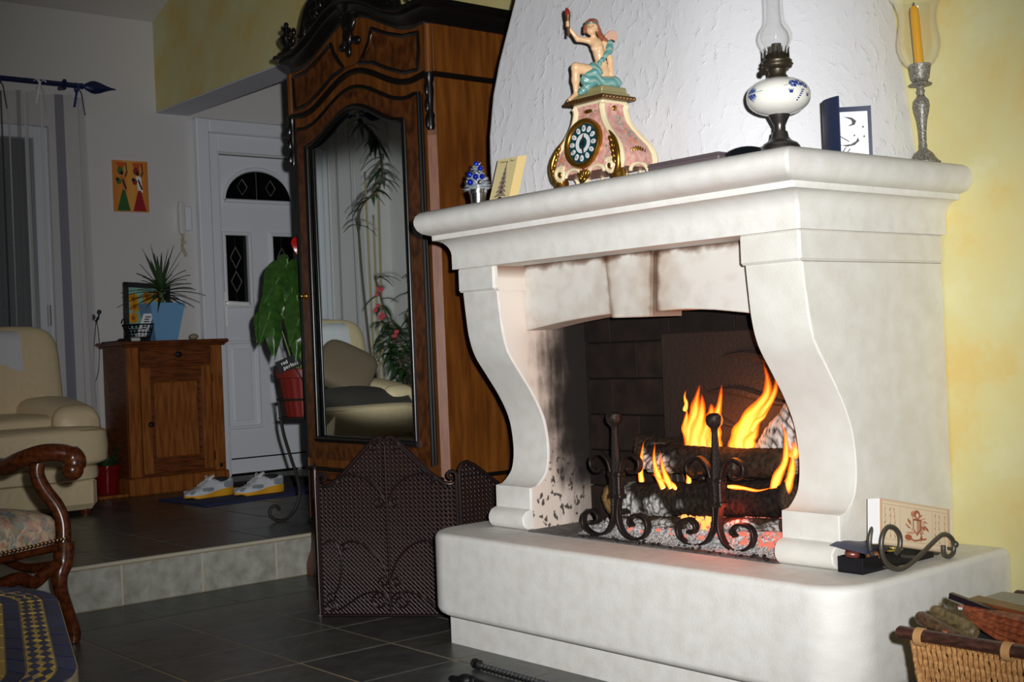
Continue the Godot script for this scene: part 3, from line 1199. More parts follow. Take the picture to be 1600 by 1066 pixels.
	sweep(g, path, outs, [Vector2(-0.01, -0.004), Vector2(0.006, -0.004), Vector2(0.008, 0.006), Vector2(0.016, 0.012), Vector2(0.034, 0.030), Vector2(0.040, 0.042), Vector2(0.040, 0.048), Vector2(0.054, 0.052), Vector2(0.060, 0.060), Vector2(0.056, 0.070), Vector2(0.044, 0.073), Vector2(0.044, 0.080), Vector2(-0.01, 0.084)])
	objw("cornice", g, M.ebony, f)
	g = G.new()
	g.box(Vector3(cx, 2.17, -3.04), Vector3(xr - xl + 0.02, 0.03, 0.5))
	objw("top_board", g, M.dark_oak, f)
	# corner colonnettes, brackets and finials
	for s in [1.0, -1.0]:
		var x: float = xr - 0.010 if s > 0 else xl - 0.004
		g = G.new()
		g.lathe([Vector2(0, 1.926), Vector2(0.017, 1.926), Vector2(0.017, 2.10), Vector2(0, 2.10)], 16, Transform3D(Basis.IDENTITY, Vector3(x, 0, zf - 0.006)))
		objw("colonnette", g, M.veneer, f)
		g = G.new()
		g.lathe([Vector2(0, 1.715), Vector2(0.012, 1.716), Vector2(0.016, 1.73), Vector2(0.014, 1.75), Vector2(0.017, 1.77), Vector2(0.011, 1.782), Vector2(0.013, 1.82), Vector2(0.017, 1.86), Vector2(0.014, 1.885), Vector2(0.019, 1.90), Vector2(0.02, 1.922), Vector2(0, 1.925)], 14, Transform3D(Basis.IDENTITY, Vector3(x + s * 0.002, 0, zf - 0.004)))
		for k in 3:
			g.ball(Vector3(x + s * 0.004, 1.745 + k * 0.06, zf + 0.012), Vector3(0.010, 0.026, 0.008), 8, 6)
		objw("corner_bracket", g, M.ebony, f)
		g = G.new()
		g.lathe([Vector2(0, 2.19), Vector2(0.026, 2.19), Vector2(0.022, 2.205), Vector2(0.014, 2.212), Vector2(0.030, 2.235), Vector2(0.033, 2.25), Vector2(0.022, 2.266), Vector2(0.011, 2.274), Vector2(0.022, 2.284), Vector2(0.020, 2.294), Vector2(0.007, 2.3), Vector2(0.011, 2.308), Vector2(0.008, 2.316), Vector2(0, 2.32)], 16, Transform3D(Basis.IDENTITY, Vector3(x - s * 0.005, 0, zf + 0.01)))
		objw("finial", g, M.ebony, f)
	# carved crest: scrolls, leaves and a shell over the middle
	g = G.new()
	g.crease = 0.4
	var zc := zf + 0.02
	for s in [1.0, -1.0]:
		var ex := Vector3(s, 0, 0)
		g.tube(spiral(Vector3(cx + s * 0.20, 2.285, zc), 0.075, 0.018, PI * 0.9, -1.6, 26, ex, Vector3.UP), 0.020, 8)
		g.tube(spiral(Vector3(cx + s * 0.275, 2.235, zc), 0.045, 0.012, PI * 1.1, 1.5, 22, ex, Vector3.UP), 0.015, 8)
		g.tube(curve([Vector3(cx + s * 0.33, 2.19, zc), Vector3(cx + s * 0.31, 2.25, zc), Vector3(cx + s * 0.26, 2.33, zc), Vector3(cx + s * 0.16, 2.38, zc), Vector3(cx + s * 0.06, 2.42, zc)], 5), 0.026, 8)
		for k in 6:
			var t := k / 5.0
			g.ball(Vector3(cx + s * lerpf(0.32, 0.08, t), lerpf(2.22, 2.40, t), zc + 0.016), Vector3(0.03, 0.018, 0.014), 8, 6, Basis(Vector3(0, 0, 1), s * (0.6 + t)))
		g.ball(Vector3(cx + s * 0.42, 2.225, zc), Vector3(0.018, 0.026, 0.012), 8, 6, Basis(Vector3(0, 0, 1), s * 0.5))
		g.ball(Vector3(cx + s * 0.405, 2.262, zc), Vector3(0.012, 0.018, 0.01), 8, 6)
		g.ball(Vector3(cx + s * 0.445, 2.245, zc), Vector3(0.012, 0.012, 0.01), 8, 6)
	g.box(Vector3(cx, 2.30, zc - 0.01), Vector3(0.36, 0.13, 0.03), 0.01)
	g.ball(Vector3(cx, 2.36, zc + 0.01), Vector3(0.09, 0.11, 0.035))
	objw("crest", g, M.ebony, f)
	# the hanging ornament on the shield
	g = G.new()
	g.crease = 0.4
	g.ball(Vector3(cx - 0.005, 2.215, zf + 0.012), Vector3(0.045, 0.05, 0.018))
	g.ball(Vector3(cx - 0.01, 2.155, zf + 0.014), Vector3(0.030, 0.04, 0.018))
	g.ball(Vector3(cx - 0.012, 2.105, zf + 0.012), Vector3(0.018, 0.028, 0.012))
	for s in [1.0, -1.0]:
		g.ball(Vector3(cx + s * 0.052, 2.128 + s * 0.004, zf + 0.012), Vector3(0.022, 0.018, 0.012))
		g.ball(Vector3(cx + s * 0.032, 2.138, zf + 0.012), Vector3(0.022, 0.014, 0.010))
	objw("carved_pendant", g, M.ebony, f)
	g = G.new()
	var ov := []
	for k in 17:
		var a := PI + PI * k / 16.0
		ov.append(Vector3(cx - 0.012 + cos(a) * 0.155, 2.155 + sin(a) * 0.112, zf + 0.005))
	g.tube(ov, 0.003, 5)
	objw("shield_bead", g, M.burl, f)

# ---------------------------------------------------------------- front door, window, curtain
func build_front_door() -> void:
	var zc := -3.98   # middle of the leaf
	var g := G.new()
	# casing
	for q in [[-3.535, 0.085], [-3.60, 0.045], [-3.665, 0.075]]:
		pass
	var root := Node3D.new()
	root.name = "door_1"
	add_child(root)
	root.position = Vector3(XW, 0.19, zc)
	root.set_meta("kind", "structure")
	root.set_meta("label", "white panelled front door with a leaded fanlight and two leaded panes")
	for s in [1.0, -1.0]:
		g.box(Vector3(XW + 0.03, 1.28, zc + s * 0.40), Vector3(0.0602, 2.22, 0.085), 0.008)
		g.box(Vector3(XW + 0.015, 1.24, zc + s * 0.325), Vector3(0.0302, 2.12, 0.07), 0.004)
		g.box(Vector3(XW + 0.008, 1.20, zc + s * 0.284), Vector3(0.02, 2.02, 0.014), 0.003)
	g.box(Vector3(XW + 0.03, 2.346, zc), Vector3(0.0598, 0.085, 0.715), 0.008)
	g.box(Vector3(XW + 0.015, 2.248, zc), Vector3(0.0298, 0.11, 0.579), 0.004)
	g.box(Vector3(XW + 0.012, 2.30, zc), Vector3(0.02, 0.008, 0.71), 0.002)
	objw("casing", g, M.white_paint, root)
	# leaf: built up round its three openings
	g = G.new()
	var zl := -3.70
	var zr := -4.26
	var xo := XW - 0.012
	var t := Transform3D(Basis(Vector3(0, 0, 1), Vector3(0, 1, 0), Vector3(1, 0, 0)), Vector3.ZERO)
	var fan := []
	for k in 25:
		var a := PI * k / 24.0
		fan.append(Vector2(zc + cos(a) * 0.245, 1.897 + sin(a) * 0.205))
	var poly := [Vector2(zl, 1.897), Vector2(zl, 2.178), Vector2(zr, 2.178), Vector2(zr, 1.897)]
	var fr := fan.duplicate()
	fr.reverse()
	g.prism(poly + fr, xo - 0.05, xo, t)
	g.box(Vector3(xo - 0.025, 1.795, zc), Vector3(0.05, 0.204, zl - zr))
	for q in [[zl, -3.733], [-3.895, -4.065], [-4.227, zr]]:
		g.box(Vector3(xo - 0.025, 1.466, (q[0] + q[1]) / 2), Vector3(0.05, 0.454, q[0] - q[1]))
	g.box(Vector3(xo - 0.025, 0.72, zc), Vector3(0.05, 1.04, zl - zr))
	var leaf := objw("leaf", g, M.white_paint, root)
	# raised mouldings round the openings and the lower panels
	g = G.new()
	var arch := []
	for q in fan:
		arch.append(Vector3(xo + 0.004, q.y, q.x))
	arch.append(arch[0])
	g.tube(arch, 0.014, 6)
	for s in [1.0, -1.0]:
		var c: float = zc + s * 0.165
		for b in [[1.466, 0.454, 0.164], [0.75, 0.53, 0.21]]:
			for e in [1.0, -1.0]:
				g.box(Vector3(xo + 0.004, b[0] + e * b[1] / 2, c), Vector3(0.022, 0.024, b[2] + 0.036), 0.006)
				g.box(Vector3(xo + 0.004, b[0], c + e * (b[2] / 2 + 0.006)), Vector3(0.022, b[1] - 0.024, 0.022), 0.006)
		g.box(Vector3(xo + 0.002, 0.75, c), Vector3(0.012, 0.45, 0.13), 0.005)
	objw("moulding", g, M.white_paint, root, leaf)
	g = G.new()
	g.prism(fan, xo - 0.03, xo - 0.025, t)
	objw("pane", g, M.night, root, leaf, "dark arched fanlight pane")
	for s in [1.0, -1.0]:
		g = G.new()
		g.box(Vector3(xo - 0.028, 1.466, zc + s * 0.165), Vector3(0.005, 0.46, 0.17))
		objw("pane", g, M.night, root, leaf)
	# lead lines
	g = G.new()
	var xs := xo - 0.022
	for s in [1.0, -1.0]:
		var c: float = zc + s * 0.165
		var zig := [[1.69, 0.0], [1.61, 0.0], [1.545, 0.036], [1.48, 0.0], [1.46, 0.0], [1.395, 0.036], [1.33, 0.0], [1.24, 0.0]]
		for m in [1.0, -1.0]:
			for k in zig.size() - 1:
				g.tube([Vector3(xs, zig[k][0], c + m * zig[k][1]), Vector3(xs, zig[k + 1][0], c + m * zig[k + 1][1])], 0.0035, 5)
		for m in [1.0, -1.0]:
			var d: float = zc + s * 0.1
			g.tube([Vector3(xs, 1.94 , d), Vector3(xs, 1.99, d + m * 0.035), Vector3(xs, 2.04, d)], 0.0025, 5)
	g.tube([Vector3(xs, 1.897, zc), Vector3(xs, 2.1, zc)], 0.003, 5)
	objw("lead_line", g, mat("lead", rgb(170, 170, 165), 0.3, 0.8), root, leaf)
	g = G.new()
	g.box(Vector3(xo + 0.01, 0.293, zc), Vector3(0.012, 0.008, 0.53), 0.002)
	objw("weather_groove", g, M.black, root, leaf)
	g = G.new()
	g.box(Vector3(xo + 0.008, 1.22, -3.714), Vector3(0.016, 0.22, 0.034), 0.004)
	g.tube([Vector3(xo + 0.01, 1.255, -3.712), Vector3(xo + 0.055, 1.255, -3.712), Vector3(xo + 0.062, 1.254, -3.73), Vector3(xo + 0.062, 1.247, -3.845)], 0.016, 8)
	objw("handle", g, mat("handle_white", rgb(252, 252, 252), 0.2), root, leaf)
	g = G.new()
	g.ball(Vector3(xo + 0.012, 1.155, -3.722), Vector3(0.004, 0.008, 0.005))
	g.box(Vector3(xo + 0.012, 1.142, -3.722), Vector3(0.006, 0.018, 0.005))
	objw("keyhole", g, M.black, root, leaf)
	g = G.new()
	g.box(Vector3(XW - 0.16, 1.2, zc), Vector3(0.02, 2.1, 1.0))
	objw("outer_shutter", g, M.night, root)
	g = G.new()
	g.box(Vector3((XW - 6.73) / 2, STEP + 0.008, -4.1), Vector3(0.42, 0.016, 1.15), 0.004)
	struct("trim_2", g, mat("threshold_stone", rgb(122, 122, 112), 0.6))
	g = G.new()
	g.box(Vector3(XW + 0.012, STEP + 0.04, -3.14), Vector3(0.02, 0.08, 0.7), 0.004)
	struct("baseboard_left", g, M.white_paint)

func build_window() -> void:
	var z0 := -2.66
	var z1 := -1.02
	var root := Node3D.new()
	root.name = "window_1"
	add_child(root)
	root.position = Vector3(XW, STEP, (z0 + z1) / 2)
	root.set_meta("kind", "structure")
	root.set_meta("label", "white framed glazed garden door behind the sheer curtain")
	var g := G.new()
	var x := XW - 0.05
	for q in [[z0 + 0.04, 0.08], [z1 - 0.04, 0.08], [(z0 + z1) / 2, 0.1]]:
		g.box(Vector3(x, 1.22, q[0]), Vector3(0.07, 2.1, q[1]), 0.008)
	for m in [1.0, -1.0]:
		var zm: float = (z0 + z1) / 2 + m * 0.395
		g.box(Vector3(x, 2.235, zm), Vector3(0.069, 0.07, 0.69), 0.004)
		g.box(Vector3(x, 0.215, zm), Vector3(0.069, 0.09, 0.69), 0.004)
	objw("window_frame", g, M.white_paint, root)
	for q in [[z0 + 0.08, (z0 + z1) / 2 - 0.05], [(z0 + z1) / 2 + 0.05, z1 - 0.08]]:
		g = G.new()
		g.box(Vector3(x, 1.23, (q[0] + q[1]) / 2), Vector3(0.006, 1.95, q[1] - q[0]))
		objw("pane", g, M.glass_pane, root)
	g = G.new()
	g.box(Vector3(x + 0.045, 1.2, z0 + 0.035), Vector3(0.02, 0.12, 0.018), 0.005)
	objw("window_handle", g, M.black, root)
	g = G.new()
	for k in 10:
		g.box(Vector3(XW - 0.25, 0.34 + 0.2 * k, (z0 + z1) / 2), Vector3(0.02, 0.196, z1 - z0 + 0.1), 0.004)
	objw("shutter_slat", g, mat("shutter", rgb(24, 22, 22), 0.8), root).set_meta("kind", "stuff")
	# curtain rod with a leaf finial, dark blue
	var rod := thing("curtain_rod", "dark blue metal curtain rod with twisted leaf finials above the window", "curtain rod", Vector3(XW + 0.08, 2.5, -1.83))
	var navy := mat("navy_metal", rgb(28, 38, 84), 0.35, 0.3)
	g = G.new()
	g.tube([Vector3(XW + 0.08, 2.5, -2.83), Vector3(XW + 0.08, 2.5, -0.79)], 0.015, 12)
	objw("pole", g, navy, rod)
	for s in [1.0, -1.0]:
		g = G.new()
		var ze: float = -1.81 + s * 1.01
		var prof := [Vector2(0, 0), Vector2(0.016, 0.0), Vector2(0.019, 0.012), Vector2(0.012, 0.022), Vector2(0.018, 0.032), Vector2(0.034, 0.062), Vector2(0.038, 0.085), Vector2(0.03, 0.12), Vector2(0.016, 0.155), Vector2(0.007, 0.185), Vector2(0.003, 0.21), Vector2(0, 0.212)]
		g.lathe(prof, 14, Transform3D(Basis(Vector3(1, 0, 0), s * PI / 2) * Basis.from_scale(Vector3(0.55, 1, 1)), Vector3(XW + 0.08, 2.5, ze)))
		objw("finial", g, navy, rod)
		g = G.new()
		g.tube([Vector3(XW, 2.49, ze - s * 0.09), Vector3(XW + 0.08, 2.48, ze - s * 0.09)], 0.012, 8)
		g.tube(spiral(Vector3(XW + 0.08, 2.5, ze - s * 0.09), 0.024, 0.024, 0.0, 1.0, 16, Vector3(1, 0, 0), Vector3.UP), 0.008, 6)
		objw("bracket", g, navy, rod)
	# sheer curtain with woven stripes
	var cols := []
	rng.seed = 99
	var w := 512
	var im := Image.create(w, 4, false, Image.FORMAT_RGBA8)
	var base := rgb(150, 148, 162, 0.13)
	im.fill(base)
	var xx := 6
	while xx < w - 8:
		var k := rng.randi() % 6
		var wd := 2 + rng.randi() % 3
		var col := rgb(222, 222, 224, 0.66)
		if k == 0:
			col = rgb(84, 90, 132, 0.5)
			wd = 9 + rng.randi() % 8
		elif k == 1:
			col = rgb(60, 56, 62, 0.8)
			wd = 2
		elif k == 2:
			col = rgb(130, 124, 134, 0.45)
			wd = 5
		for i in wd:
			for j in 4:
				im.set_pixel(mini(xx + i, w - 1), j, col)
		xx += wd + 6 + rng.randi() % 16
	var cm := mat("sheer", Color.WHITE, 0.9)
	cm.albedo_texture = ImageTexture.create_from_image(im)
	cm.transparency = BaseMaterial3D.TRANSPARENCY_ALPHA
	cm.cull_mode = BaseMaterial3D.CULL_DISABLED
	cm.backlight_enabled = true
	cm.backlight = Color(0.25, 0.25, 0.27)
	var ct := thing("curtain", "sheer grey curtain with fine blue and white stripes hanging before the window", "curtain", Vector3(XW + 0.08, STEP, -1.83))
	g = G.new()
	g.crease = 0.2
	g.sheet(260, 12, func(u: float, v: float) -> Vector3:
		var z := lerpf(-2.845, -0.81, u)
		var ph := u * 150.0 + sin(u * 31.0) * 1.6
		var amp := 0.018 + 0.014 * sin(u * 47.0 + 1.0) + 0.010 * v
		var scal := 0.012 * absf(sin(u * PI * 9.0))
		return Vector3(XW + 0.075 + sin(ph) * amp + 0.02 * v * sin(u * 21.0), lerpf(2.462 - (1.0 - 0.5 * v) * 0.03 + scal, 0.2, v), z + 0.008 * sin(ph * 0.5) * v - (0.02 * v if u < 0.02 else 0.0)))
	objw("fabric", g, cm, ct)
	var ribbon := mat("white_ribbon", rgb(232, 232, 236), 0.5)
	var blue := mat("blue_ribbon", rgb(40, 56, 110), 0.5)
	for k in 10:
		var z := -2.80 + 0.217 * k
		g = G.new()
		g.tube(spiral(Vector3(XW + 0.08, 2.487, z), 0.024, 0.024, -PI / 2, 1.0, 12, Vector3(1, 0, 0), Vector3.UP), 0.006, 5)
		for s in [1.0, -1.0]:
			g.tube(curve([Vector3(XW + 0.102, 2.485, z), Vector3(XW + 0.112, 2.45, z + s * 0.014), Vector3(XW + 0.108, 2.40, z + s * 0.022), Vector3(XW + 0.112, 2.35 + 0.02 * s, z + s * 0.03)], 3), 0.008, 6, true, 0.3)
			g.tube([Vector3(XW + 0.104, 2.487, z), Vector3(XW + 0.108, 2.508, z + s * 0.02), Vector3(XW + 0.106, 2.496, z + s * 0.035)], 0.006, 6, true, 0.4)
		objw("tie", g, blue if k % 2 == 0 else ribbon, ct)

# ---------------------------------------------------------------- sofa
func build_sofa() -> void:
	var lm := mat("cream_leather", rgb(222, 202, 164), 0.42)
	bump(lm, ntex(noise(91, 0.012, FastNoiseLite.TYPE_SIMPLEX_SMOOTH, 4)), 0.25)
	lm.uv1_triplanar = true
	lm.uv1_scale = Vector3(3, 3, 3)
	var f := thing("sofa", "cream leather two-seat sofa on the raised floor before the striped curtain", "sofa", Vector3(-6.55, STEP, -1.78))
	var y0 := STEP
	var g := G.new()
	g.box(Vector3(-6.56, y0 + 0.115, -1.78), Vector3(0.76, 0.17, 1.40), 0.03)
	objw("base", g, lm, f)
	g = G.new()
	g.squircle(Vector3(-6.53, y0 + 0.215, -1.78), Vector3(0.83, 0.085, 1.45), 0.25)
	objw("base_roll", g, lm, f)
	g = G.new()
	for sx in [-6.85, -6.24]:
		for sz in [-2.43, -1.13]:
			g.lathe([Vector2(0, y0), Vector2(0.028, y0), Vector2(0.034, y0 + 0.04), Vector2(0, y0 + 0.04)], 12, Transform3D(Basis.IDENTITY, Vector3(sx, 0, sz)))
	objw("foot", g, M.walnut, f)
	# seat block that wraps under the arms
	g = G.new()
	g.squircle(Vector3(-6.50, y0 + 0.345, -1.78), Vector3(0.82, 0.21, 1.55), 0.28, 40, 16)
	var seat := objw("seat", g, lm, f)
	for s in [1.0, -1.0]:
		g = G.new()
		g.squircle(Vector3(-6.58, y0 + 0.43, -1.78 + s * 0.30), Vector3(0.62, 0.16, 0.62), 0.42, 32, 14)
		objw("seat_cushion", g, lm, f)
		# arm: a fat pad sloping to a rounded front
		var rings := []
		var path := curve([Vector3(-6.86, y0 + 0.44, -1.78 + s * 0.60), Vector3(-6.6, y0 + 0.47, -1.78 + s * 0.615), Vector3(-6.38, y0 + 0.455, -1.78 + s * 0.63), Vector3(-6.20, y0 + 0.42, -1.78 + s * 0.635)], 6)
		for k in path.size():
			var t := float(k) / (path.size() - 1)
			var w := lerpf(0.13, 0.115, t) * (1.0 if t < 0.86 else sqrt(maxf(0.02, 1.0 - pow((t - 0.86) / 0.14, 2))))
			var h := lerpf(0.13, 0.105, t) * (1.0 if t < 0.86 else sqrt(maxf(0.02, 1.0 - pow((t - 0.86) / 0.14, 2))))
			var r := PackedVector3Array()
			for i in 20:
				var a := TAU * i / 20
				r.append(path[k] + Vector3(0, signf(sin(a)) * pow(absf(sin(a)), 0.75) * h, signf(cos(a)) * pow(absf(cos(a)), 0.6) * w))
			rings.append(r)
		g = G.new()
		g.loft(rings)
		var arm := objw("arm", g, lm, f)
		g = G.new()
		var seam := []
		for i in 13:
			var a := lerpf(0.0, PI, i / 12.0)
			seam.append(Vector3(-6.28, y0 + 0.437 + signf(sin(a)) * pow(absf(sin(a)), 0.75) * 0.109, -1.78 + s * 0.632 + signf(cos(a)) * pow(absf(cos(a)), 0.6) * 0.1185))
		g.tube(seam, 0.003, 5)
		objw("seam", g, mat("stitching", rgb(150, 120, 84), 0.7), f, arm)
		# back cushion, leaning back
		g = G.new()
		g.squircle(Vector3(-6.86, y0 + 0.63, -1.78 + s * 0.385), Vector3(0.26, 0.66, 0.76), 0.36, 32, 18, Basis(Vector3(0, 0, 1), 0.17))
		objw("back_cushion", g, lm, f)
	g = G.new()
	g.squircle(Vector3(-6.935, y0 + 0.47, -1.78), Vector3(0.16, 0.72, 1.44), 0.3)
	objw("back", g, lm, f)
	g = G.new()
	g.tube([Vector3(-6.115, y0 + 0.425, -2.5), Vector3(-6.098, y0 + 0.425, -1.8), Vector3(-6.115, y0 + 0.425, -1.06)], 0.003, 5)
	objw("seam", g, M.stitching, f, seat)
	# scalloped white cloths over the back cushions
	var dm := mat("white_knit", rgb(226, 228, 234), 0.9)
	bump(dm, ntex(noise(95, 0.08, FastNoiseLite.TYPE_CELLULAR, 2)), 0.4)
	dm.uv1_triplanar = true
	dm.uv1_scale = Vector3(6, 6, 6)
	for s in [1.0, -1.0]:
		g = G.new()
		g.crease = 0.2
		var zc: float = -1.78 + s * 0.385 + (0.155 if s < 0 else -0.09)
		g.sheet(28, 12, func(u: float, v: float) -> Vector3:
			var z: float = zc + (u - 0.5) * 0.62
			var d := -0.16 + v * (0.38 + 0.05 * absf(cos(u * PI * 3.0)))
			var side := 0.0
			if d < 0.0:
				return Vector3(-6.90 + d * 0.9, y0 + 0.972 - 0.35 * d * d - 0.01 * pow(absf(u - 0.5) * 2.0, 3), z)
			return Vector3(-6.895 + minf(0.148, 0.53 * sqrt(d)) + 0.13 * maxf(0, d - 0.1), y0 + 0.972 - d * 0.92, z))
		tag(obj("back_cloth", g, dm), "white scalloped cloth on the sofa back, %s" % ("the one seen only in the armoire mirror" if s > 0 else "at the end nearest the oak cabinet"), "cloth", "white cloths on the sofa back")
	# brown cushion at the far end of the sofa, seen in the mirror
	g = G.new()
	g.squircle(Vector3(-6.55, y0 + 0.655, -1.34), Vector3(0.12, 0.34, 0.36), 0.5, 28, 14, Basis(Vector3(0, 0, 1), 0.5) * Basis(Vector3(1, 0, 0), 0.7) * Basis(Vector3(0, 1, 0), 0.2))
	tag(obj("cushion", g, mat("brown_cloth", rgb(112, 98, 80), 0.9)), "brown cushion tipped on its corner on the cream sofa, seen in the armoire mirror", "cushion")
	g = G.new()
	g.crease = 0.2
	g.sheet(14, 14, func(u: float, v: float) -> Vector3: return Vector3(lerpf(-6.70, -6.17, v), y0 + 0.545 + 0.008 * sin(u * 9.0 + v * 4.0) - 0.11 * pow(maxf(0, v - 0.55) / 0.45, 3), lerpf(-1.86, -1.12, u)))
	tag(obj("throw", g, mat("dark_cloth", rgb(54, 50, 46), 0.9)), "dark folded throw on the sofa seat beneath the brown cushion", "throw")

# ---------------------------------------------------------------- small oak cabinet
func build_cabinet() -> void:
	var f := thing("cabinet", "small oak cabinet with one drawer and one panelled door between window and front door", "cabinet", Vector3(-6.95, STEP, -3.2))
	var xf := -6.79
	var xb := XW + 0.002
	var z0 := -3.491
	var z1 := -2.909
	var g := G.new()
	g.box(Vector3((xf + xb) / 2 - 0.012, 0.60, (z0 + z1) / 2), Vector3(xf - xb - 0.05, 0.82, z1 - z0 - 0.012), 0.002)
	objw("body", g, M.dark_oak, f)
	g = G.new()
	g.box(Vector3((xf + xb) / 2 + 0.016, 1.024, (z0 + z1) / 2), Vector3(xf - xb + 0.035, 0.022, z1 - z0 + 0.07), 0.008)
	g.box(Vector3((xf + xb) / 2 + 0.01, 1.007, (z0 + z1) / 2), Vector3(xf - xb + 0.02, 0.014, z1 - z0 + 0.035), 0.005)
	objw("top", g, M.dark_oak, f)
	g = G.new()
	g.box(Vector3((xf + xb) / 2 + 0.007, 0.22, (z0 + z1) / 2), Vector3(xf - xb + 0.014, 0.10, z1 - z0 + 0.028), 0.008)
	objw("plinth", g, M.oak, f)
	for s in [1.0, -1.0]:
		g = G.new()
		g.box(Vector3(xf - 0.01, 0.636, (z0 + z1) / 2 + s * 0.2545), Vector3(0.03, 0.73, 0.07), 0.004)
		objw("stile", g, M.oak, f)
	g = G.new()
	g.box(Vector3(xf - 0.006, 0.945, -3.2), Vector3(0.024, 0.09, 0.43), 0.004)
	var dr := objw("drawer", g, M.dark_oak, f)
	g = G.new()
	g.ball(Vector3(xf + 0.022, 0.952, -3.21), Vector3(0.012, 0.017, 0.02), 12, 8)
	g.tube([Vector3(xf, 0.952, -3.21), Vector3(xf + 0.02, 0.952, -3.21)], 0.007, 8)
	objw("knob", g, M.black_iron, f, dr)
	g = G.new()
	g.box(Vector3(xf - 0.018, 0.585, -3.2), Vector3(0.010, 0.585, 0.42))
	var door := objw("door", g, M.dark_oak, f)
	for s in [1.0, -1.0]:
		g = G.new()
		g.box(Vector3(xf - 0.006, 0.585, -3.2 + s * 0.185), Vector3(0.024, 0.60, 0.058), 0.004)
		objw("door_stile", g, M.oak, f, door)
		g = G.new()
		g.box(Vector3(xf - 0.007, 0.585 + s * 0.27, -3.2), Vector3(0.024, 0.06, 0.311), 0.004)
		objw("rail", g, M.dark_oak, f, door)
	g = G.new()
	g.box(Vector3(xf - 0.009, 0.585, -3.2), Vector3(0.014, 0.43, 0.262), 0.006)
	objw("panel", g, M.oak, f, door)
	g = G.new()
	g.ball(Vector3(xf + 0.022, 0.565, -3.03), Vector3(0.012, 0.016, 0.018), 12, 8)
	g.tube([Vector3(xf, 0.565, -3.03), Vector3(xf + 0.02, 0.565, -3.03)], 0.007, 8)
	objw("knob", g, M.black_iron, f, door)
	g = G.new()
	for y in [0.81, 0.36]:
		g.tube([Vector3(xf + 0.008, y - 0.025, -3.418), Vector3(xf + 0.008, y + 0.025, -3.418)], 0.005, 6)
	objw("hinge", g, M.brass, f, door)
	g = G.new()
	g.ball(Vector3(xf + 0.008, 0.30, -3.455), Vector3(0.006, 0.012, 0.012))
	objw("knot", g, M.black_iron, f)

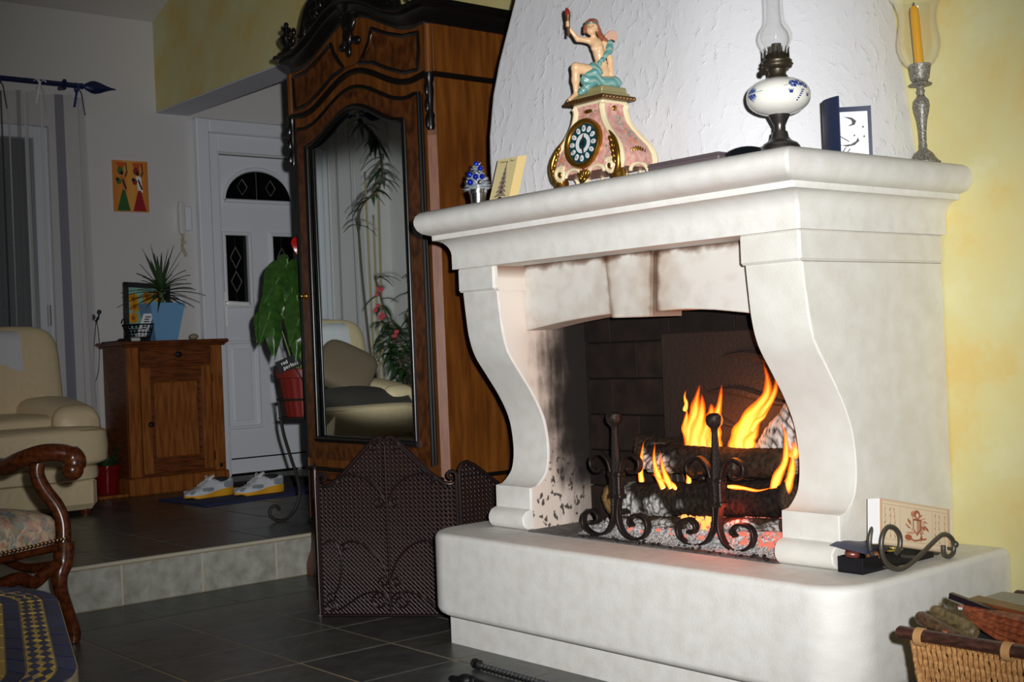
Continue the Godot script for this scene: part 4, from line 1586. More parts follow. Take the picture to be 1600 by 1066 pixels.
# ---------------------------------------------------------------- fire screen
func screen_panel(f: Node3D, outline: Array, w: float, at: Transform3D, hooks: Array, full: bool) -> void:
	var g := G.new()
	var pts := []
	for q in outline:
		pts.append(Vector3(q.x, q.y, 0))
	pts.append(pts[0])
	g.tube(pts, 0.0075, 8, true, 1.0)
	for h in hooks:
		var s: float = h[1]
		g.tube([Vector3(h[0], 0.0, 0), Vector3(h[0], 0.45, 0)] + spiral(Vector3(h[0] + s * 0.018, 0.478, 0), 0.018, 0.009, PI, -0.75, 12, Vector3(s, 0, 0), Vector3.UP), 0.007, 8)
	var pane := obj("panel", g, M.screen_iron, f)
	pane.transform = at
	# woven metal cane: strips straight and diagonal, clipped to the outline
	g = G.new()
	g.crease = 0.9
	var poly := PackedVector2Array(outline)
	var pitch := 0.0155
	var dirs := [Vector2(1, 0), Vector2(0, 1), Vector2(1, 1).normalized(), Vector2(1, -1).normalized()]
	for k in 4:
		var d: Vector2 = dirs[k]
		var nrm := Vector2(-d.y, d.x)
		var st := pitch if k < 2 else pitch * 0.7071
		var n := int(1.2 / st)
		for i in range(-n, n):
			var o := nrm * (i * st + (0.004 if k < 2 else 0.0))
			var line := PackedVector2Array([o - d * 1.5, o + d * 1.5])
			for piece in Geometry2D.intersect_polyline_with_polygon(line, poly):
				var a: Vector2 = piece[0]
				var b: Vector2 = piece[piece.size() - 1]
				var q := nrm * 0.0024
				var z := -0.001 + 0.0012 * k
				g.mark()
				g.quad(Vector3(a.x - q.x, a.y - q.y, z), Vector3(b.x - q.x, b.y - q.y, z), Vector3(b.x, b.y, z + 0.0012), Vector3(a.x, a.y, z + 0.0012))
				g.quad(Vector3(a.x, a.y, z + 0.0012), Vector3(b.x, b.y, z + 0.0012), Vector3(b.x + q.x, b.y + q.y, z), Vector3(a.x + q.x, a.y + q.y, z))
				g.quad(Vector3(a.x + q.x, a.y + q.y, z), Vector3(b.x + q.x, b.y + q.y, z), Vector3(b.x - q.x, b.y - q.y, z), Vector3(a.x - q.x, a.y - q.y, z))
	obj("woven_mesh", g, M.screen_iron, pane).set_meta("kind", "stuff")
	g = G.new()
	if full:
		g.tube([Vector3(0.25, 0.0, 0.008), Vector3(0.25, 0.585, 0.008)], 0.004, 6)
		for s in [1.0, -1.0]:
			var V := func(x: float, y: float) -> Vector3: return Vector3(0.25 + s * x, y, 0.009)
			var ex := Vector3(s, 0, 0)
			g.tube(curve([V.call(0.006, 0.395), V.call(0.03, 0.44), V.call(0.075, 0.475), V.call(0.13, 0.49), V.call(0.165, 0.482)], 5) + spiral(V.call(0.165, 0.468), 0.014, 0.006, PI / 2, -1.1, 12, ex, Vector3.UP), 0.004, 6)
			g.tube(spiral(V.call(0.028, 0.392), 0.018, 0.009, PI, 0.9, 12, ex, Vector3.UP), 0.004, 6)
			g.tube(curve([V.call(0.006, 0.13), V.call(0.03, 0.19), V.call(0.08, 0.24), V.call(0.13, 0.258), V.call(0.16, 0.25)], 5) + spiral(V.call(0.16, 0.238), 0.012, 0.006, PI / 2, -1.1, 12, ex, Vector3.UP), 0.004, 6)
			g.tube(spiral(V.call(0.024, 0.12), 0.018, 0.009, PI, 0.9, 12, ex, Vector3.UP), 0.004, 6)
			g.tube(curve([V.call(0.238, 0.245), V.call(0.21, 0.262), V.call(0.185, 0.245), V.call(0.17, 0.18), V.call(0.185, 0.10), V.call(0.205, 0.075)], 5), 0.004, 6)
			g.tube(spiral(V.call(0.215, 0.065), 0.016, 0.008, PI, 1.1, 12, ex, Vector3.UP), 0.004, 6)
			g.tube([V.call(0.0, 0.02)] + spiral(V.call(0.038, 0.050), 0.034, 0.012, PI, -1.3, 22, ex, Vector3.UP), 0.0045, 6)
			g.tube(curve([V.call(0.045, 0.085), V.call(0.10, 0.072), V.call(0.16, 0.035), V.call(0.19, 0.02)], 5), 0.004, 6)
			g.tube(spiral(V.call(0.215, 0.03), 0.022, 0.01, PI, -1.2, 14, ex, Vector3.UP), 0.004, 6)
			g.tube(spiral(V.call(0.035, 0.585), 0.020, 0.008, PI * 0.8, -1.2, 16, ex, Vector3.UP), 0.004, 6)
	else:
		for s in [1.0, -1.0]:
			g.tube(spiral(Vector3(w * 0.5 + s * 0.016, 0.30, 0.008), 0.015, 0.007, PI, -1.2 * s, 12, Vector3(s, 0, 0), Vector3.UP), 0.004, 6)
		g.tube([Vector3(w * 0.5, 0.0, 0.008), Vector3(w * 0.5, 0.30, 0.008)], 0.004, 6)
	obj("scrollwork", g, M.screen_iron, pane)

func build_screen() -> void:
	var f := thing("fire_screen", "dark brown iron folding fire screen with woven panels and scrolls, standing before the armoire", "fire screen", Vector3(-3.857, 0.008, -2.33), deg_to_rad(38.7))
	var mid := [Vector2(0, 0), Vector2(0, 0.46), Vector2(0.02, 0.449), Vector2(0.045, 0.453), Vector2(0.09, 0.487), Vector2(0.205, 0.602), Vector2(0.228, 0.617), Vector2(0.242, 0.613), Vector2(0.25, 0.60), Vector2(0.258, 0.613), Vector2(0.272, 0.617), Vector2(0.295, 0.602), Vector2(0.41, 0.487), Vector2(0.455, 0.453), Vector2(0.48, 0.449), Vector2(0.5, 0.46), Vector2(0.5, 0)]
	screen_panel(f, mid, 0.5, Transform3D.IDENTITY, [[0.0, 1.0], [0.5, -1.0]], true)
	var side := [Vector2(0, 0), Vector2(0, 0.50), Vector2(0.012, 0.518), Vector2(0.03, 0.522), Vector2(0.06, 0.507), Vector2(0.20, 0.40), Vector2(0.24, 0.385), Vector2(0.27, 0.392), Vector2(0.27, 0)]
	screen_panel(f, side, 0.27, Transform3D(Basis(Vector3.UP, deg_to_rad(45)), Vector3(0.512, 0, 0.0)), [], false)
	screen_panel(f, side, 0.27, Transform3D(Basis(Vector3.UP, deg_to_rad(111)), Vector3(-0.012, 0, -0.008)), [], false)

# ---------------------------------------------------------------- carved armchair
func build_armchair() -> void:
	var f := thing("armchair", "carved walnut armchair with a floral tapestry seat edged in brass nails", "armchair", Vector3(-4.18, 0, -1.57), deg_to_rad(-63.5))
	var leg := [Vector3(0.0, 0.0, 0), Vector3(-0.004, 0.035, 0), Vector3(0.016, 0.10, 0), Vector3(0.048, 0.18, 0), Vector3(0.052, 0.235, 0), Vector3(0.03, 0.28, 0), Vector3(0.028, 0.34, 0)]
	var legr := [0.018, 0.022, 0.02, 0.023, 0.028, 0.034, 0.034]
	for q in [[0.0, 0.0, 1.0], [0.62, 0.0, -1.0]]:
		var g := G.new()
		var pts := []
		var rs := []
		for k in leg.size():
			pts.append(Vector3(q[0] + q[2] * leg[k].x, leg[k].y, q[1]))
		var cp := curve(pts, 4)
		for k in cp.size():
			rs.append(lerpf(legr[k / 4], legr[mini(k / 4 + 1, 6)], (k % 4) / 4.0))
		g.tube(cp, rs, 10)
		obj("leg", g, M.walnut, f)
		# arm support and arm in one scrolling sweep
		g = G.new()
		var sup := []
		for p in [Vector3(0.028, 0.33, 0), Vector3(0.022, 0.40, 0.005), Vector3(0.03, 0.455, 0.02), Vector3(0.055, 0.51, 0.045), Vector3(0.07, 0.56, 0.06), Vector3(0.068, 0.60, 0.06)]:
			sup.append(Vector3(q[0] + q[2] * p.x, p.y, p.z))
		g.tube(curve(sup, 4), 0.024, 10)
		obj("arm_support", g, M.walnut, f)
		g = G.new()
		var arm := []
		for p in [Vector3(0.02, 0.575, -0.045), Vector3(0.015, 0.605, -0.05), Vector3(0.035, 0.63, -0.03), Vector3(0.07, 0.635, 0.03), Vector3(0.085, 0.615, 0.11), Vector3(0.07, 0.59, 0.20), Vector3(0.045, 0.60, 0.30), Vector3(0.03, 0.65, 0.40), Vector3(0.035, 0.71, 0.50)]:
			arm.append(Vector3(q[0] + q[2] * p.x, p.y, p.z))
		var ap := curve(arm, 5)
		var ar := []
		for k in ap.size():
			ar.append(0.03 if k < 3 else (0.036 if k < 9 else 0.029))
		g.tube(ap, ar, 12)
		g.ball(ap[0], Vector3(0.036, 0.036, 0.034))
		obj("arm", g, M.walnut, f)
		g = G.new()
		g.tube(curve([Vector3(q[0] + q[2] * 0.03, 0.0, 0.52), Vector3(q[0] + q[2] * 0.04, 0.2, 0.5), Vector3(q[0] + q[2] * 0.035, 0.45, 0.5), Vector3(q[0] + q[2] * 0.045, 0.8, 0.55), Vector3(q[0] + q[2] * 0.05, 1.12, 0.62)], 4), 0.024, 8)
		obj("leg", g, M.walnut, f)
		# side stretcher
		g = G.new()
		g.tube(curve([Vector3(q[0] + q[2] * 0.03, 0.27, 0), Vector3(q[0] + q[2] * 0.035, 0.25, 0.15), Vector3(q[0] + q[2] * 0.03, 0.28, 0.3), Vector3(q[0] + q[2] * 0.035, 0.25, 0.5)], 5), 0.017, 8)
		obj("stretcher", g, M.walnut, f)
	var g := G.new()
	g.tube(curve([Vector3(0.03, 0.275, 0), Vector3(0.09, 0.262, 0), Vector3(0.16, 0.232, 0), Vector3(0.23, 0.255, 0), Vector3(0.31, 0.248, 0), Vector3(0.39, 0.255, 0), Vector3(0.46, 0.232, 0), Vector3(0.53, 0.262, 0), Vector3(0.59, 0.275, 0)], 5), 0.021, 10)
	obj("stretcher", g, M.walnut, f)
	g = G.new()
	g.box(Vector3(0.31, 0.325, 0.25), Vector3(0.56, 0.03, 0.5), 0.008)
	obj("seat_frame", g, M.walnut, f)
	# tapestry seat
	var tn := noise(101, 0.028, FastNoiseLite.TYPE_CELLULAR, 2)
	tn.cellular_return_type = FastNoiseLite.RETURN_CELL_VALUE
	tn.domain_warp_enabled = true
	tn.domain_warp_amplitude = 22.0
	tn.domain_warp_frequency = 0.03
	var tap := mat("tapestry", Color.WHITE, 0.95)
	tri_tex(tap, ntex(tn, [[0.0, rgb(222, 204, 172)], [0.28, rgb(214, 192, 160)], [0.36, rgb(196, 132, 116)], [0.46, rgb(224, 208, 178)], [0.58, rgb(124, 142, 152)], [0.66, rgb(218, 198, 166)], [0.78, rgb(140, 140, 108)], [0.86, rgb(186, 108, 98)], [1.0, rgb(104, 122, 136)]], 512), Vector3(2.0, 2.0, 2.0), false)
	bump(tap, ntex(noise(102, 0.2)), 0.2)
	g = G.new()
	var rings := []
	for k in 11:
		var t := k / 10.0
		var y := 0.34 + 0.07 * minf(1.0, t * 2.5) + 0.065 * sin(PI / 2 * clampf((t - 0.4) / 0.6, 0, 1))
		var s := 1.0 if t < 0.4 else cos(PI / 2 * (t - 0.4) / 0.6)
		var ring := PackedVector3Array()
		for i in 40:
			var a := TAU * i / 40
			var e := 0.3
			ring.append(Vector3(0.31 + signf(cos(a)) * pow(absf(cos(a)), e) * 0.285 * maxf(s, 0.02), y, 0.245 + signf(sin(a)) * pow(absf(sin(a)), e) * 0.262 * maxf(s, 0.02)))
		rings.append(ring)
	g.loft(rings)
	var seat := obj("seat", g, tap, f)
	g = G.new()
	for k in 33:
		g.ball(Vector3(0.04 + 0.54 * k / 32.0, 0.352 - 0.004 * sin(PI * k / 32.0), -0.021), Vector3(0.0075, 0.0075, 0.005), 8, 4)
	for k in 28:
		for x in [0.022, 0.598]:
			g.ball(Vector3(x, 0.352, 0.0 + 0.48 * k / 27.0), Vector3(0.005, 0.0075, 0.0075), 8, 4)
	obj("nail_row", g, mat("old_brass", rgb(104, 82, 56), 0.35, 0.9), seat).set_meta("kind", "stuff")
	g = G.new()
	g.squircle(Vector3(0.31, 0.80, 0.56), Vector3(0.52, 0.66, 0.09), 0.3, 24, 12, Basis(Vector3(1, 0, 0), 0.12))
	obj("backrest", g, tap, f)

# ---------------------------------------------------------------- mosaic table
func build_table() -> void:
	# outline: rounded rectangle in the table's own axes; x runs along its long side
	var ang := atan2(-0.305, 0.952)
	var f := thing("mosaic_table", "low table with a rounded top of yellow and blue tile mosaic", "table", Vector3(-2.53, 0, -0.555), ang)
	var top := 0.42
	var hx := 0.62
	var hz := 0.36
	var rad := 0.30
	var path := func(inset: float, s: float) -> Array:
		# point and outward normal at arc fraction s of the outline inset by inset
		var r := rad - inset
		var sx := hx - rad
		var sz := hz - rad
		var lens := [2.0 * sx, PI / 2 * r, 2.0 * sz, PI / 2 * r, 2.0 * sx, PI / 2 * r, 2.0 * sz, PI / 2 * r]
		var tot := 0.0
		for l in lens:
			tot += l
		var d := fposmod(s, 1.0) * tot
		var k := 0
		while k < 7 and d > lens[k]:
			d -= lens[k]
			k += 1
		var dirs := [Vector2(1, 0), Vector2(0, 1), Vector2(-1, 0), Vector2(0, -1)]
		var e := k / 2
		var dr: Vector2 = dirs[e]
		var nm := Vector2(dr.y, -dr.x)
		var c := Vector2(0, 0)
		if k % 2 == 0:
			var st: Vector2 = [Vector2(-sx, -sz - r), Vector2(sx + r, -sz), Vector2(sx, sz + r), Vector2(-sx - r, sz)][e]
			return [st + dr * d, nm]
		c = [Vector2(sx, -sz), Vector2(sx, sz), Vector2(-sx, sz), Vector2(-sx, -sz)][e]
		var a: float = d / r
		var n2 := nm.rotated(a)
		return [c + n2 * r, n2]
	var g := G.new()
	var rings := []
	for q in [[0.012, -0.045], [0.0, -0.04], [0.0, -0.006], [0.004, -0.002]]:
		var ring := PackedVector3Array()
		for k in 96:
			var o: Array = path.call(q[0], k / 96.0)
			ring.append(Vector3(o[0].x, top + q[1], o[0].y))
		rings.append(ring)
	g.loft(rings)
	var slab := obj("table_top", g, mat("table_grout", rgb(150, 140, 116), 0.8), f)
	var blue := mat("blue_glaze", rgb(50, 58, 104), 0.3)
	var blue2 := mat("blue_glaze_dark", rgb(40, 46, 88), 0.3)
	var yel := mat("yellow_glaze", rgb(232, 194, 88), 0.32)
	var yel2 := mat("yellow_glaze_pale", rgb(222, 186, 96), 0.32)
	rng.seed = 7
	# bands of glazed pieces following the edge
	for band in [[0.003, 0.032, 34, 0], [0.082, 0.110, 30, 0], [0.035, 0.079, 44, 1], [0.113, 0.26, 24, 2]]:
		for k in int(band[2]):
			var s0 := (k + 0.03) / float(band[2])
			var s1 := (k + 0.97) / float(band[2])
			var poly := []
			for j in 4:
				var o: Array = path.call(band[0], lerpf(s0, s1, j / 3.0))
				poly.append(Vector2(o[0].x, o[0].y))
			for j in 4:
				var o: Array = path.call(minf(band[1], rad - 0.02), lerpf(s1, s0, j / 3.0))
				poly.append(Vector2(o[0].x, o[0].y))
			g = G.new()
			g.prism(poly, top - 0.004, top + 0.0005, Transform3D(Basis(Vector3(1, 0, 0), Vector3(0, 0, 1), Vector3(0, 1, 0)), Vector3.ZERO), 0.0006)
			obj("mosaic_piece", g, [[blue, blue2], [yel, yel2], [yel2, yel]][band[3]][rng.randi() % 2], slab)
	# field
	for i in 6:
		for j in 2:
			g = G.new()
			var x := -0.335 + 0.134 * i
			g.box(Vector3(x, top - 0.002, -0.046 + 0.092 * j), Vector3(0.131, 0.005, 0.089), 0.0008)
			obj("mosaic_piece", g, yel if rng.randf() < 0.6 else yel2, slab)
	# blue lozenges: a double row in the outer yellow band, a single one inside
	var lz := Transform3D(Basis(Vector3(1, 0, 0), Vector3(0, 0, 1), Vector3(0, 1, 0)), Vector3.ZERO)
	for rowdef in [[0.0465, 0.0095, 0.024, 66], [0.0675, 0.0095, 0.024, 64], [0.19, 0.008, 0.018, 34]]:
		for k in int(rowdef[3]):
			var o: Array = path.call(rowdef[0], (k + 0.5) / rowdef[3])
			var c: Vector2 = o[0]
			var n: Vector2 = o[1]
			var t := Vector2(-n.y, n.x)
			g = G.new()
			g.prism([c + n * rowdef[1], c + t * rowdef[2], c - n * rowdef[1], c - t * rowdef[2]], top - 0.002, top + 0.0016, lz)
			obj("mosaic_lozenge", g, blue2 if rng.randf() < 0.5 else blue, slab)
	for s in [Vector2(1, 1), Vector2(1, -1), Vector2(-1, 1), Vector2(-1, -1)]:
		g = G.new()
		g.tube(curve([Vector3(s.x * 0.48, 0, s.y * 0.24), Vector3(s.x * 0.42, 0.12, s.y * 0.2), Vector3(s.x * 0.46, 0.3, s.y * 0.23), Vector3(s.x * 0.44, 0.378, s.y * 0.22)], 5), 0.012, 8)
		obj("leg", g, M.black_iron, f)

# ---------------------------------------------------------------- andirons, logs, embers, flames
func make_andiron(label: String) -> Node3D:
	var f := thing("andiron", label, "andiron", Vector3(-2.605, 0.357, -2.56), 0.0, "wrought iron andirons")
	var o := Vector2(-2.605, 0.357)
	var P := func(a: Array) -> Array:
		var out := []
		for q in a:
			out.append(Vector2(q[0], q[1]) - o)
		return curve(out, 5)
	for path in [[[-2.616, 0.478], [-2.620, 0.42], [-2.650, 0.374], [-2.704, 0.362], [-2.746, 0.384], [-2.742, 0.418], [-2.708, 0.432], [-2.684, 0.415], [-2.694, 0.396], [-2.712, 0.398]], [[-2.594, 0.478], [-2.602, 0.42], [-2.585, 0.377], [-2.546, 0.361], [-2.504, 0.372], [-2.486, 0.402], [-2.500, 0.427], [-2.537, 0.430], [-2.558, 0.411], [-2.547, 0.398]]]:
		var g := G.new()
		g.bar(P.call(path), 0.022, 0.008)
		obj("foot_scroll", g, M.iron, f)
	for path in [[[-2.622, 0.545], [-2.636, 0.581], [-2.667, 0.600], [-2.702, 0.584], [-2.704, 0.560], [-2.680, 0.546], [-2.662, 0.558]], [[-2.588, 0.545], [-2.576, 0.583], [-2.544, 0.600], [-2.511, 0.583], [-2.516, 0.556], [-2.545, 0.549], [-2.557, 0.560]]]:
		var g := G.new()
		g.bar(P.call(path), 0.02, 0.008)
		obj("upper_scroll", g, M.iron, f)
	var g := G.new()
	g.lathe([Vector2(0, 0.115), Vector2(0.016, 0.115), Vector2(0.0165, 0.19), Vector2(0.014, 0.22), Vector2(0.0085, 0.31), Vector2(0.011, 0.323), Vector2(0.021, 0.333), Vector2(0.0235, 0.345), Vector2(0.0205, 0.357), Vector2(0.010, 0.363), Vector2(0, 0.364)], 8)
	obj("post", g, M.iron, f)
	g = G.new()
	for y in [0.185, 0.122]:
		g.box(Vector3(0, y, 0), Vector3(0.05, 0.014, 0.03), 0.003)
	g.box(Vector3(0, 0.155, 0), Vector3(0.042, 0.06, 0.026), 0.003)
	obj("collar", g, M.iron, f)
	g = G.new()
	g.box(Vector3(0, 0.075, -0.10), Vector3(0.016, 0.016, 0.2), 0.003)
	g.box(Vector3(0, 0.036, -0.195), Vector3(0.016, 0.072, 0.016), 0.003)
	obj("log_bar", g, M.iron, f)
	return f

func log_piece(label: String, a: Vector3, b: Vector3, r: float, char_a: float, char_b: float, ash_a: float, ash_b: float, sd: int, end_cols: Array, slant := 0.0) -> void:
	# a log from a to b; how charred and how ash-covered it is at either end; charred wood is cracked into squares
	var mid := (a + b) / 2
	var f := thing("log", label, "log", Vector3(mid.x, mid.y - r, mid.z), 0.0)
	var n := noise(sd, 7.0, FastNoiseLite.TYPE_SIMPLEX_SMOOTH, 3)
	var fine := noise(sd + 2, 60.0, FastNoiseLite.TYPE_SIMPLEX_SMOOTH, 2)
	var ax := (b - a).normalized()
	var ln := (b - a).length()
	var e1 := ax.cross(Vector3.UP).normalized()
	var e2 := e1.cross(ax)
	var g := G.new()
	g.crease = 0.1
	var nl := maxi(40, int(ln / 0.0042))
	var ns := 54
	var grid := []
	var cols := []
	var around := maxf(5.0, round(TAU * r / 0.040))
	for j in nl + 1:
		var t := float(j) / nl
		var row := PackedVector3Array()
		var cr := PackedColorArray()
		for i in ns:
			var an := TAU * i / ns
			var dirv := e1 * cos(an) + e2 * sin(an)
			var c := a.lerp(b, t) + e2 * sin(t * 3.0 + sd) * r * 0.10 + ax * (slant * r * (dirv.z + 1.0) * pow(1.0 - t, 8.0))
			var q := c + dirv * r
			var rn := n.get_noise_3dv(q)
			var fn := fine.get_noise_3dv(q)
			var k := clampf(lerpf(char_a, char_b, t) + 0.25 * rn, 0, 1)
			# cracks: rings along the log and lines round it, both wandering
			var cu := t * ln / 0.024 + 1.6 * rn + 0.5 * sin(an * 2.0 + sd)
			var row_id := floorf(cu)
			var cv := an / TAU * around + 0.73 * row_id + 0.8 * rn
			var du := absf(fposmod(cu, 1.0) - 0.5) * 2.0
			var dv := absf(fposmod(cv, 1.0) - 0.5) * 2.0
			var crack := maxf(smoothstep(0.62, 0.95, du), smoothstep(0.78, 1.0, dv))
			var rad := r * (1.0 + 0.12 * rn + 0.02 * fn) - 0.0042 * crack * k - 0.0015 * (1.0 - k) * absf(sin(an * 9.0 + rn * 6.0))
			row.append(c + dirv * rad)
			var bark := Color(0.030, 0.018, 0.011).lerp(Color(0.075, 0.046, 0.027), clampf(fn + 0.5, 0, 1))
			var black := Color(0.006, 0.005, 0.005).lerp(Color(0.017, 0.015, 0.013), clampf(fn + 0.5, 0, 1))
			var white := Color(0.30, 0.285, 0.27).lerp(Color(0.60, 0.58, 0.56), clampf(0.6 + fn, 0, 1))
			var col := bark.lerp(black, k)
			var wa := smoothstep(0.30, 0.70, lerpf(ash_a, ash_b, t) + rn * 0.9 - 0.55 * maxf(0.0, dirv.y) + 0.15 * dirv.z) * (1.0 - crack)
			cr.append(col.lerp(white, wa))
		grid.append(row)
		cols.append(cr)
	g.mark()
	for j in nl:
		for i in ns:
			var k := (i + 1) % ns
			g.col = cols[j][i]
			g.tri(grid[j][i], grid[j][k], grid[j + 1][k])
			g.c[g.c.size() - 2] = cols[j][k]
			g.c[g.c.size() - 1] = cols[j + 1][k]
			g.tri(grid[j][i], grid[j + 1][k], grid[j + 1][i])
			g.c[g.c.size() - 2] = cols[j + 1][k]
			g.c[g.c.size() - 1] = cols[j + 1][i]
	g.fix()
	objw("bark", g, M.log_bark, f)
	for e in 2:
		g = G.new()
		var ring: PackedVector3Array = grid[0] if e == 0 else grid[nl]
		var ctr := Vector3.ZERO
		for q in ring:
			ctr += q / ring.size()
		var col: Color = end_cols[e]
		var out := ax * (-1.0 if e == 0 else 1.0) * r
		for q in 7:
			for i in ns:
				var k := (i + 1) % ns
				var s0 := q / 7.0
				var s1 := (q + 1) / 7.0
				g.col = col.lerp(col * 0.5, (0.7 if q % 2 else 0.1) + 0.3 * fine.get_noise_2d(i, q * 9.0)).lerp(Color(0.01, 0.01, 0.01), 0.7 if q == 6 else 0.0)
				var b0 := out * 0.05 * (1.0 - s0)
				var b1 := out * 0.05 * (1.0 - s1)
				g.tri(ctr.lerp(ring[i], s0) + b0, ctr.lerp(ring[i], s1) + b1, ctr.lerp(ring[k], s1) + b1)
				g.tri(ctr.lerp(ring[i], s0) + b0, ctr.lerp(ring[k], s1) + b1, ctr.lerp(ring[k], s0) + b0)
		objw("end_grain", g, M.log_bark, f)

func flame(f: Node3D, pts: Array, r: float, mats: Array, flat := 0.5) -> void:
	# one tongue: nested shells, fainter and redder outwards
	var p := curve(pts, 8)
	var n := p.size() - 1
	for sh in mats.size():
		var sc: float = [1.0, 0.80, 0.63, 0.46][sh]
		var last := int(n * [1.0, 0.95, 0.88, 0.78][sh])
		var q := p.slice(0, last + 1)
		var rad := []
		for k in q.size():
			var t := float(k) / last
			rad.append(r * 1.4 * sc * (0.45 + 0.55 * sin(minf(1.0, t * 2.6 + 0.2) * PI / 2)) * pow(1.0 - t, 0.85) * (1.0 + 0.12 * sin(t * 17.0 + r * 900.0)) + 0.0005)
		var g := G.new()
		g.crease = 0.1
		g.tube(q, rad, 12, false, flat, Vector3(0.35, 0, 1).normalized())
		objw("flame", g, mats[sh], f)

func flame_mat(nm: String, cols: Array, e: float) -> StandardMaterial3D:
	var m := mat(nm, Color.WHITE, 0.9, 0.0, 0.0)
	var gt := GradientTexture2D.new()
	gt.width = 4
	gt.height = 128
	gt.fill_from = Vector2(0, 0)
	gt.fill_to = Vector2(0, 1)
	var gr := Gradient.new()
	var off := PackedFloat32Array()
	var cs := PackedColorArray()
	for c in cols:
		off.append(c[0])
		cs.append(c[1])
	gr.offsets = off
	gr.colors = cs
	gt.gradient = gr
	m.albedo_color = Color(1, 1, 1)
	m.albedo_texture = gt
	m.transparency = BaseMaterial3D.TRANSPARENCY_ALPHA
	m.cull_mode = BaseMaterial3D.CULL_DISABLED
	m.emission_enabled = true
	m.emission = Color.WHITE
	m.emission_operator = BaseMaterial3D.EMISSION_OP_MULTIPLY
	m.emission_texture = gt
	m.emission_energy_multiplier = e
	m.texture_repeat = false
	m.specular_mode = BaseMaterial3D.SPECULAR_DISABLED
	return m

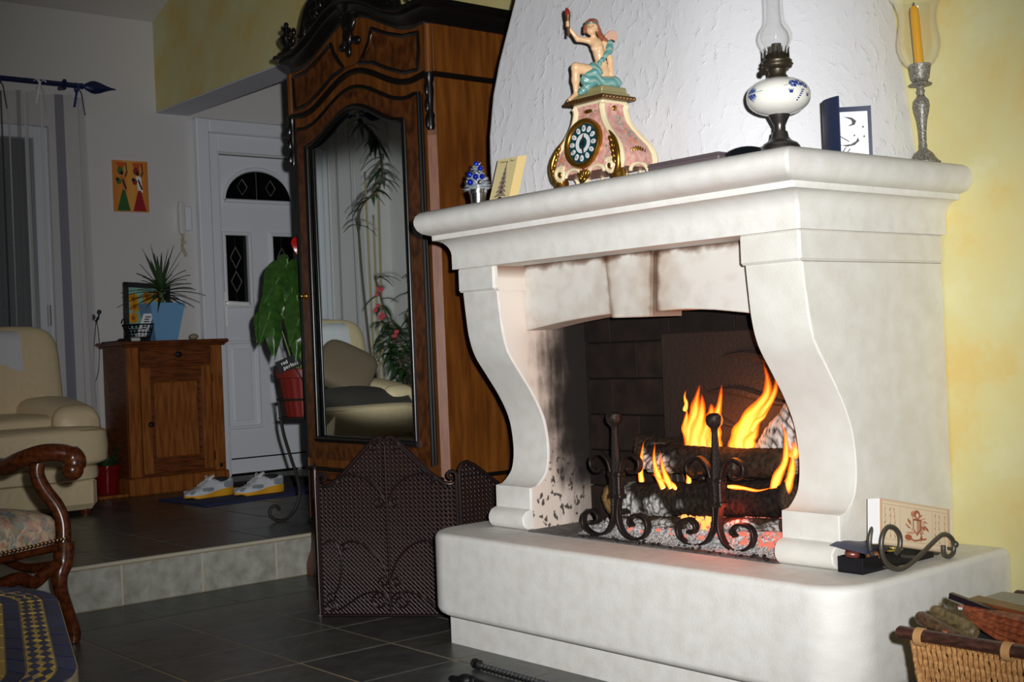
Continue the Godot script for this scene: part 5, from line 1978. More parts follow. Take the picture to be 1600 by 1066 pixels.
func build_fire() -> void:
	var a1 := make_andiron("wrought iron andiron with curled feet, the one nearer the fire screen")
	var a2: Node3D = a1.duplicate()
	a2.name = numbered("andiron")
	add_child(a2)
	a2.position = Vector3(-2.243, 0.357, -2.575)
	a2.set_meta("label", "wrought iron andiron with curled feet, standing before the tallest flames")
	var lb := mat("log_bark", Color.WHITE, 0.9, 0.0, 0.25)
	lb.vertex_color_use_as_albedo = true
	bump(lb, ntex(noise(111, 0.03, FastNoiseLite.TYPE_SIMPLEX, 4), [], 256), 0.3)
	lb.uv1_triplanar = true
	lb.uv1_scale = Vector3(8, 8, 8)
	var tan := Color(0.42, 0.24, 0.09)
	var dark := Color(0.07, 0.05, 0.035)
	log_piece("thick unburnt brown log lying at the back left of the fire", Vector3(-2.755, 0.600, -2.742), Vector3(-2.38, 0.575, -2.725), 0.046, 0.25, 1.0, 0.0, 0.2, 201, [tan, dark], 1.5)
	log_piece("topmost log, ash-white at its left and dark bark at its right", Vector3(-2.56, 0.585, -2.655), Vector3(-2.085, 0.583, -2.668), 0.041, 1.0, 0.45, 0.72, -0.4, 211, [dark, Color(0.10, 0.062, 0.036)])
	log_piece("middle log of the fire, its front cracked into white ash squares", Vector3(-2.80, 0.450, -2.640), Vector3(-2.062, 0.492, -2.652), 0.050, 0.75, 1.0, 1.05, -0.45, 225, [tan * 1.35, dark], 1.9)
	log_piece("burnt-out stump crazed with pale ash behind the right flame", Vector3(-2.17, 0.59, -2.73), Vector3(-2.05, 0.70, -2.735), 0.068, 1.0, 1.0, 1.0, 1.0, 231, [dark, dark])
	log_piece("thin pale split of wood under the middle log", Vector3(-2.66, 0.398, -2.625), Vector3(-2.36, 0.412, -2.62), 0.018, 0.1, 0.3, 0.3, 0.3, 241, [tan, dark])
	log_piece("thin greyed split of wood at the right under the middle log", Vector3(-2.28, 0.418, -2.60), Vector3(-2.06, 0.432, -2.61), 0.018, 0.4, 0.6, 0.7, 0.6, 251, [dark, dark])
	# ash bed
	rng.seed = 12
	var nz := noise(121, 14.0, FastNoiseLite.TYPE_SIMPLEX, 4)
	var g := G.new()
	g.crease = 0.1
	var ashm := mat("ash", Color.WHITE, 0.95)
	tri_tex(ashm, ntex(noise(122, 0.07, FastNoiseLite.TYPE_SIMPLEX, 4), [[0.18, rgb(84, 82, 82)], [0.4, rgb(176, 173, 172)], [0.8, rgb(226, 224, 223)]], 256), Vector3(7, 7, 7))
	bump(ashm, ntex(noise(123, 0.06, FastNoiseLite.TYPE_SIMPLEX, 4), [], 256), 0.5)
	g.sheet(110, 40, func(u: float, v: float) -> Vector3:
		var x := lerpf(-2.80, -2.01, u)
		var z := lerpf(-2.785, -2.535, v)
		var h := (0.05 + 0.045 * u) * pow(sin(PI * clampf(u * 0.86 + 0.08, 0, 1)), 0.6) * smoothstep(1.0, 0.40, v) + 0.016 * nz.get_noise_2d(x * 5.0, z * 5.0) * smoothstep(1.0, 0.7, v)
		return Vector3(x, 0.356 + maxf(h, -0.004) - (0.006 if u < 0.02 or v > 0.98 else 0.0), z))
	var ashes := obj("ash_bed", g, ashm)
	tag(ashes, "heap of grey wood ash on the hearth under the burning logs", "ash")
	ashes.set_meta("kind", "stuff")
	# glowing embers
	var em := mat("ember_glow", rgb(120, 60, 50), 0.9)
	em.emission_enabled = true
	em.emission = rgb(255, 138, 112)
	em.emission_energy_multiplier = 0.7
	g = G.new()
	for k in 420:
		var x := lerpf(-2.34, -2.02, sqrt(rng.randf())) if k % 4 else rr(-2.62, -2.3)
		var z := rr(-2.72, -2.585)
		var u := (x + 2.80) / 0.79
		var v := (z + 2.785) / 0.25
		var h := (0.05 + 0.045 * u) * pow(sin(PI * clampf(u * 0.86 + 0.08, 0, 1)), 0.6) * smoothstep(1.0, 0.40, v) + 0.016 * nz.get_noise_2d(x * 5.0, z * 5.0) * smoothstep(1.0, 0.7, v)
		var s := rr(0.004, 0.013)
		g.box(Vector3(x, 0.357 + h, z), Vector3(s * 1.3, s * 0.55, s * 1.3), s * 0.2, Basis.from_euler(Vector3(rr(-0.6, 0.6), rr(0, 3), rr(-0.6, 0.6))))
	var emb := obj("glowing_embers", g, em)
	tag(emb, "glowing red embers on the ash beneath the logs", "embers")
	emb.set_meta("kind", "stuff")
	var hot := mat("hot_ember_glow", rgb(200, 120, 60), 0.9)
	hot.emission_enabled = true
	hot.emission = rgb(255, 168, 78)
	hot.emission_energy_multiplier = 1.3
	g = G.new()
	for k in 40:
		var s := rr(0.008, 0.018)
		g.box(Vector3(rr(-2.41, -2.29), rr(0.400, 0.430), rr(-2.645, -2.61)), Vector3(s, s * 0.6, s), s * 0.2, Basis.from_euler(Vector3(rr(0, 3), rr(0, 3), rr(0, 3))))
	var hotg := obj("hot_embers_glow", g, hot)
	tag(hotg, "hottest orange embers glowing between the middle log and the thin split", "embers")
	hotg.set_meta("kind", "stuff")
	g = G.new()
	for k in 46:
		var s := rr(0.003, 0.009)
		g.box(Vector3(rr(-2.72, -2.03), 0.358 + s * 0.3, rr(-2.56, -2.515)), Vector3(s * 1.4, s, s), s * 0.2, Basis.from_euler(Vector3(0, rr(0, 3), rr(-0.3, 0.3))))
	var crumbs := obj("charcoal_crumbs", g, M.black)
	tag(crumbs, "black charcoal crumbs scattered on the hearth edge before the andirons", "charcoal")
	crumbs.set_meta("kind", "stuff")
	# flames: an orange sheath and a bright core in each tongue
	var shells := [
		flame_mat("flame_outer", [[0.0, rgb(255, 140, 40, 0.28)], [0.5, rgb(255, 120, 28, 0.30)], [1.0, rgb(230, 80, 14, 0.06)]], 0.85),
		flame_mat("flame_middle", [[0.0, rgb(255, 178, 62, 0.45)], [0.5, rgb(255, 158, 42, 0.5)], [1.0, rgb(250, 110, 22, 0.12)]], 0.95),
		flame_mat("flame_inner", [[0.0, rgb(255, 222, 120, 0.7)], [0.6, rgb(255, 205, 90, 0.65)], [1.0, rgb(255, 160, 50, 0.2)]], 1.05),
		flame_mat("flame_core", [[0.0, rgb(255, 246, 206, 0.92)], [0.6, rgb(255, 240, 180, 0.85)], [1.0, rgb(255, 214, 110, 0.3)]], 1.3)]
	var fl := thing("fire_flame", "tall orange and yellow flames rising from the burning logs", "fire", Vector3(-2.3, 0.6, -2.68))
	rng.seed = 5
	for t in [
		[[[-2.428, 0.612], [-2.425, 0.66], [-2.415, 0.705], [-2.402, 0.745], [-2.388, 0.790]], 0.024, -2.69],
		[[[-2.408, 0.612], [-2.402, 0.65], [-2.392, 0.69], [-2.380, 0.73], [-2.378, 0.765]], 0.022, -2.684],
		[[[-2.382, 0.612], [-2.376, 0.65], [-2.362, 0.685], [-2.352, 0.715], [-2.350, 0.738]], 0.026, -2.692],
		[[[-2.360, 0.612], [-2.352, 0.65], [-2.338, 0.69], [-2.320, 0.735], [-2.308, 0.790]], 0.019, -2.69],
		[[[-2.345, 0.612], [-2.338, 0.645], [-2.328, 0.68], [-2.322, 0.715]], 0.020, -2.686],
		[[[-2.435, 0.64], [-2.444, 0.67], [-2.438, 0.70], [-2.430, 0.725]], 0.010, -2.68],
		[[[-2.452, 0.715], [-2.447, 0.735], [-2.450, 0.755], [-2.444, 0.775]], 0.006, -2.69],
		[[[-2.272, 0.612], [-2.262, 0.645], [-2.248, 0.675], [-2.232, 0.70], [-2.215, 0.728]], 0.022, -2.69],
		[[[-2.255, 0.612], [-2.243, 0.65], [-2.218, 0.695], [-2.185, 0.728], [-2.155, 0.765], [-2.152, 0.805], [-2.165, 0.850]], 0.022, -2.688],
		[[[-2.238, 0.640], [-2.215, 0.69], [-2.180, 0.715], [-2.148, 0.745], [-2.130, 0.785], [-2.132, 0.825]], 0.015, -2.694],
		[[[-2.222, 0.612], [-2.212, 0.640], [-2.195, 0.660], [-2.178, 0.70]], 0.017, -2.684],
		[[[-2.205, 0.665], [-2.185, 0.69], [-2.160, 0.705], [-2.135, 0.74]], 0.008, -2.68],
		[[[-2.548, 0.518], [-2.546, 0.555], [-2.540, 0.595], [-2.530, 0.635]], 0.008, -2.60],
		[[[-2.46, 0.505], [-2.482, 0.545], [-2.493, 0.585], [-2.487, 0.632]], 0.009, -2.60],
		[[[-2.43, 0.508], [-2.448, 0.535], [-2.462, 0.57], [-2.470, 0.61]], 0.009, -2.602],
		[[[-2.41, 0.507], [-2.44, 0.522], [-2.47, 0.53], [-2.50, 0.545]], 0.006, -2.60],
		[[[-2.362, 0.525], [-2.366, 0.555], [-2.360, 0.59]], 0.007, -2.60],
		[[[-2.10, 0.505], [-2.075, 0.555], [-2.05, 0.60], [-2.045, 0.66], [-2.06, 0.70]], 0.011, -2.62],
		[[[-2.085, 0.50], [-2.055, 0.545], [-2.04, 0.60], [-2.055, 0.64]], 0.012, -2.64],
		[[[-2.08, 0.60], [-2.065, 0.65], [-2.07, 0.70], [-2.062, 0.75]], 0.019, -2.69],
		[[[-2.22, 0.525], [-2.17, 0.524], [-2.12, 0.520], [-2.07, 0.532]], 0.005, -2.595]]:
		var pts := []
		for q in t[0]:
			pts.append(Vector3(q[0], q[1], t[2] + rr(-0.004, 0.004)))
		flame(fl, pts, t[1], shells)
	var ol := OmniLight3D.new()
	ol.name = "fire_light"
	add_child(ol)
	ol.position = Vector3(-2.26, 0.70, -2.64)
	ol.light_color = rgb(255, 150, 70)
	ol.light_energy = 0.035
	ol.light_size = 0.06
	ol.omni_range = 12.0
	ol.omni_attenuation = 2.0
	ol.shadow_enabled = true
	var ol2 := OmniLight3D.new()
	ol2.name = "ember_light"
	add_child(ol2)
	ol2.position = Vector3(-2.2, 0.455, -2.585)
	ol2.light_color = rgb(255, 90, 60)
	ol2.light_energy = 0.012
	ol2.light_size = 0.03
	ol2.omni_range = 6.0
	ol2.omni_attenuation = 2.0
	ol2.shadow_enabled = true

func build_fire_irons() -> void:
	var f := thing("poker", "black twisted wrought iron poker lying on the tiles along the hearth", "poker", Vector3(-2.55, 0, -2.23))
	var g := G.new()
	g.crease = 0.3
	var rings := []
	for k in 90:
		var t := k / 89.0
		var c := Vector3(lerpf(-2.865, -2.20, t), 0.011, lerpf(-2.238, -2.222, t))
		var r := PackedVector3Array()
		for i in 4:
			var a := TAU * i / 4 + t * 60.0
			r.append(c + Vector3(0, sin(a), cos(a)) * 0.0105)
		rings.append(r)
	g.loft(rings)
	objw("shaft", g, M.black_iron, f)
	g = G.new()
	g.box(Vector3(-2.872, 0.015, -2.239), Vector3(0.03, 0.026, 0.026), 0.007, Basis(Vector3(1, 0, 0), 0.5))
	g.ball(Vector3(-2.886, 0.016, -2.239), Vector3(0.011, 0.015, 0.015), 8, 6)
	objw("knob", g, M.black_iron, f)
	f = thing("fire_tongs", "black wrought iron fire tool with a forged head lying nearest the camera", "fire tool", Vector3(-2.6, 0, -2.12))
	g = G.new()
	g.tube(curve([Vector3(-2.812, 0.012, -2.100), Vector3(-2.785, 0.014, -2.103), Vector3(-2.765, 0.02, -2.108), Vector3(-2.74, 0.022, -2.112), Vector3(-2.71, 0.014, -2.118), Vector3(-2.66, 0.011, -2.125), Vector3(-2.4, 0.011, -2.14), Vector3(-2.2, 0.011, -2.15)], 4), 0.011, 8)
	objw("shaft", g, M.black_iron, f)
	g = G.new()
	g.ball(Vector3(-2.76, 0.018, -2.107), Vector3(0.026, 0.016, 0.022), 10, 8)
	g.ball(Vector3(-2.808, 0.012, -2.100), Vector3(0.018, 0.011, 0.010), 8, 6)
	g.ball(Vector3(-2.735, 0.018, -2.113), Vector3(0.016, 0.014, 0.014), 8, 6)
	objw("head", g, M.black_iron, f)

# ---------------------------------------------------------------- things on the mantel shelf
func caps(list: Array, k: float) -> Callable:
	# smooth union of tapered capsules [a, b, ra, rb]
	return func(q: Vector3) -> float:
		var d := 1.0
		for c in list:
			var a: Vector3 = c[0]
			var ab: Vector3 = c[1] - a
			var t := clampf((q - a).dot(ab) / maxf(ab.length_squared(), 1e-9), 0.0, 1.0)
			var e: float = (q - a - ab * t).length() - lerpf(c[2], c[3], t)
			var h := clampf(0.5 + 0.5 * (d - e) / k, 0.0, 1.0)
			d = lerpf(d, e, h) - k * h * (1.0 - h)
		return d

func build_mantel_things() -> void:
	var T := 1.345
	build_clock(T)
	build_lamp(T)
	# hurricane candlestick
	var cs := thing("candlestick", "tall antiqued pewter candlestick with a flared clear glass shade at the mantel's right end", "candlestick", Vector3(-1.812, T, -2.935))
	var g := G.new()
	g.crease = 0.5
	g.lathe([Vector2(0, 0), Vector2(0.041, 0), Vector2(0.042, 0.004), Vector2(0.036, 0.008), Vector2(0.030, 0.015), Vector2(0.022, 0.028), Vector2(0.013, 0.035), Vector2(0.009, 0.040), Vector2(0.010, 0.046), Vector2(0.0085, 0.055), Vector2(0.0095, 0.085), Vector2(0.0125, 0.112), Vector2(0.018, 0.135), Vector2(0.0205, 0.150), Vector2(0.018, 0.164), Vector2(0.0095, 0.174), Vector2(0.0075, 0.180), Vector2(0.0105, 0.187), Vector2(0.0075, 0.194), Vector2(0.009, 0.199), Vector2(0.028, 0.203), Vector2(0.029, 0.206), Vector2(0.020, 0.210), Vector2(0.018, 0.216), Vector2(0.022, 0.219), Vector2(0.024, 0.23), Vector2(0.0265, 0.246), Vector2(0.0285, 0.256), Vector2(0.026, 0.257), Vector2(0.024, 0.240), Vector2(0, 0.238)], 28)
	var pw := mat("antique_pewter", Color.WHITE, 0.5, 0.35)
	tri_tex(pw, ntex(noise(131, 0.04, FastNoiseLite.TYPE_SIMPLEX, 4), [[0.3, rgb(92, 88, 80)], [0.6, rgb(150, 146, 136)], [0.8, rgb(186, 182, 172)]], 256), Vector3(14, 14, 14), false)
	obj("stem", g, pw, cs)
	g = G.new()
	g.crease = 0.3
	var outr := [Vector2(0.0255, 0.250), Vector2(0.034, 0.256), Vector2(0.047, 0.274), Vector2(0.0545, 0.297), Vector2(0.0555, 0.312), Vector2(0.052, 0.338), Vector2(0.0475, 0.362), Vector2(0.0475, 0.382), Vector2(0.053, 0.406), Vector2(0.061, 0.424), Vector2(0.0665, 0.431)]
	var prof := outr.duplicate()
	for k in outr.size():
		var q: Vector2 = outr[outr.size() - 1 - k]
		prof.append(Vector2(q.x - 0.0018, q.y + (0.0008 if k == 0 else 0.0)))
	prof.append(outr[0])
	g.lathe(prof, 40)
	obj("glass_shade", g, M.glass, cs)
	var cd := thing("candle", "yellow taper candle leaning inside the glass shade of the pewter candlestick", "candle", Vector3(-1.812, T + 0.240, -2.935))
	cd.rotation.z = 0.06
	g = G.new()
	g.crease = 0.5
	g.lathe([Vector2(0, 0), Vector2(0.0115, 0), Vector2(0.0112, 0.14), Vector2(0.0108, 0.158), Vector2(0.008, 0.168), Vector2(0, 0.170)], 20)
	var wax := mat("yellow_wax", rgb(230, 164, 14), 0.35)
	obj("wax", g, wax, cd)
	g = G.new()
	g.tube([Vector3(0, 0.168, 0), Vector3(0.001, 0.18, 0)], 0.0014, 6)
	obj("wick", g, M.black, cd)
	# moon card: a standing folded card
	var navy := mat("navy_card", rgb(34, 44, 72), 0.45)
	var card := thing("moon_card", "navy folded card standing open, a white panel with a smiling moon inside", "greeting card", Vector3(-1.875, T, -2.60))
	var sp := Vector3(-1.875, T, -2.600)
	var r1 := Vector3(-1.795, T, -2.683)
	var l1 := Vector3(-1.79, T, -2.545)
	g = G.new()
	card_leaf(g, sp, l1, 0.135, 0.0016, 0.014)
	objw("front_leaf", g, navy, card)
	g = G.new()
	card_leaf(g, sp, r1, 0.125, 0.0016, -0.004)
	var bl := objw("back_leaf", g, navy, card)
	var sh := []
	sh.append(["p", rgb(60, 62, 66), [Vector2(0.40, 0.10), Vector2(0.62, 0.14), Vector2(0.72, 0.22), Vector2(0.68, 0.30), Vector2(0.50, 0.34), Vector2(0.62, 0.27), Vector2(0.60, 0.19)]])
	sh.append(["p", rgb(60, 62, 66), [Vector2(0.74, 0.60), Vector2(0.78, 0.68), Vector2(0.66, 0.77), Vector2(0.46, 0.80), Vector2(0.34, 0.76), Vector2(0.56, 0.75), Vector2(0.70, 0.68)]])
	for q in [[0.88, 0.36], [0.66, 0.55], [0.90, 0.58]]:
		sh.append(["p", rgb(70, 72, 76), [Vector2(q[0], q[1] - 0.03), Vector2(q[0] + 0.025, q[1]), Vector2(q[0], q[1] + 0.03), Vector2(q[0] - 0.025, q[1])]])
	for q in [[0.12, 0.38, 0.3, 0.50], [0.3, 0.55, 0.52, 0.68], [0.1, 0.9, 0.2, 0.72], [0.2, 0.95, 0.32, 0.76], [0.32, 0.97, 0.44, 0.82], [0.44, 0.97, 0.54, 0.86]]:
		sh.append(["l", rgb(96, 98, 100), q[0], q[1], q[2], q[3], 0.025])
	sh.append(["e", rgb(150, 152, 150), 0.12, 0.45, 0.10, 0.05])
	var pm := mat("moon_print", Color.WHITE, 0.5)
	pm.albedo_texture = paint(96, 128, rgb(244, 246, 250), sh)
	g = G.new()
	var dirv := (r1 - sp).normalized()
	var nr := Vector3(-dirv.z, 0, dirv.x)
	if nr.x < 0:
		nr = -nr
	var o := nr * 0.0022
	g.quad(sp + dirv * 0.008 + Vector3(0, 0.006, 0) + o, sp + dirv * 0.106 + Vector3(0, 0.006, 0) + o, sp + dirv * 0.106 + Vector3(0, 0.112, 0) + o, sp + dirv * 0.008 + Vector3(0, 0.112, 0) + o)
	objw("moon_panel", g, pm, card, bl, "white panel printed with crescents and stars")
	# long flat box and a curved black case lying near the front edge
	var fb := thing("flat_box", "long flat grey-brown box lying on the mantel between clock and oil lamp", "box", Vector3(-2.15, T, -2.42))
	g = G.new()
	g.box(Vector3(0, 0.011, 0), Vector3(0.235, 0.022, 0.06), 0.003)
	obj("lower_half", g, mat("taupe_card", rgb(96, 84, 88), 0.5), fb)
	g = G.new()
	g.box(Vector3(0, 0.0245, 0), Vector3(0.238, 0.007, 0.063), 0.003)
	obj("lid", g, M["taupe_card"], fb)
	var ec := thing("glasses_case", "small black case with a curved top on the mantel just left of the oil lamp", "case", Vector3(-1.985, T, -2.435))
	g = G.new()
	var pf := []
	for k in 13:
		var a := PI * k / 12.0
		pf.append(Vector2(-cos(a) * 0.068, 0.008 + sin(a) * 0.026))
	pf.append(Vector2(0.068, 0))
	pf.append(Vector2(-0.068, 0))
	g.prism(pf, -0.02, 0.02, Transform3D.IDENTITY, 0.004)
	obj("shell", g, mat("black_gloss", rgb(18, 22, 24), 0.22), ec)
	g = G.new()
	g.box(Vector3(0, 0.008, 0), Vector3(0.139, 0.003, 0.043), 0.001)
	obj("rim", g, M.grey_iron, ec)
	# little silver tree in its pot
	var tr := thing("tinsel_tree", "tiny silver tinsel tree with blue baubles in a shiny silver pot", "christmas tree", Vector3(-2.998, T, -2.412))
	g = G.new()
	g.crease = 0.6
	g.lathe([Vector2(0, 0), Vector2(0.0205, 0), Vector2(0.026, 0.040), Vector2(0.0285, 0.041), Vector2(0.029, 0.052), Vector2(0.026, 0.053), Vector2(0, 0.046)], 28)
	obj("pot", g, mat("silver", rgb(210, 212, 216), 0.22, 1.0), tr)
	rng.seed = 31
	g = G.new()
	for k in 900:
		var h := rng.randf()
		var rad := lerpf(0.041, 0.012, h)
		var a := rr(0, TAU)
		var y := 0.054 + h * 0.072
		var p0 := Vector3(cos(a) * rad * 0.3, y, sin(a) * rad * 0.3)
		var p1 := Vector3(cos(a + rr(-0.5, 0.5)) * rad, y + rr(-0.012, 0.012), sin(a + rr(-0.5, 0.5)) * rad)
		var w := Vector3(rr(-1, 1), rr(-1, 1), rr(-1, 1)).normalized() * 0.0018
		g.tri(p0 - w, p0 + w, p1)
		g.tri(p0 + w, p0 - w, p1)
	g.start = g.p.size()
	g.lathe([Vector2(0, 0.05), Vector2(0.018, 0.05), Vector2(0.005, 0.125), Vector2(0, 0.128)], 10)
	obj("tinsel", g, mat("tinsel_silver", rgb(222, 228, 234), 0.45, 0.6), tr).set_meta("kind", "stuff")
	var bb := mat("blue_bauble", rgb(24, 52, 190), 0.15, 0.6)
	var sb := mat("silver_bauble", rgb(226, 226, 232), 0.15, 1.0)
	for q in [[0.0, 0.130, 0.004, 0.0085, 0], [0.020, 0.114, 0.012, 0.008, 0], [-0.018, 0.098, 0.016, 0.009, 0], [0.012, 0.088, 0.028, 0.009, 0], [-0.006, 0.072, 0.034, 0.0095, 0], [0.030, 0.088, 0.018, 0.008, 0], [-0.012, 0.114, 0.014, 0.006, 1], [0.002, 0.104, 0.024, 0.006, 1], [-0.026, 0.078, 0.022, 0.007, 1], [0.026, 0.070, 0.028, 0.007, 1], [-0.032, 0.088, 0.006, 0.006, 1], [0.018, 0.104, 0.018, 0.005, 1]]:
		g = G.new()
		g.ball(Vector3(q[0] * 0.9 + q[2] * 0.3, q[1], q[2] * 0.9 - q[0] * 0.3), Vector3.ONE * q[3], 12, 8)
		obj("bauble", g, bb if q[4] == 0 else sb, tr)
	# cream card printed with a dark tree
	var tc := thing("tree_card", "thick cream card printed with a dark scribbled fir tree, beside the tinsel tree", "greeting card", Vector3(-2.885, T, -2.44))
	sh = []
	for k in 7:
		var y := 0.16 + k * 0.1
		var hw := 0.05 + k * 0.042
		sh.append(["p", rgb(84, 70, 74), [Vector2(0.5, y - 0.06), Vector2(0.5 + hw, y + 0.10), Vector2(0.5 + hw * 0.3, y + 0.085), Vector2(0.5 - hw * 0.3, y + 0.085), Vector2(0.5 - hw, y + 0.10)]])
		for j in 4:
			sh.append(["l", rgb(176, 160, 130), 0.5 - hw * 0.6, y + 0.02 + j * 0.02, 0.5 + hw * 0.7, y + 0.03 + j * 0.02, 0.008])
	sh.append(["p", rgb(24, 22, 24), [Vector2(0.44, 0.86), Vector2(0.58, 0.86), Vector2(0.68, 0.97), Vector2(0.30, 0.97)]])
	sh.append(["e", rgb(30, 26, 28), 0.5, 0.09, 0.03, 0.025])
	for q in [[0.14, 0.075, 0.24, 0.06], [0.24, 0.06, 0.30, 0.085], [0.30, 0.085, 0.42, 0.07], [0.64, 0.08, 0.68, 0.045], [0.68, 0.045, 0.73, 0.085], [0.73, 0.085, 0.86, 0.07]]:
		sh.append(["l", rgb(120, 108, 84), q[0], q[1], q[2], q[3], 0.018])
	var tp := mat("tree_print", Color.WHITE, 0.6)
	tp.albedo_texture = paint(112, 128, rgb(216, 200, 148), sh)
	var cream := mat("cream_card", rgb(232, 204, 140), 0.6)
	g = G.new()
	var A := Vector3(-0.058, 0, 0.034)
	var Bv := Vector3(0.024, 0, 0.026)
	var up := Vector3(0.006, 0.136, -0.040)
	var dp := Vector3(0.006, 0.004, -0.030)
	g.quad(A + Vector3(0, 0, 0.0004), Bv + Vector3(0, 0, 0.0004), Bv + up + Vector3(0, 0, 0.0004), A + up + Vector3(0, 0, 0.0004))
	g.start = g.p.size()
	obj("front_leaf", g, tp, tc, "front of the card with the printed tree")
	g = G.new()
	g.crease = 0.9
	g.loft([PackedVector3Array([A, Bv, Bv + up, A + up]), PackedVector3Array([A + dp, Bv + dp, Bv + up + dp, A + up + dp])])
	obj("back_leaf", g, cream, tc)
	cream.cull_mode = BaseMaterial3D.CULL_DISABLED
	tp.cull_mode = BaseMaterial3D.CULL_DISABLED

func card_leaf(g: G, a: Vector3, b: Vector3, h: float, th: float, bulge: float) -> void:
	var d := (b - a).normalized()
	var n := Vector3(-d.z, 0, d.x)
	var rings := []
	for k in 9:
		var t := k / 8.0
		var c := a.lerp(b, t) + n * sin(PI * t) * bulge
		rings.append(PackedVector3Array([c - n * th, c + n * th, c + n * th + Vector3(0, h, 0), c - n * th + Vector3(0, h, 0)]))
	g.crease = 0.8
	g.loft(rings)

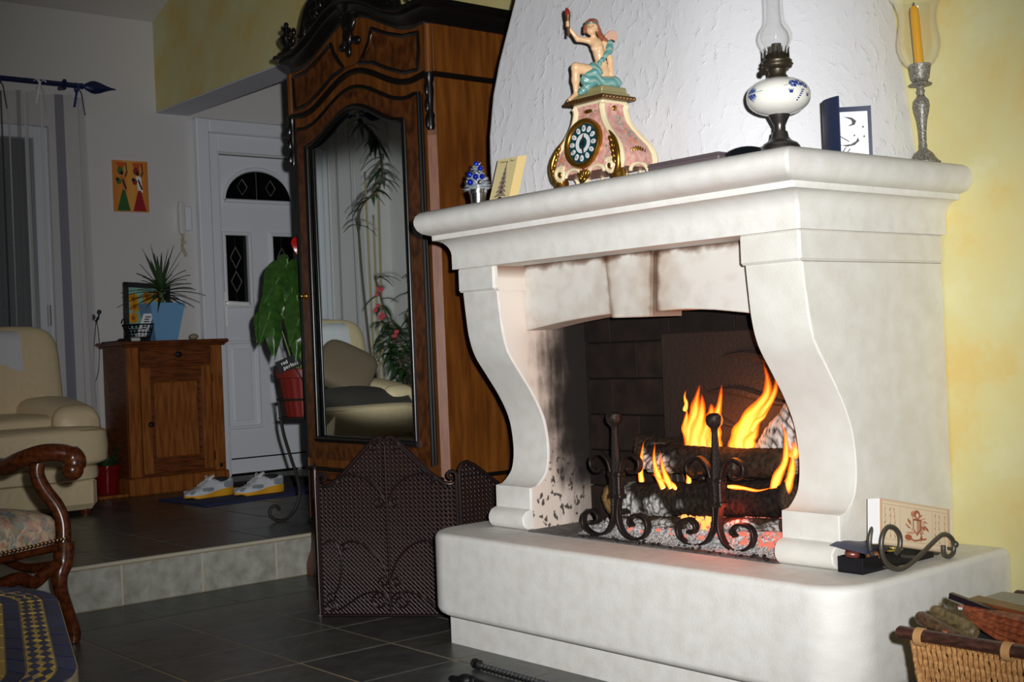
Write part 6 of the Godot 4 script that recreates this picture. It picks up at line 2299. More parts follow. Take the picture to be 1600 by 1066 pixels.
func build_clock(T: float) -> void:
	var c := thing("mantel_clock", "pink and gilt bombe mantel clock crowned by a painted winged figure holding a torch", "clock", Vector3(-2.503, T, -2.458))
	var pink := mat("pink_enamel", Color.WHITE, 0.3)
	tri_tex(pink, ntex(noise(141, 0.02), [[0.2, rgb(190, 130, 122)], [0.5, rgb(212, 158, 146)], [0.8, rgb(222, 180, 164)]], 256), Vector3(9, 9, 9), false)
	var cream := mat("cream_enamel", rgb(232, 216, 178), 0.32)
	var gold := mat("gilt", rgb(176, 128, 52), 0.3, 0.9)
	var dkgold := mat("dark_gilt", rgb(104, 74, 40), 0.4, 0.7)
	var hws := [0.128, 0.136, 0.134, 0.122, 0.098, 0.076, 0.060, 0.053, 0.051, 0.055]
	var hds := [0.058, 0.062, 0.062, 0.058, 0.053, 0.049, 0.046, 0.044, 0.044, 0.046]
	var ys := [0.040, 0.055, 0.075, 0.100, 0.125, 0.150, 0.175, 0.198, 0.212, 0.222]
	var ring := func(k: int, e: float) -> PackedVector3Array:
		var r := PackedVector3Array()
		var w: float = hws[k] - e
		var d: float = hds[k] - e
		for q in [[1, 1], [-1, 1], [-1, -1], [1, -1]]:
			var nx: float = q[0]
			var nz: float = q[1]
			r.append(Vector3(nx * w, ys[k], nz * d))
			for j in range(1, 6):
				var t := j / 6.0
				var nxt: Array = {"11": [-1, 1], "-11": [-1, -1], "-1-1": [1, -1], "1-1": [1, 1]}["%d%d" % [q[0], q[1]]]
				var p := Vector3(nx * w, ys[k], nz * d).lerp(Vector3(nxt[0] * w, ys[k], nxt[1] * d), t)
				var bulge := 0.010 * sin(PI * t) * (1.0 if k < 6 else 0.3)
				if q[0] == nxt[0]:
					p.x += nx * bulge
				else:
					p.z += nz * bulge
				r.append(p)
		return r
	var g := G.new()
	g.crease = 0.6
	var rings := []
	for k in 10:
		rings.append(ring.call(k, 0.0))
	g.loft(rings)
	obj("case", g, pink, c)
	# cream ribs up the corners
	for q in [[1, 1], [-1, 1], [1, -1], [-1, -1]]:
		var pts := []
		for k in 10:
			pts.append(Vector3(q[0] * hws[k], ys[k], q[1] * hds[k]))
		g = G.new()
		g.tube(curve(pts, 4), 0.0095, 8)
		if q[1] < 0:
			g.tube(curve([Vector3(q[0] * 0.126, 0.045, -0.057), Vector3(q[0] * 0.122, 0.02, -0.054), Vector3(q[0] * 0.118, 0.0, -0.05)], 4), 0.012, 8)
		obj("rib", g, cream, c)
		if q[1] < 0:
			continue
		# gilt acanthus and scroll foot at each corner
		g = G.new()
		g.crease = 0.3
		var ex := Vector3(-q[0], 0, 0)
		g.tube(curve([Vector3(q[0] * 0.088, 0.140, q[1] * 0.058), Vector3(q[0] * 0.114, 0.112, q[1] * 0.064), Vector3(q[0] * 0.130, 0.075, q[1] * 0.070), Vector3(q[0] * 0.127, 0.040, q[1] * 0.068), Vector3(q[0] * 0.114, 0.022, q[1] * 0.066)], 5), [0.002, 0.003, 0.004, 0.005, 0.006, 0.0065, 0.007, 0.0075, 0.008, 0.008, 0.0085, 0.0085, 0.009, 0.009, 0.009, 0.009, 0.009, 0.009, 0.0085, 0.008, 0.007], 8)
		for k in 5:
			g.ball(Vector3(q[0] * (0.122 - 0.005 * k), 0.055 + 0.015 * k, q[1] * (0.076 - 0.002 * k)), Vector3(0.006, 0.010, 0.006), 8, 6, Basis(Vector3(0, 0, 1), q[0] * 0.5))
		g.lathe([Vector2(0, 0), Vector2(0.022, 0), Vector2(0.023, 0.006), Vector2(0.018, 0.012), Vector2(0.020, 0.022), Vector2(0.014, 0.04), Vector2(0, 0.042)], 14, Transform3D(Basis.IDENTITY, Vector3(q[0] * 0.112, 0, q[1] * 0.052)))
		obj("gilt_corner", g, gold, c)
		g = G.new()
		g.tube(spiral(Vector3(q[0] * 0.098, 0.044, q[1] * 0.068), 0.022, 0.006, PI * 0.75, -1.5, 20, Vector3(q[0], 0, 0), Vector3.UP), 0.0066, 8)
		var sc := obj("scroll", g, cream, c)
		g = G.new()
		g.ball(Vector3(q[0] * 0.098, 0.044, q[1] * 0.071), Vector3(0.009, 0.009, 0.005))
		obj("scroll_eye", g, gold, c)
	# cream aprons and gilt shells front and side
	for s in [1.0, -1.0]:
		for m in [1.0, -1.0]:
			var pts := []
			for k in 9:
				var a := PI * k / 8.0
				pts.append(Vector3(m * (0.046 - cos(a) * 0.030), 0.032 + sin(a) * 0.020, s * 0.070))
			g = G.new()
			g.tube(pts, 0.0055, 8)
			obj("apron", g, cream, c)
		var sp := []
		for k in 11:
			var a := PI * k / 10.0
			sp.append(Vector3(s * 0.138, 0.026 + sin(a) * 0.024, -cos(a) * 0.034))
		g = G.new()
		g.tube(sp, 0.0055, 8)
		obj("apron", g, cream, c)
		g = G.new()
		g.crease = 0.3
		for k in 5:
			g.ball(Vector3((k - 2) * 0.008, 0.036 - absf(k - 2) * 0.003, s * 0.074), Vector3(0.006, 0.013, 0.006), 8, 6, Basis(Vector3(0, 0, 1), -(k - 2) * 0.3))
		g.ball(Vector3(0, 0.020, s * 0.074), Vector3(0.009, 0.008, 0.007))
		for k in 7:
			g.ball(Vector3(s * 0.137, 0.066 + 0.013 * cos((k - 3) * 0.35), (k - 3) * 0.0065), Vector3(0.004, 0.018, 0.0045), 8, 6, Basis(Vector3(1, 0, 0), (k - 3) * 0.16))
		g.ball(Vector3(s * 0.053, 0.210, 0), Vector3(0.006, 0.009, 0.010))
		g.ball(Vector3(0, 0.206, s * 0.047), Vector3(0.018, 0.006, 0.005))
		obj("gilt_shell", g, gold, c)
	# painted flowers on the side panel and round the dial
	rng.seed = 77
	for colr in [["leaf_paint", rgb(120, 140, 112)], ["flower_paint", rgb(206, 130, 90)], ["blue_paint", rgb(140, 160, 160)]]:
		var m := mat(colr[0], colr[1], 0.5)
		g = G.new()
		for k in 12:
			var t := rng.randf()
			var y := lerpf(0.10, 0.185, t)
			var xx := lerpf(0.126, 0.060, smoothstep(0.0, 1.0, t)) + 0.006
			g.ball(Vector3(xx - 0.0035, y, rr(-0.014, 0.014) - 0.004), Vector3(0.0035, rr(0.002, 0.004), rr(0.002, 0.004)), 6, 4)
		for k in 8:
			g.ball(Vector3(rr(-0.035, 0.035), rr(0.188, 0.204), 0.0475), Vector3(rr(0.002, 0.004), 0.002, 0.0015), 6, 4)
			g.ball(Vector3((1 if k % 2 else -1) * rr(0.082, 0.11), rr(0.062, 0.10), 0.068), Vector3(rr(0.002, 0.004), 0.003, 0.0015), 6, 4)
		obj("painted_sprig", g, m, c)
	# cornice slab and green stepped pedestal
	g = G.new()
	g.box(Vector3(0, 0.226, 0), Vector3(0.118, 0.010, 0.098), 0.003)
	obj("neck_moulding", g, cream, c)
	g = G.new()
	g.box(Vector3(0, 0.237, 0), Vector3(0.152, 0.012, 0.130), 0.004)
	for k in 12:
		g.ball(Vector3(-0.0715 + 0.013 * k, 0.236, 0.064), Vector3(0.006, 0.006, 0.004), 6, 4)
		if k < 10:
			g.ball(Vector3(0.075, 0.236, -0.058 + 0.013 * k), Vector3(0.004, 0.006, 0.006), 6, 4)
	obj("cornice_slab", g, dkgold, c)
	g = G.new()
	g.box(Vector3(0, 0.247, 0), Vector3(0.126, 0.010, 0.108), 0.002)
	g.box(Vector3(0, 0.260, 0), Vector3(0.114, 0.018, 0.096), 0.003)
	obj("pedestal", g, mat("olive_paint", rgb(142, 132, 88), 0.4), c)
	# dial
	var dc := Vector3(-0.004, 0.118, 0.069)
	var face := Basis(Vector3(1, 0, 0), PI / 2 - 0.14)
	g = G.new()
	g.crease = 0.5
	g.lathe([Vector2(0.052, -0.012), Vector2(0.068, -0.012), Vector2(0.070, 0.0), Vector2(0.066, 0.007), Vector2(0.058, 0.006), Vector2(0.054, 0.001), Vector2(0.052, -0.012)], 48, Transform3D(face, dc))
	obj("bezel", g, gold, c)
	g = G.new()
	g.lathe([Vector2(0, -0.012), Vector2(0.0545, -0.012), Vector2(0.0545, -0.001), Vector2(0.0, -0.001)], 48, Transform3D(face, dc))
	var dial := obj("dial", g, mat("teal_enamel", rgb(16, 62, 72), 0.25), c)
	g = G.new()
	g.lathe([Vector2(0.0165, -0.001), Vector2(0.0275, -0.001), Vector2(0.0275, 0.0008), Vector2(0.0165, 0.0008), Vector2(0.0165, -0.001)], 36, Transform3D(face, dc))
	var white := mat("white_enamel", rgb(222, 224, 224), 0.3)
	obj("minute_ring", g, white, dial)
	var black: Material = M.black
	var nums := ["XII", "I", "II", "III", "IV", "V", "VI", "VII", "VIII", "IX", "X", "XI"]
	for k in 12:
		var a := TAU * k / 12.0
		var q := dc + face * Vector3(sin(a) * 0.0415, 0.0, -cos(a) * 0.0415)
		g = G.new()
		g.lathe([Vector2(0, -0.001), Vector2(0.0078, -0.001), Vector2(0.0078, 0.0009), Vector2(0, 0.0012)], 16, Transform3D(face * Basis(Vector3.UP, -a) * Basis.from_scale(Vector3(0.82, 1, 1.15)), q))
		obj("cartouche", g, white, dial)
		lettering(nums[k], 0.0085, 0.0003, black, dial, Transform3D(face * Basis(Vector3(1, 0, 0), -PI / 2) * Basis(Vector3(0, 0, 1), -a) * Basis.from_scale(Vector3(0.7, 1, 1)), q + face * Vector3(0, 0.0014, 0)), "numeral", true)
	g = G.new()
	g.lathe([Vector2(0, 0), Vector2(0.0065, 0), Vector2(0.006, 0.003), Vector2(0, 0.0035)], 14, Transform3D(face, dc))
	for h in [[0.10, 0.026], [2.95, 0.036]]:
		var e := face * Vector3(sin(h[0]), 0, -cos(h[0]))
		g.tube([dc + face * Vector3(0, 0.002, 0), dc + e * h[1] * 0.6 + face * Vector3(0, 0.002, 0), dc + e * h[1] + face * Vector3(0, 0.002, 0)], [0.0022, 0.0028, 0.0006], 6)
	obj("hand", g, black, dial)
	build_figurine(c)

func build_figurine(c: Node3D) -> void:
	var t := Transform3D(Basis(Vector3.UP, deg_to_rad(50)), Vector3(0, 0.268, 0))
	var skin := mat("skin_glaze", rgb(224, 184, 142), 0.28)
	var hairm := mat("hair_glaze", rgb(140, 78, 54), 0.35)
	var V := func(x: float, y: float, z: float) -> Vector3: return Vector3((x - 500.0) / 3660.0, (860.0 - y) / 3660.0, z)
	var body := [
		[V.call(446, 232, 0.006), V.call(432, 262, 0.012), 0.0165, 0.0125],
		[V.call(450, 290, 0.004), V.call(478, 350, 0.0), 0.0068, 0.0075],
		[V.call(455, 375, 0.0), V.call(560, 385, -0.002), 0.0115, 0.012],
		[V.call(490, 410, 0.002), V.call(510, 500, 0.002), 0.0175, 0.0155],
		[V.call(510, 500, 0.002), V.call(525, 600, 0.0), 0.0150, 0.0145],
		[V.call(525, 600, 0.0), V.call(535, 690, -0.002), 0.0160, 0.021],
		[V.call(452, 445, 0.013), V.call(454, 447, 0.014), 0.0075, 0.0070],
		[V.call(515, 440, 0.014), V.call(516, 442, 0.015), 0.0085, 0.0080],
		[V.call(440, 360, 0.0), V.call(300, 338, 0.006), 0.0092, 0.0072],
		[V.call(300, 338, 0.006), V.call(210, 228, 0.014), 0.0072, 0.0048],
		[V.call(575, 385, -0.004), V.call(620, 545, -0.006), 0.0098, 0.0076],
		[V.call(620, 545, -0.006), V.call(632, 725, 0.004), 0.0074, 0.0050],
		[V.call(490, 690, 0.006), V.call(262, 640, 0.030), 0.0200, 0.0128],
		[V.call(262, 640, 0.030), V.call(258, 760, 0.022), 0.0120, 0.0115],
		[V.call(258, 760, 0.022), V.call(256, 890, 0.016), 0.0112, 0.0064],
		[V.call(252, 905, 0.018), V.call(185, 965, 0.036), 0.0070, 0.0052]]
	var g := G.new()
	g.crease = -0.2
	g.nets(Vector3(-0.098, -0.040, -0.034), Vector3(0.050, 0.196, 0.056), 0.0030, caps(body, 0.006))
	# fingers round the torch and of the resting hand, toes
	for k in 4:
		var y := 214.0 - k * 13.0
		g.tube(curve([V.call(218, y, 0.010), V.call(212, y - 3, 0.020), V.call(196, y, 0.022), V.call(186, y + 3, 0.015)], 3), [0.0022, 0.0022, 0.0022, 0.0021, 0.002, 0.002, 0.0019, 0.0018, 0.0017, 0.0015], 6)
		g.tube(curve([V.call(625 + k * 10, 728, 0.006), V.call(622 + k * 13, 748, 0.014), V.call(620 + k * 15, 765, 0.015)], 3), 0.0021, 6)
		g.tube([V.call(196 - k * 6, 958 + k * 2, 0.034 - k * 0.004), V.call(176 - k * 5, 972 + k * 2, 0.040 - k * 0.005)], [0.0026, 0.0020], 6)
	g.tube(curve([V.call(214, 232, 0.016), V.call(204, 214, 0.020), V.call(208, 200, 0.018)], 3), 0.0023, 6)
	g.tube(curve([V.call(622, 722, 0.004), V.call(606, 738, 0.010), V.call(602, 750, 0.012)], 3), 0.0023, 6)
	# nose and ear
	g.tube([V.call(436, 236, 0.0215), V.call(430, 256, 0.0255)], [0.0016, 0.0028], 6)
	g.ball(V.call(492, 250, 0.008), Vector3(0.002, 0.004, 0.003), 8, 6)
	g.xf(t)
	var fig := obj("figurine", g, skin, c, "painted figurine seated on the clock, one arm raised")
	g = G.new()
	for e in [[418, 240], [452, 232]]:
		g.ball(V.call(e[0], e[1], 0.0215), Vector3(0.0022, 0.0011, 0.0012), 8, 6)
	for e in [[415, 230], [453, 222]]:
		g.ball(V.call(e[0], e[1], 0.0212), Vector3(0.0034, 0.0007, 0.001), 8, 4)
	g.xf(t)
	obj("eyes", g, hairm, fig)
	g = G.new()
	g.ball(V.call(430, 272, 0.0228), Vector3(0.0034, 0.0013, 0.0014), 8, 6)
	g.xf(t)
	obj("mouth", g, mat("lip_glaze", rgb(176, 92, 80), 0.3), fig)
	# hair
	g = G.new()
	g.crease = -0.2
	var hair := [
		[V.call(440, 180, 0.002), V.call(470, 178, -0.004), 0.0125, 0.013],
		[V.call(385, 215, 0.002), V.call(375, 265, 0.004), 0.0070, 0.0060],
		[V.call(475, 200, 0.004), V.call(505, 250, -0.002), 0.0105, 0.0085],
		[V.call(505, 250, -0.002), V.call(535, 320, 0.004), 0.0080, 0.0070],
		[V.call(535, 320, 0.004), V.call(585, 365, 0.008), 0.0065, 0.0050],
		[V.call(530, 330, 0.006), V.call(540, 375, 0.012), 0.0050, 0.0030],
		[V.call(400, 180, 0.010), V.call(470, 178, 0.012), 0.0060, 0.0070]]
	var hf := caps(hair, 0.004)
	g.nets(Vector3(-0.042, 0.126, -0.022), Vector3(0.032, 0.206, 0.026), 0.0026, func(q: Vector3) -> float: return hf.call(q) + 0.0011 * sin(q.x * 700.0 + q.y * 500.0) * sin(q.y * 420.0 - q.z * 600.0))
	g.xf(t)
	obj("hair", g, hairm, fig)
	g = G.new()
	var hb := []
	for k in 13:
		var a := PI * k / 12.0
		hb.append(V.call(440 - cos(a) * 62.0, 205 - sin(a) * 22.0 + k * 1.0, 0.004 + sin(a) * 0.015))
	g.tube(hb, 0.0028, 6)
	g.xf(t)
	obj("headband", g, mat("dark_teal", rgb(84, 104, 96), 0.35), fig)
	# drapery
	g = G.new()
	g.crease = -0.2
	var dr := [
		[V.call(620, 400, 0.004), V.call(610, 470, 0.010), 0.010, 0.0095],
		[V.call(610, 470, 0.010), V.call(540, 560, 0.016), 0.0085, 0.0060],
		[V.call(540, 560, 0.016), V.call(512, 590, 0.018), 0.0050, 0.0065],
		[V.call(512, 590, 0.018), V.call(508, 625, 0.019), 0.0055, 0.0035],
		[V.call(440, 625, 0.018), V.call(470, 690, 0.022), 0.0120, 0.0150],
		[V.call(470, 690, 0.020), V.call(350, 760, 0.030), 0.0165, 0.0125],
		[V.call(360, 780, 0.026), V.call(660, 790, 0.008), 0.0150, 0.0150],
		[V.call(420, 800, 0.030), V.call(300, 900, 0.034), 0.0150, 0.0085],
		[V.call(640, 770, -0.006), V.call(680, 810, 0.006), 0.0140, 0.0110],
		[V.call(420, 810, -0.008), V.call(640, 820, -0.012), 0.0180, 0.0150]]
	var df := caps(dr, 0.005)
	var paintd := func(q: Vector3) -> Color:
		var s := 0.5 + 0.5 * sin((q.x * 0.55 + q.y * 1.1) * 300.0 + 2.0 * sin(q.x * 130.0))
		return Color(0.10, 0.28, 0.27).lerp(Color(0.42, 0.52, 0.42), pow(s, 3.0) * 0.6)
	g.nets(Vector3(-0.066, -0.024, -0.040), Vector3(0.062, 0.138, 0.056), 0.0030, func(q: Vector3) -> float: return df.call(q) + 0.0011 * sin((q.x * 0.55 + q.y * 1.1) * 300.0 + 2.0 * sin(q.x * 130.0)), paintd)
	g.xf(t)
	var dm := mat("drapery_glaze", Color.WHITE, 0.3)
	dm.vertex_color_use_as_albedo = true
	obj("drapery", g, dm, fig)
	# wing: a thick butterfly-like blade behind the shoulder
	g = G.new()
	g.prism([V2(V.call(560, 330, 0)), V2(V.call(590, 285, 0)), V2(V.call(635, 245, 0)), V2(V.call(675, 235, 0)), V2(V.call(708, 255, 0)), V2(V.call(724, 290, 0)), V2(V.call(722, 325, 0)), V2(V.call(700, 350, 0)), V2(V.call(672, 335, 0)), V2(V.call(650, 330, 0)), V2(V.call(615, 355, 0)), V2(V.call(585, 365, 0))], -0.0025, 0.0025, Transform3D(Basis(Vector3.UP, 0.35), Vector3(0, 0, -0.008)), 0.0015)
	g.xf(t)
	obj("wing", g, mat("wing_glaze", rgb(206, 164, 142), 0.3), fig)
	# torch
	g = G.new()
	g.crease = 0.5
	g.tube([V.call(204, 316, 0.016), V.call(206, 290, 0.016), V.call(208, 230, 0.016), V.call(207, 150, 0.016), V.call(208, 105, 0.016)], [0.0042, 0.0036, 0.0045, 0.0062, 0.0080], 12)
	g.xf(t)
	obj("torch", g, mat("torch_bronze", rgb(108, 68, 38), 0.4, 0.4), fig)
	g = G.new()
	g.tube([V.call(208, 108, 0.016), V.call(206, 80, 0.016), V.call(200, 50, 0.016), V.call(198, 28, 0.016)], [0.0074, 0.0082, 0.0062, 0.0015], 10)
	g.xf(t)
	obj("torch_flame", g, mat("red_glaze", rgb(132, 44, 34), 0.3), fig)

func V2(v: Vector3) -> Vector2:
	return Vector2(v.x, v.y)

func build_lamp(T: float) -> void:
	var l := thing("oil_lamp", "oil lamp with a white blue-flowered font, pewter foot and tall clear glass chimney", "lamp", Vector3(-1.893, T, -2.452), 0.72)
	var g := G.new()
	g.crease = 0.5
	var pew := mat("pewter", rgb(84, 80, 78), 0.32, 0.8)
	g.lathe([Vector2(0, 0), Vector2(0.060, 0), Vector2(0.061, 0.005), Vector2(0.056, 0.012), Vector2(0.048, 0.015), Vector2(0.046, 0.022), Vector2(0.040, 0.030), Vector2(0.028, 0.036), Vector2(0.021, 0.044), Vector2(0.018, 0.058), Vector2(0.014, 0.060), Vector2(0.0135, 0.072), Vector2(0.017, 0.080), Vector2(0.024, 0.094), Vector2(0.026, 0.100), Vector2(0, 0.100)], 36)
	obj("foot", g, pew, l)
	# font, painted in blue
	var sh := []
	var navy := rgb(34, 54, 128)
	var mid := rgb(92, 116, 178)
	for base in [0.80, 0.07, 0.44]:
		if base == 0.80:
			for k in 5:
				sh.append(["p", navy if k % 2 else mid, [Vector2(base + 0.012 * k, 0.42), Vector2(base + 0.05 + 0.006 * k, 0.24 + 0.03 * k), Vector2(base + 0.012 * k + 0.016, 0.45)]])
				sh.append(["p", navy if k % 2 == 0 else mid, [Vector2(base + 0.012 * k, 0.50), Vector2(base + 0.05 + 0.006 * k, 0.72 - 0.03 * k), Vector2(base + 0.012 * k + 0.016, 0.47)]])
			sh.append(["l", rgb(130, 150, 140), base - 0.02, 0.46, base + 0.11, 0.44, 0.003])
		else:
			for q in [[0.0, 0.30], [0.04, 0.26], [0.08, 0.31]]:
				for k in 6:
					var a := TAU * k / 6
					sh.append(["e", navy if k % 2 else mid, base + q[0] + cos(a) * 0.014, q[1] + sin(a) * 0.06, 0.010, 0.045])
				sh.append(["e", rgb(230, 232, 236), base + q[0], q[1], 0.005, 0.02])
			for q in [[-0.015, 0.50], [0.095, 0.56]]:
				for k in 3:
					sh.append(["p", navy, [Vector2(base + q[0] + (k - 1) * 0.014, q[1] - 0.06), Vector2(base + q[0] + 0.008, q[1] + 0.06), Vector2(base + q[0] - 0.008, q[1] + 0.06)]])
			for k in 6:
				sh.append(["e", navy, base + 0.055 - 0.006 * k, 0.46 + 0.055 * k, 0.011 - 0.001 * k, 0.018])
			sh.append(["l", rgb(150, 160, 150), base - 0.05, 0.36, base - 0.01, 0.32, 0.003])
	var pm := mat("painted_porcelain", Color.WHITE, 0.12)
	pm.albedo_texture = paint(512, 128, rgb(232, 230, 222), sh)
	pm.clearcoat_enabled = true
	pm.clearcoat = 0.4
	g = G.new()
	g.crease = 0.3
	var prof := []
	for k in 17:
		var t := k / 16.0
		var y := lerpf(0.186, 0.098, t)
		var s := (y - 0.142) / 0.046
		prof.append(Vector2(maxf(0.022, 0.0755 * pow(maxf(0.0, 1.0 - pow(absf(s), 2.3)), 0.5)), y))
	g.lathe(prof, 56)
	obj("font", g, pm, l)
	g = G.new()
	g.crease = 0.5
	var br := mat("old_burner_brass", rgb(74, 66, 54), 0.42, 0.7)
	g.lathe([Vector2(0.0, 0.182), Vector2(0.026, 0.183), Vector2(0.024, 0.190), Vector2(0.020, 0.194), Vector2(0.022, 0.206), Vector2(0.034, 0.210), Vector2(0.0365, 0.216), Vector2(0.034, 0.221), Vector2(0.036, 0.226), Vector2(0.030, 0.232), Vector2(0.027, 0.240), Vector2(0.022, 0.246), Vector2(0.012, 0.250), Vector2(0.0115, 0.268), Vector2(0.0, 0.268)], 32)
	for k in 16:
		var a := TAU * k / 16
		g.tube([Vector3(sin(a) * 0.029, 0.232, cos(a) * 0.029), Vector3(sin(a) * 0.0285, 0.252, cos(a) * 0.0285), Vector3(sin(a) * 0.031, 0.258, cos(a) * 0.031)], [0.0028, 0.0024, 0.0012], 5, true, 0.5)
	for k in 28:
		var a := TAU * k / 28
		g.ball(Vector3(sin(a) * 0.0365, 0.218, cos(a) * 0.0365), Vector3.ONE * 0.0018, 5, 4)
	var bo := obj("burner", g, br, l)
	g = G.new()
	g.tube([Vector3(-0.018, 0.200, 0.02), Vector3(-0.034, 0.196, 0.036)], 0.0018, 6)
	g.lathe([Vector2(0, -0.0015), Vector2(0.009, -0.0015), Vector2(0.009, 0.0015), Vector2(0, 0.0015)], 14, Transform3D(Basis(Vector3(1, 0, 0), PI / 2) * Basis(Vector3(0, 0, 1), 0.7), Vector3(-0.035, 0.196, 0.037)))
	obj("wick_knob", g, br, bo)
	g = G.new()
	g.crease = 0.3
	var outr := [Vector2(0.0235, 0.236), Vector2(0.0245, 0.246), Vector2(0.031, 0.260), Vector2(0.0385, 0.277), Vector2(0.0395, 0.288), Vector2(0.036, 0.301), Vector2(0.027, 0.314), Vector2(0.0225, 0.324), Vector2(0.0210, 0.345), Vector2(0.0205, 0.40), Vector2(0.0215, 0.47), Vector2(0.022, 0.485)]
	prof = outr.duplicate()
	for k in outr.size():
		var q: Vector2 = outr[outr.size() - 1 - k]
		prof.append(Vector2(q.x - 0.0016, q.y + (0.0008 if k == 0 else 0.0)))
	prof.append(outr[0])
	g.lathe(prof, 40)
	obj("chimney", g, M.glass, l)

# ---------------------------------------------------------------- things on the hearth bench
func build_bench_things() -> void:
	var y := 0.353
	var bb := thing("open_box", "low black box with its lid ajar, full of wrapped sweets, beside the right pier", "box", Vector3(-1.79, y, -2.67))
	var g := G.new()
	var zc := -2.665
	g.box(Vector3(-1.792, y + 0.003, zc), Vector3(0.07, 0.006, 0.30), 0.001)
	g.box(Vector3(-1.7585, y + 0.019, zc), Vector3(0.003, 0.038, 0.30), 0.001)
	g.box(Vector3(-1.8255, y + 0.019, zc), Vector3(0.003, 0.038, 0.30), 0.001)
	g.box(Vector3(-1.792, y + 0.019, zc + 0.1485), Vector3(0.07, 0.038, 0.003), 0.001)
	g.box(Vector3(-1.792, y + 0.019, zc - 0.1485), Vector3(0.07, 0.038, 0.003), 0.001)
	objw("tray", g, mat("black_card", rgb(15, 14, 20), 0.4), bb)
	g = G.new()
	g.sheet(6, 8, func(u: float, v: float) -> Vector3: return Vector3(lerpf(-1.838, -1.755, u), y + 0.046 + 0.026 * (1.0 - u) * 0.7 + 0.006 * sin(v * 7.0), lerpf(-2.50, -2.70, v) - 0.03 * u))
	objw("lid", g, mat("navy_lid", rgb(34, 42, 76), 0.4), bb)
	M.navy_lid.cull_mode = BaseMaterial3D.CULL_DISABLED
	rng.seed = 55
	var cols := [rgb(104, 46, 36), rgb(120, 76, 46), rgb(60, 40, 40), rgb(150, 130, 50), rgb(120, 112, 110)]
	var names := ["dark red", "brown", "plum", "mustard yellow", "pale grey"]
	for k in 5:
		g = G.new()
		g.squircle(Vector3(lerpf(-1.805, -1.775, float(k % 2)), y + 0.036 + rr(0, 0.006), -2.545 - 0.042 * k), Vector3(0.042, 0.020, 0.036), 0.6, 14, 8, Basis(Vector3.UP, rr(0, 3)))
		tag(obj("wrapped_sweet", g, mat("wrapper_%d" % k, cols[k], 0.3)), "%s wrapped sweet lying in the open black box on the hearth" % names[k], "sweet", "sweets in the black box")
	# scrolled iron stand
	var st := thing("iron_stand", "grey wrought iron stand of two scrolled rods holding the printed matchbox", "stand", Vector3(-1.745, y, -2.68))
	for x in [-1.715, -1.764]:
		var pts := []
		for q in [[0.398, -2.588], [0.408, -2.604], [0.436, -2.607], [0.457, -2.588], [0.463, -2.560], [0.446, -2.537], [0.413, -2.531], [0.382, -2.547], [0.361, -2.588], [0.362, -2.633], [0.383, -2.696], [0.414, -2.777], [0.412, -2.813], [0.392, -2.836], [0.366, -2.833], [0.360, -2.810], [0.369, -2.792], [0.390, -2.790]]:
			pts.append(Vector3(x, q[0], q[1] - (0.026 if x < -1.74 else 0.0)))
		g = G.new()
		g.tube(curve(pts, 5), 0.0058, 10)
		objw("scroll_rod", g, M.grey_iron, st)
	g = G.new()
	for q in [[0.374, -2.840], [0.361, -2.60], [0.376, -2.675]]:
		g.tube([Vector3(-1.715, q[0], q[1]), Vector3(-1.764, q[0], q[1])], 0.0045, 8)
	g.ball(Vector3(-1.712, 0.386, -2.840), Vector3(0.008, 0.009, 0.008), 10, 6)
	objw("cross_bar", g, M.grey_iron, st)
	# the printed box in the stand
	var mb := thing("matchbox", "long cream matchbox with a sepia printed crest tilted in the iron stand", "matchbox", Vector3(-1.765, 0.365, -2.716))
	var B := Basis(Vector3(0, 0, 1), 0.10) * Basis(Vector3(1, 0, 0), -0.205)
	var ctr := Vector3(-1.758, 0.4425, -2.716)
	g = G.new()
	g.box(ctr, Vector3(0.034, 0.108, 0.296), 0.0012, B)
	objw("sleeve", g, mat("cream_paper", rgb(226, 206, 176), 0.6), mb)
	g = G.new()
	g.box(ctr + B * Vector3(0, 0, 0.1475), Vector3(0.0315, 0.1055, 0.003), 0.0005, B)
	objw("drawer_end", g, mat("white_card", rgb(236, 236, 236), 0.6), mb)
	var sepia := rgb(168, 92, 66)
	var pale := rgb(206, 160, 126)
	var sh := []
	for q in [[0.0, 0.0, 1.0, 0.035], [0.0, 0.965, 1.0, 1.0], [0.0, 0.0, 0.03, 1.0], [0.965, 0.0, 1.0, 1.0], [0.03, 0.10, 0.965, 0.115], [0.03, 0.87, 0.965, 0.885], [0.27, 0.13, 0.276, 0.86], [0.735, 0.13, 0.741, 0.86]]:
		sh.append(["p", rgb(214, 180, 146) if q[2] - q[0] < 0.99 else rgb(218, 188, 154), [Vector2(q[0], q[1]), Vector2(q[2], q[1]), Vector2(q[2], q[3]), Vector2(q[0], q[3])]])
	rng.seed = 66
	for colx in [0.07, 0.14, 0.20, 0.78, 0.84, 0.92]:
		for k in 9:
			var yy := 0.18 + 0.075 * k
			sh.append(["l", pale if k % 2 else sepia, colx + rr(-0.008, 0.008), yy, colx + rr(-0.012, 0.012), yy + 0.05, 0.006])
	# a generic crest: shield, ribbon, leaves, helm-like plume
	for k in 40:
		var a := rr(0, TAU)
		var r0 := rr(0.05, 0.15)
		var c2 := Vector2(0.51 + cos(a) * r0, 0.5 + sin(a) * r0 * 2.1)
		var d2 := Vector2(cos(a + 0.6), sin(a + 0.6) * 2.2) * rr(0.02, 0.045)
		sh.append(["p", [sepia, pale, rgb(188, 120, 92)][k % 3], [c2 - d2, c2 + Vector2(-d2.y, d2.x * 2.0) * 0.25, c2 + d2, c2 - Vector2(-d2.y, d2.x * 2.0) * 0.25]])
	sh.append(["p", sepia, [Vector2(0.455, 0.34), Vector2(0.575, 0.34), Vector2(0.575, 0.58), Vector2(0.515, 0.72), Vector2(0.455, 0.58)]])
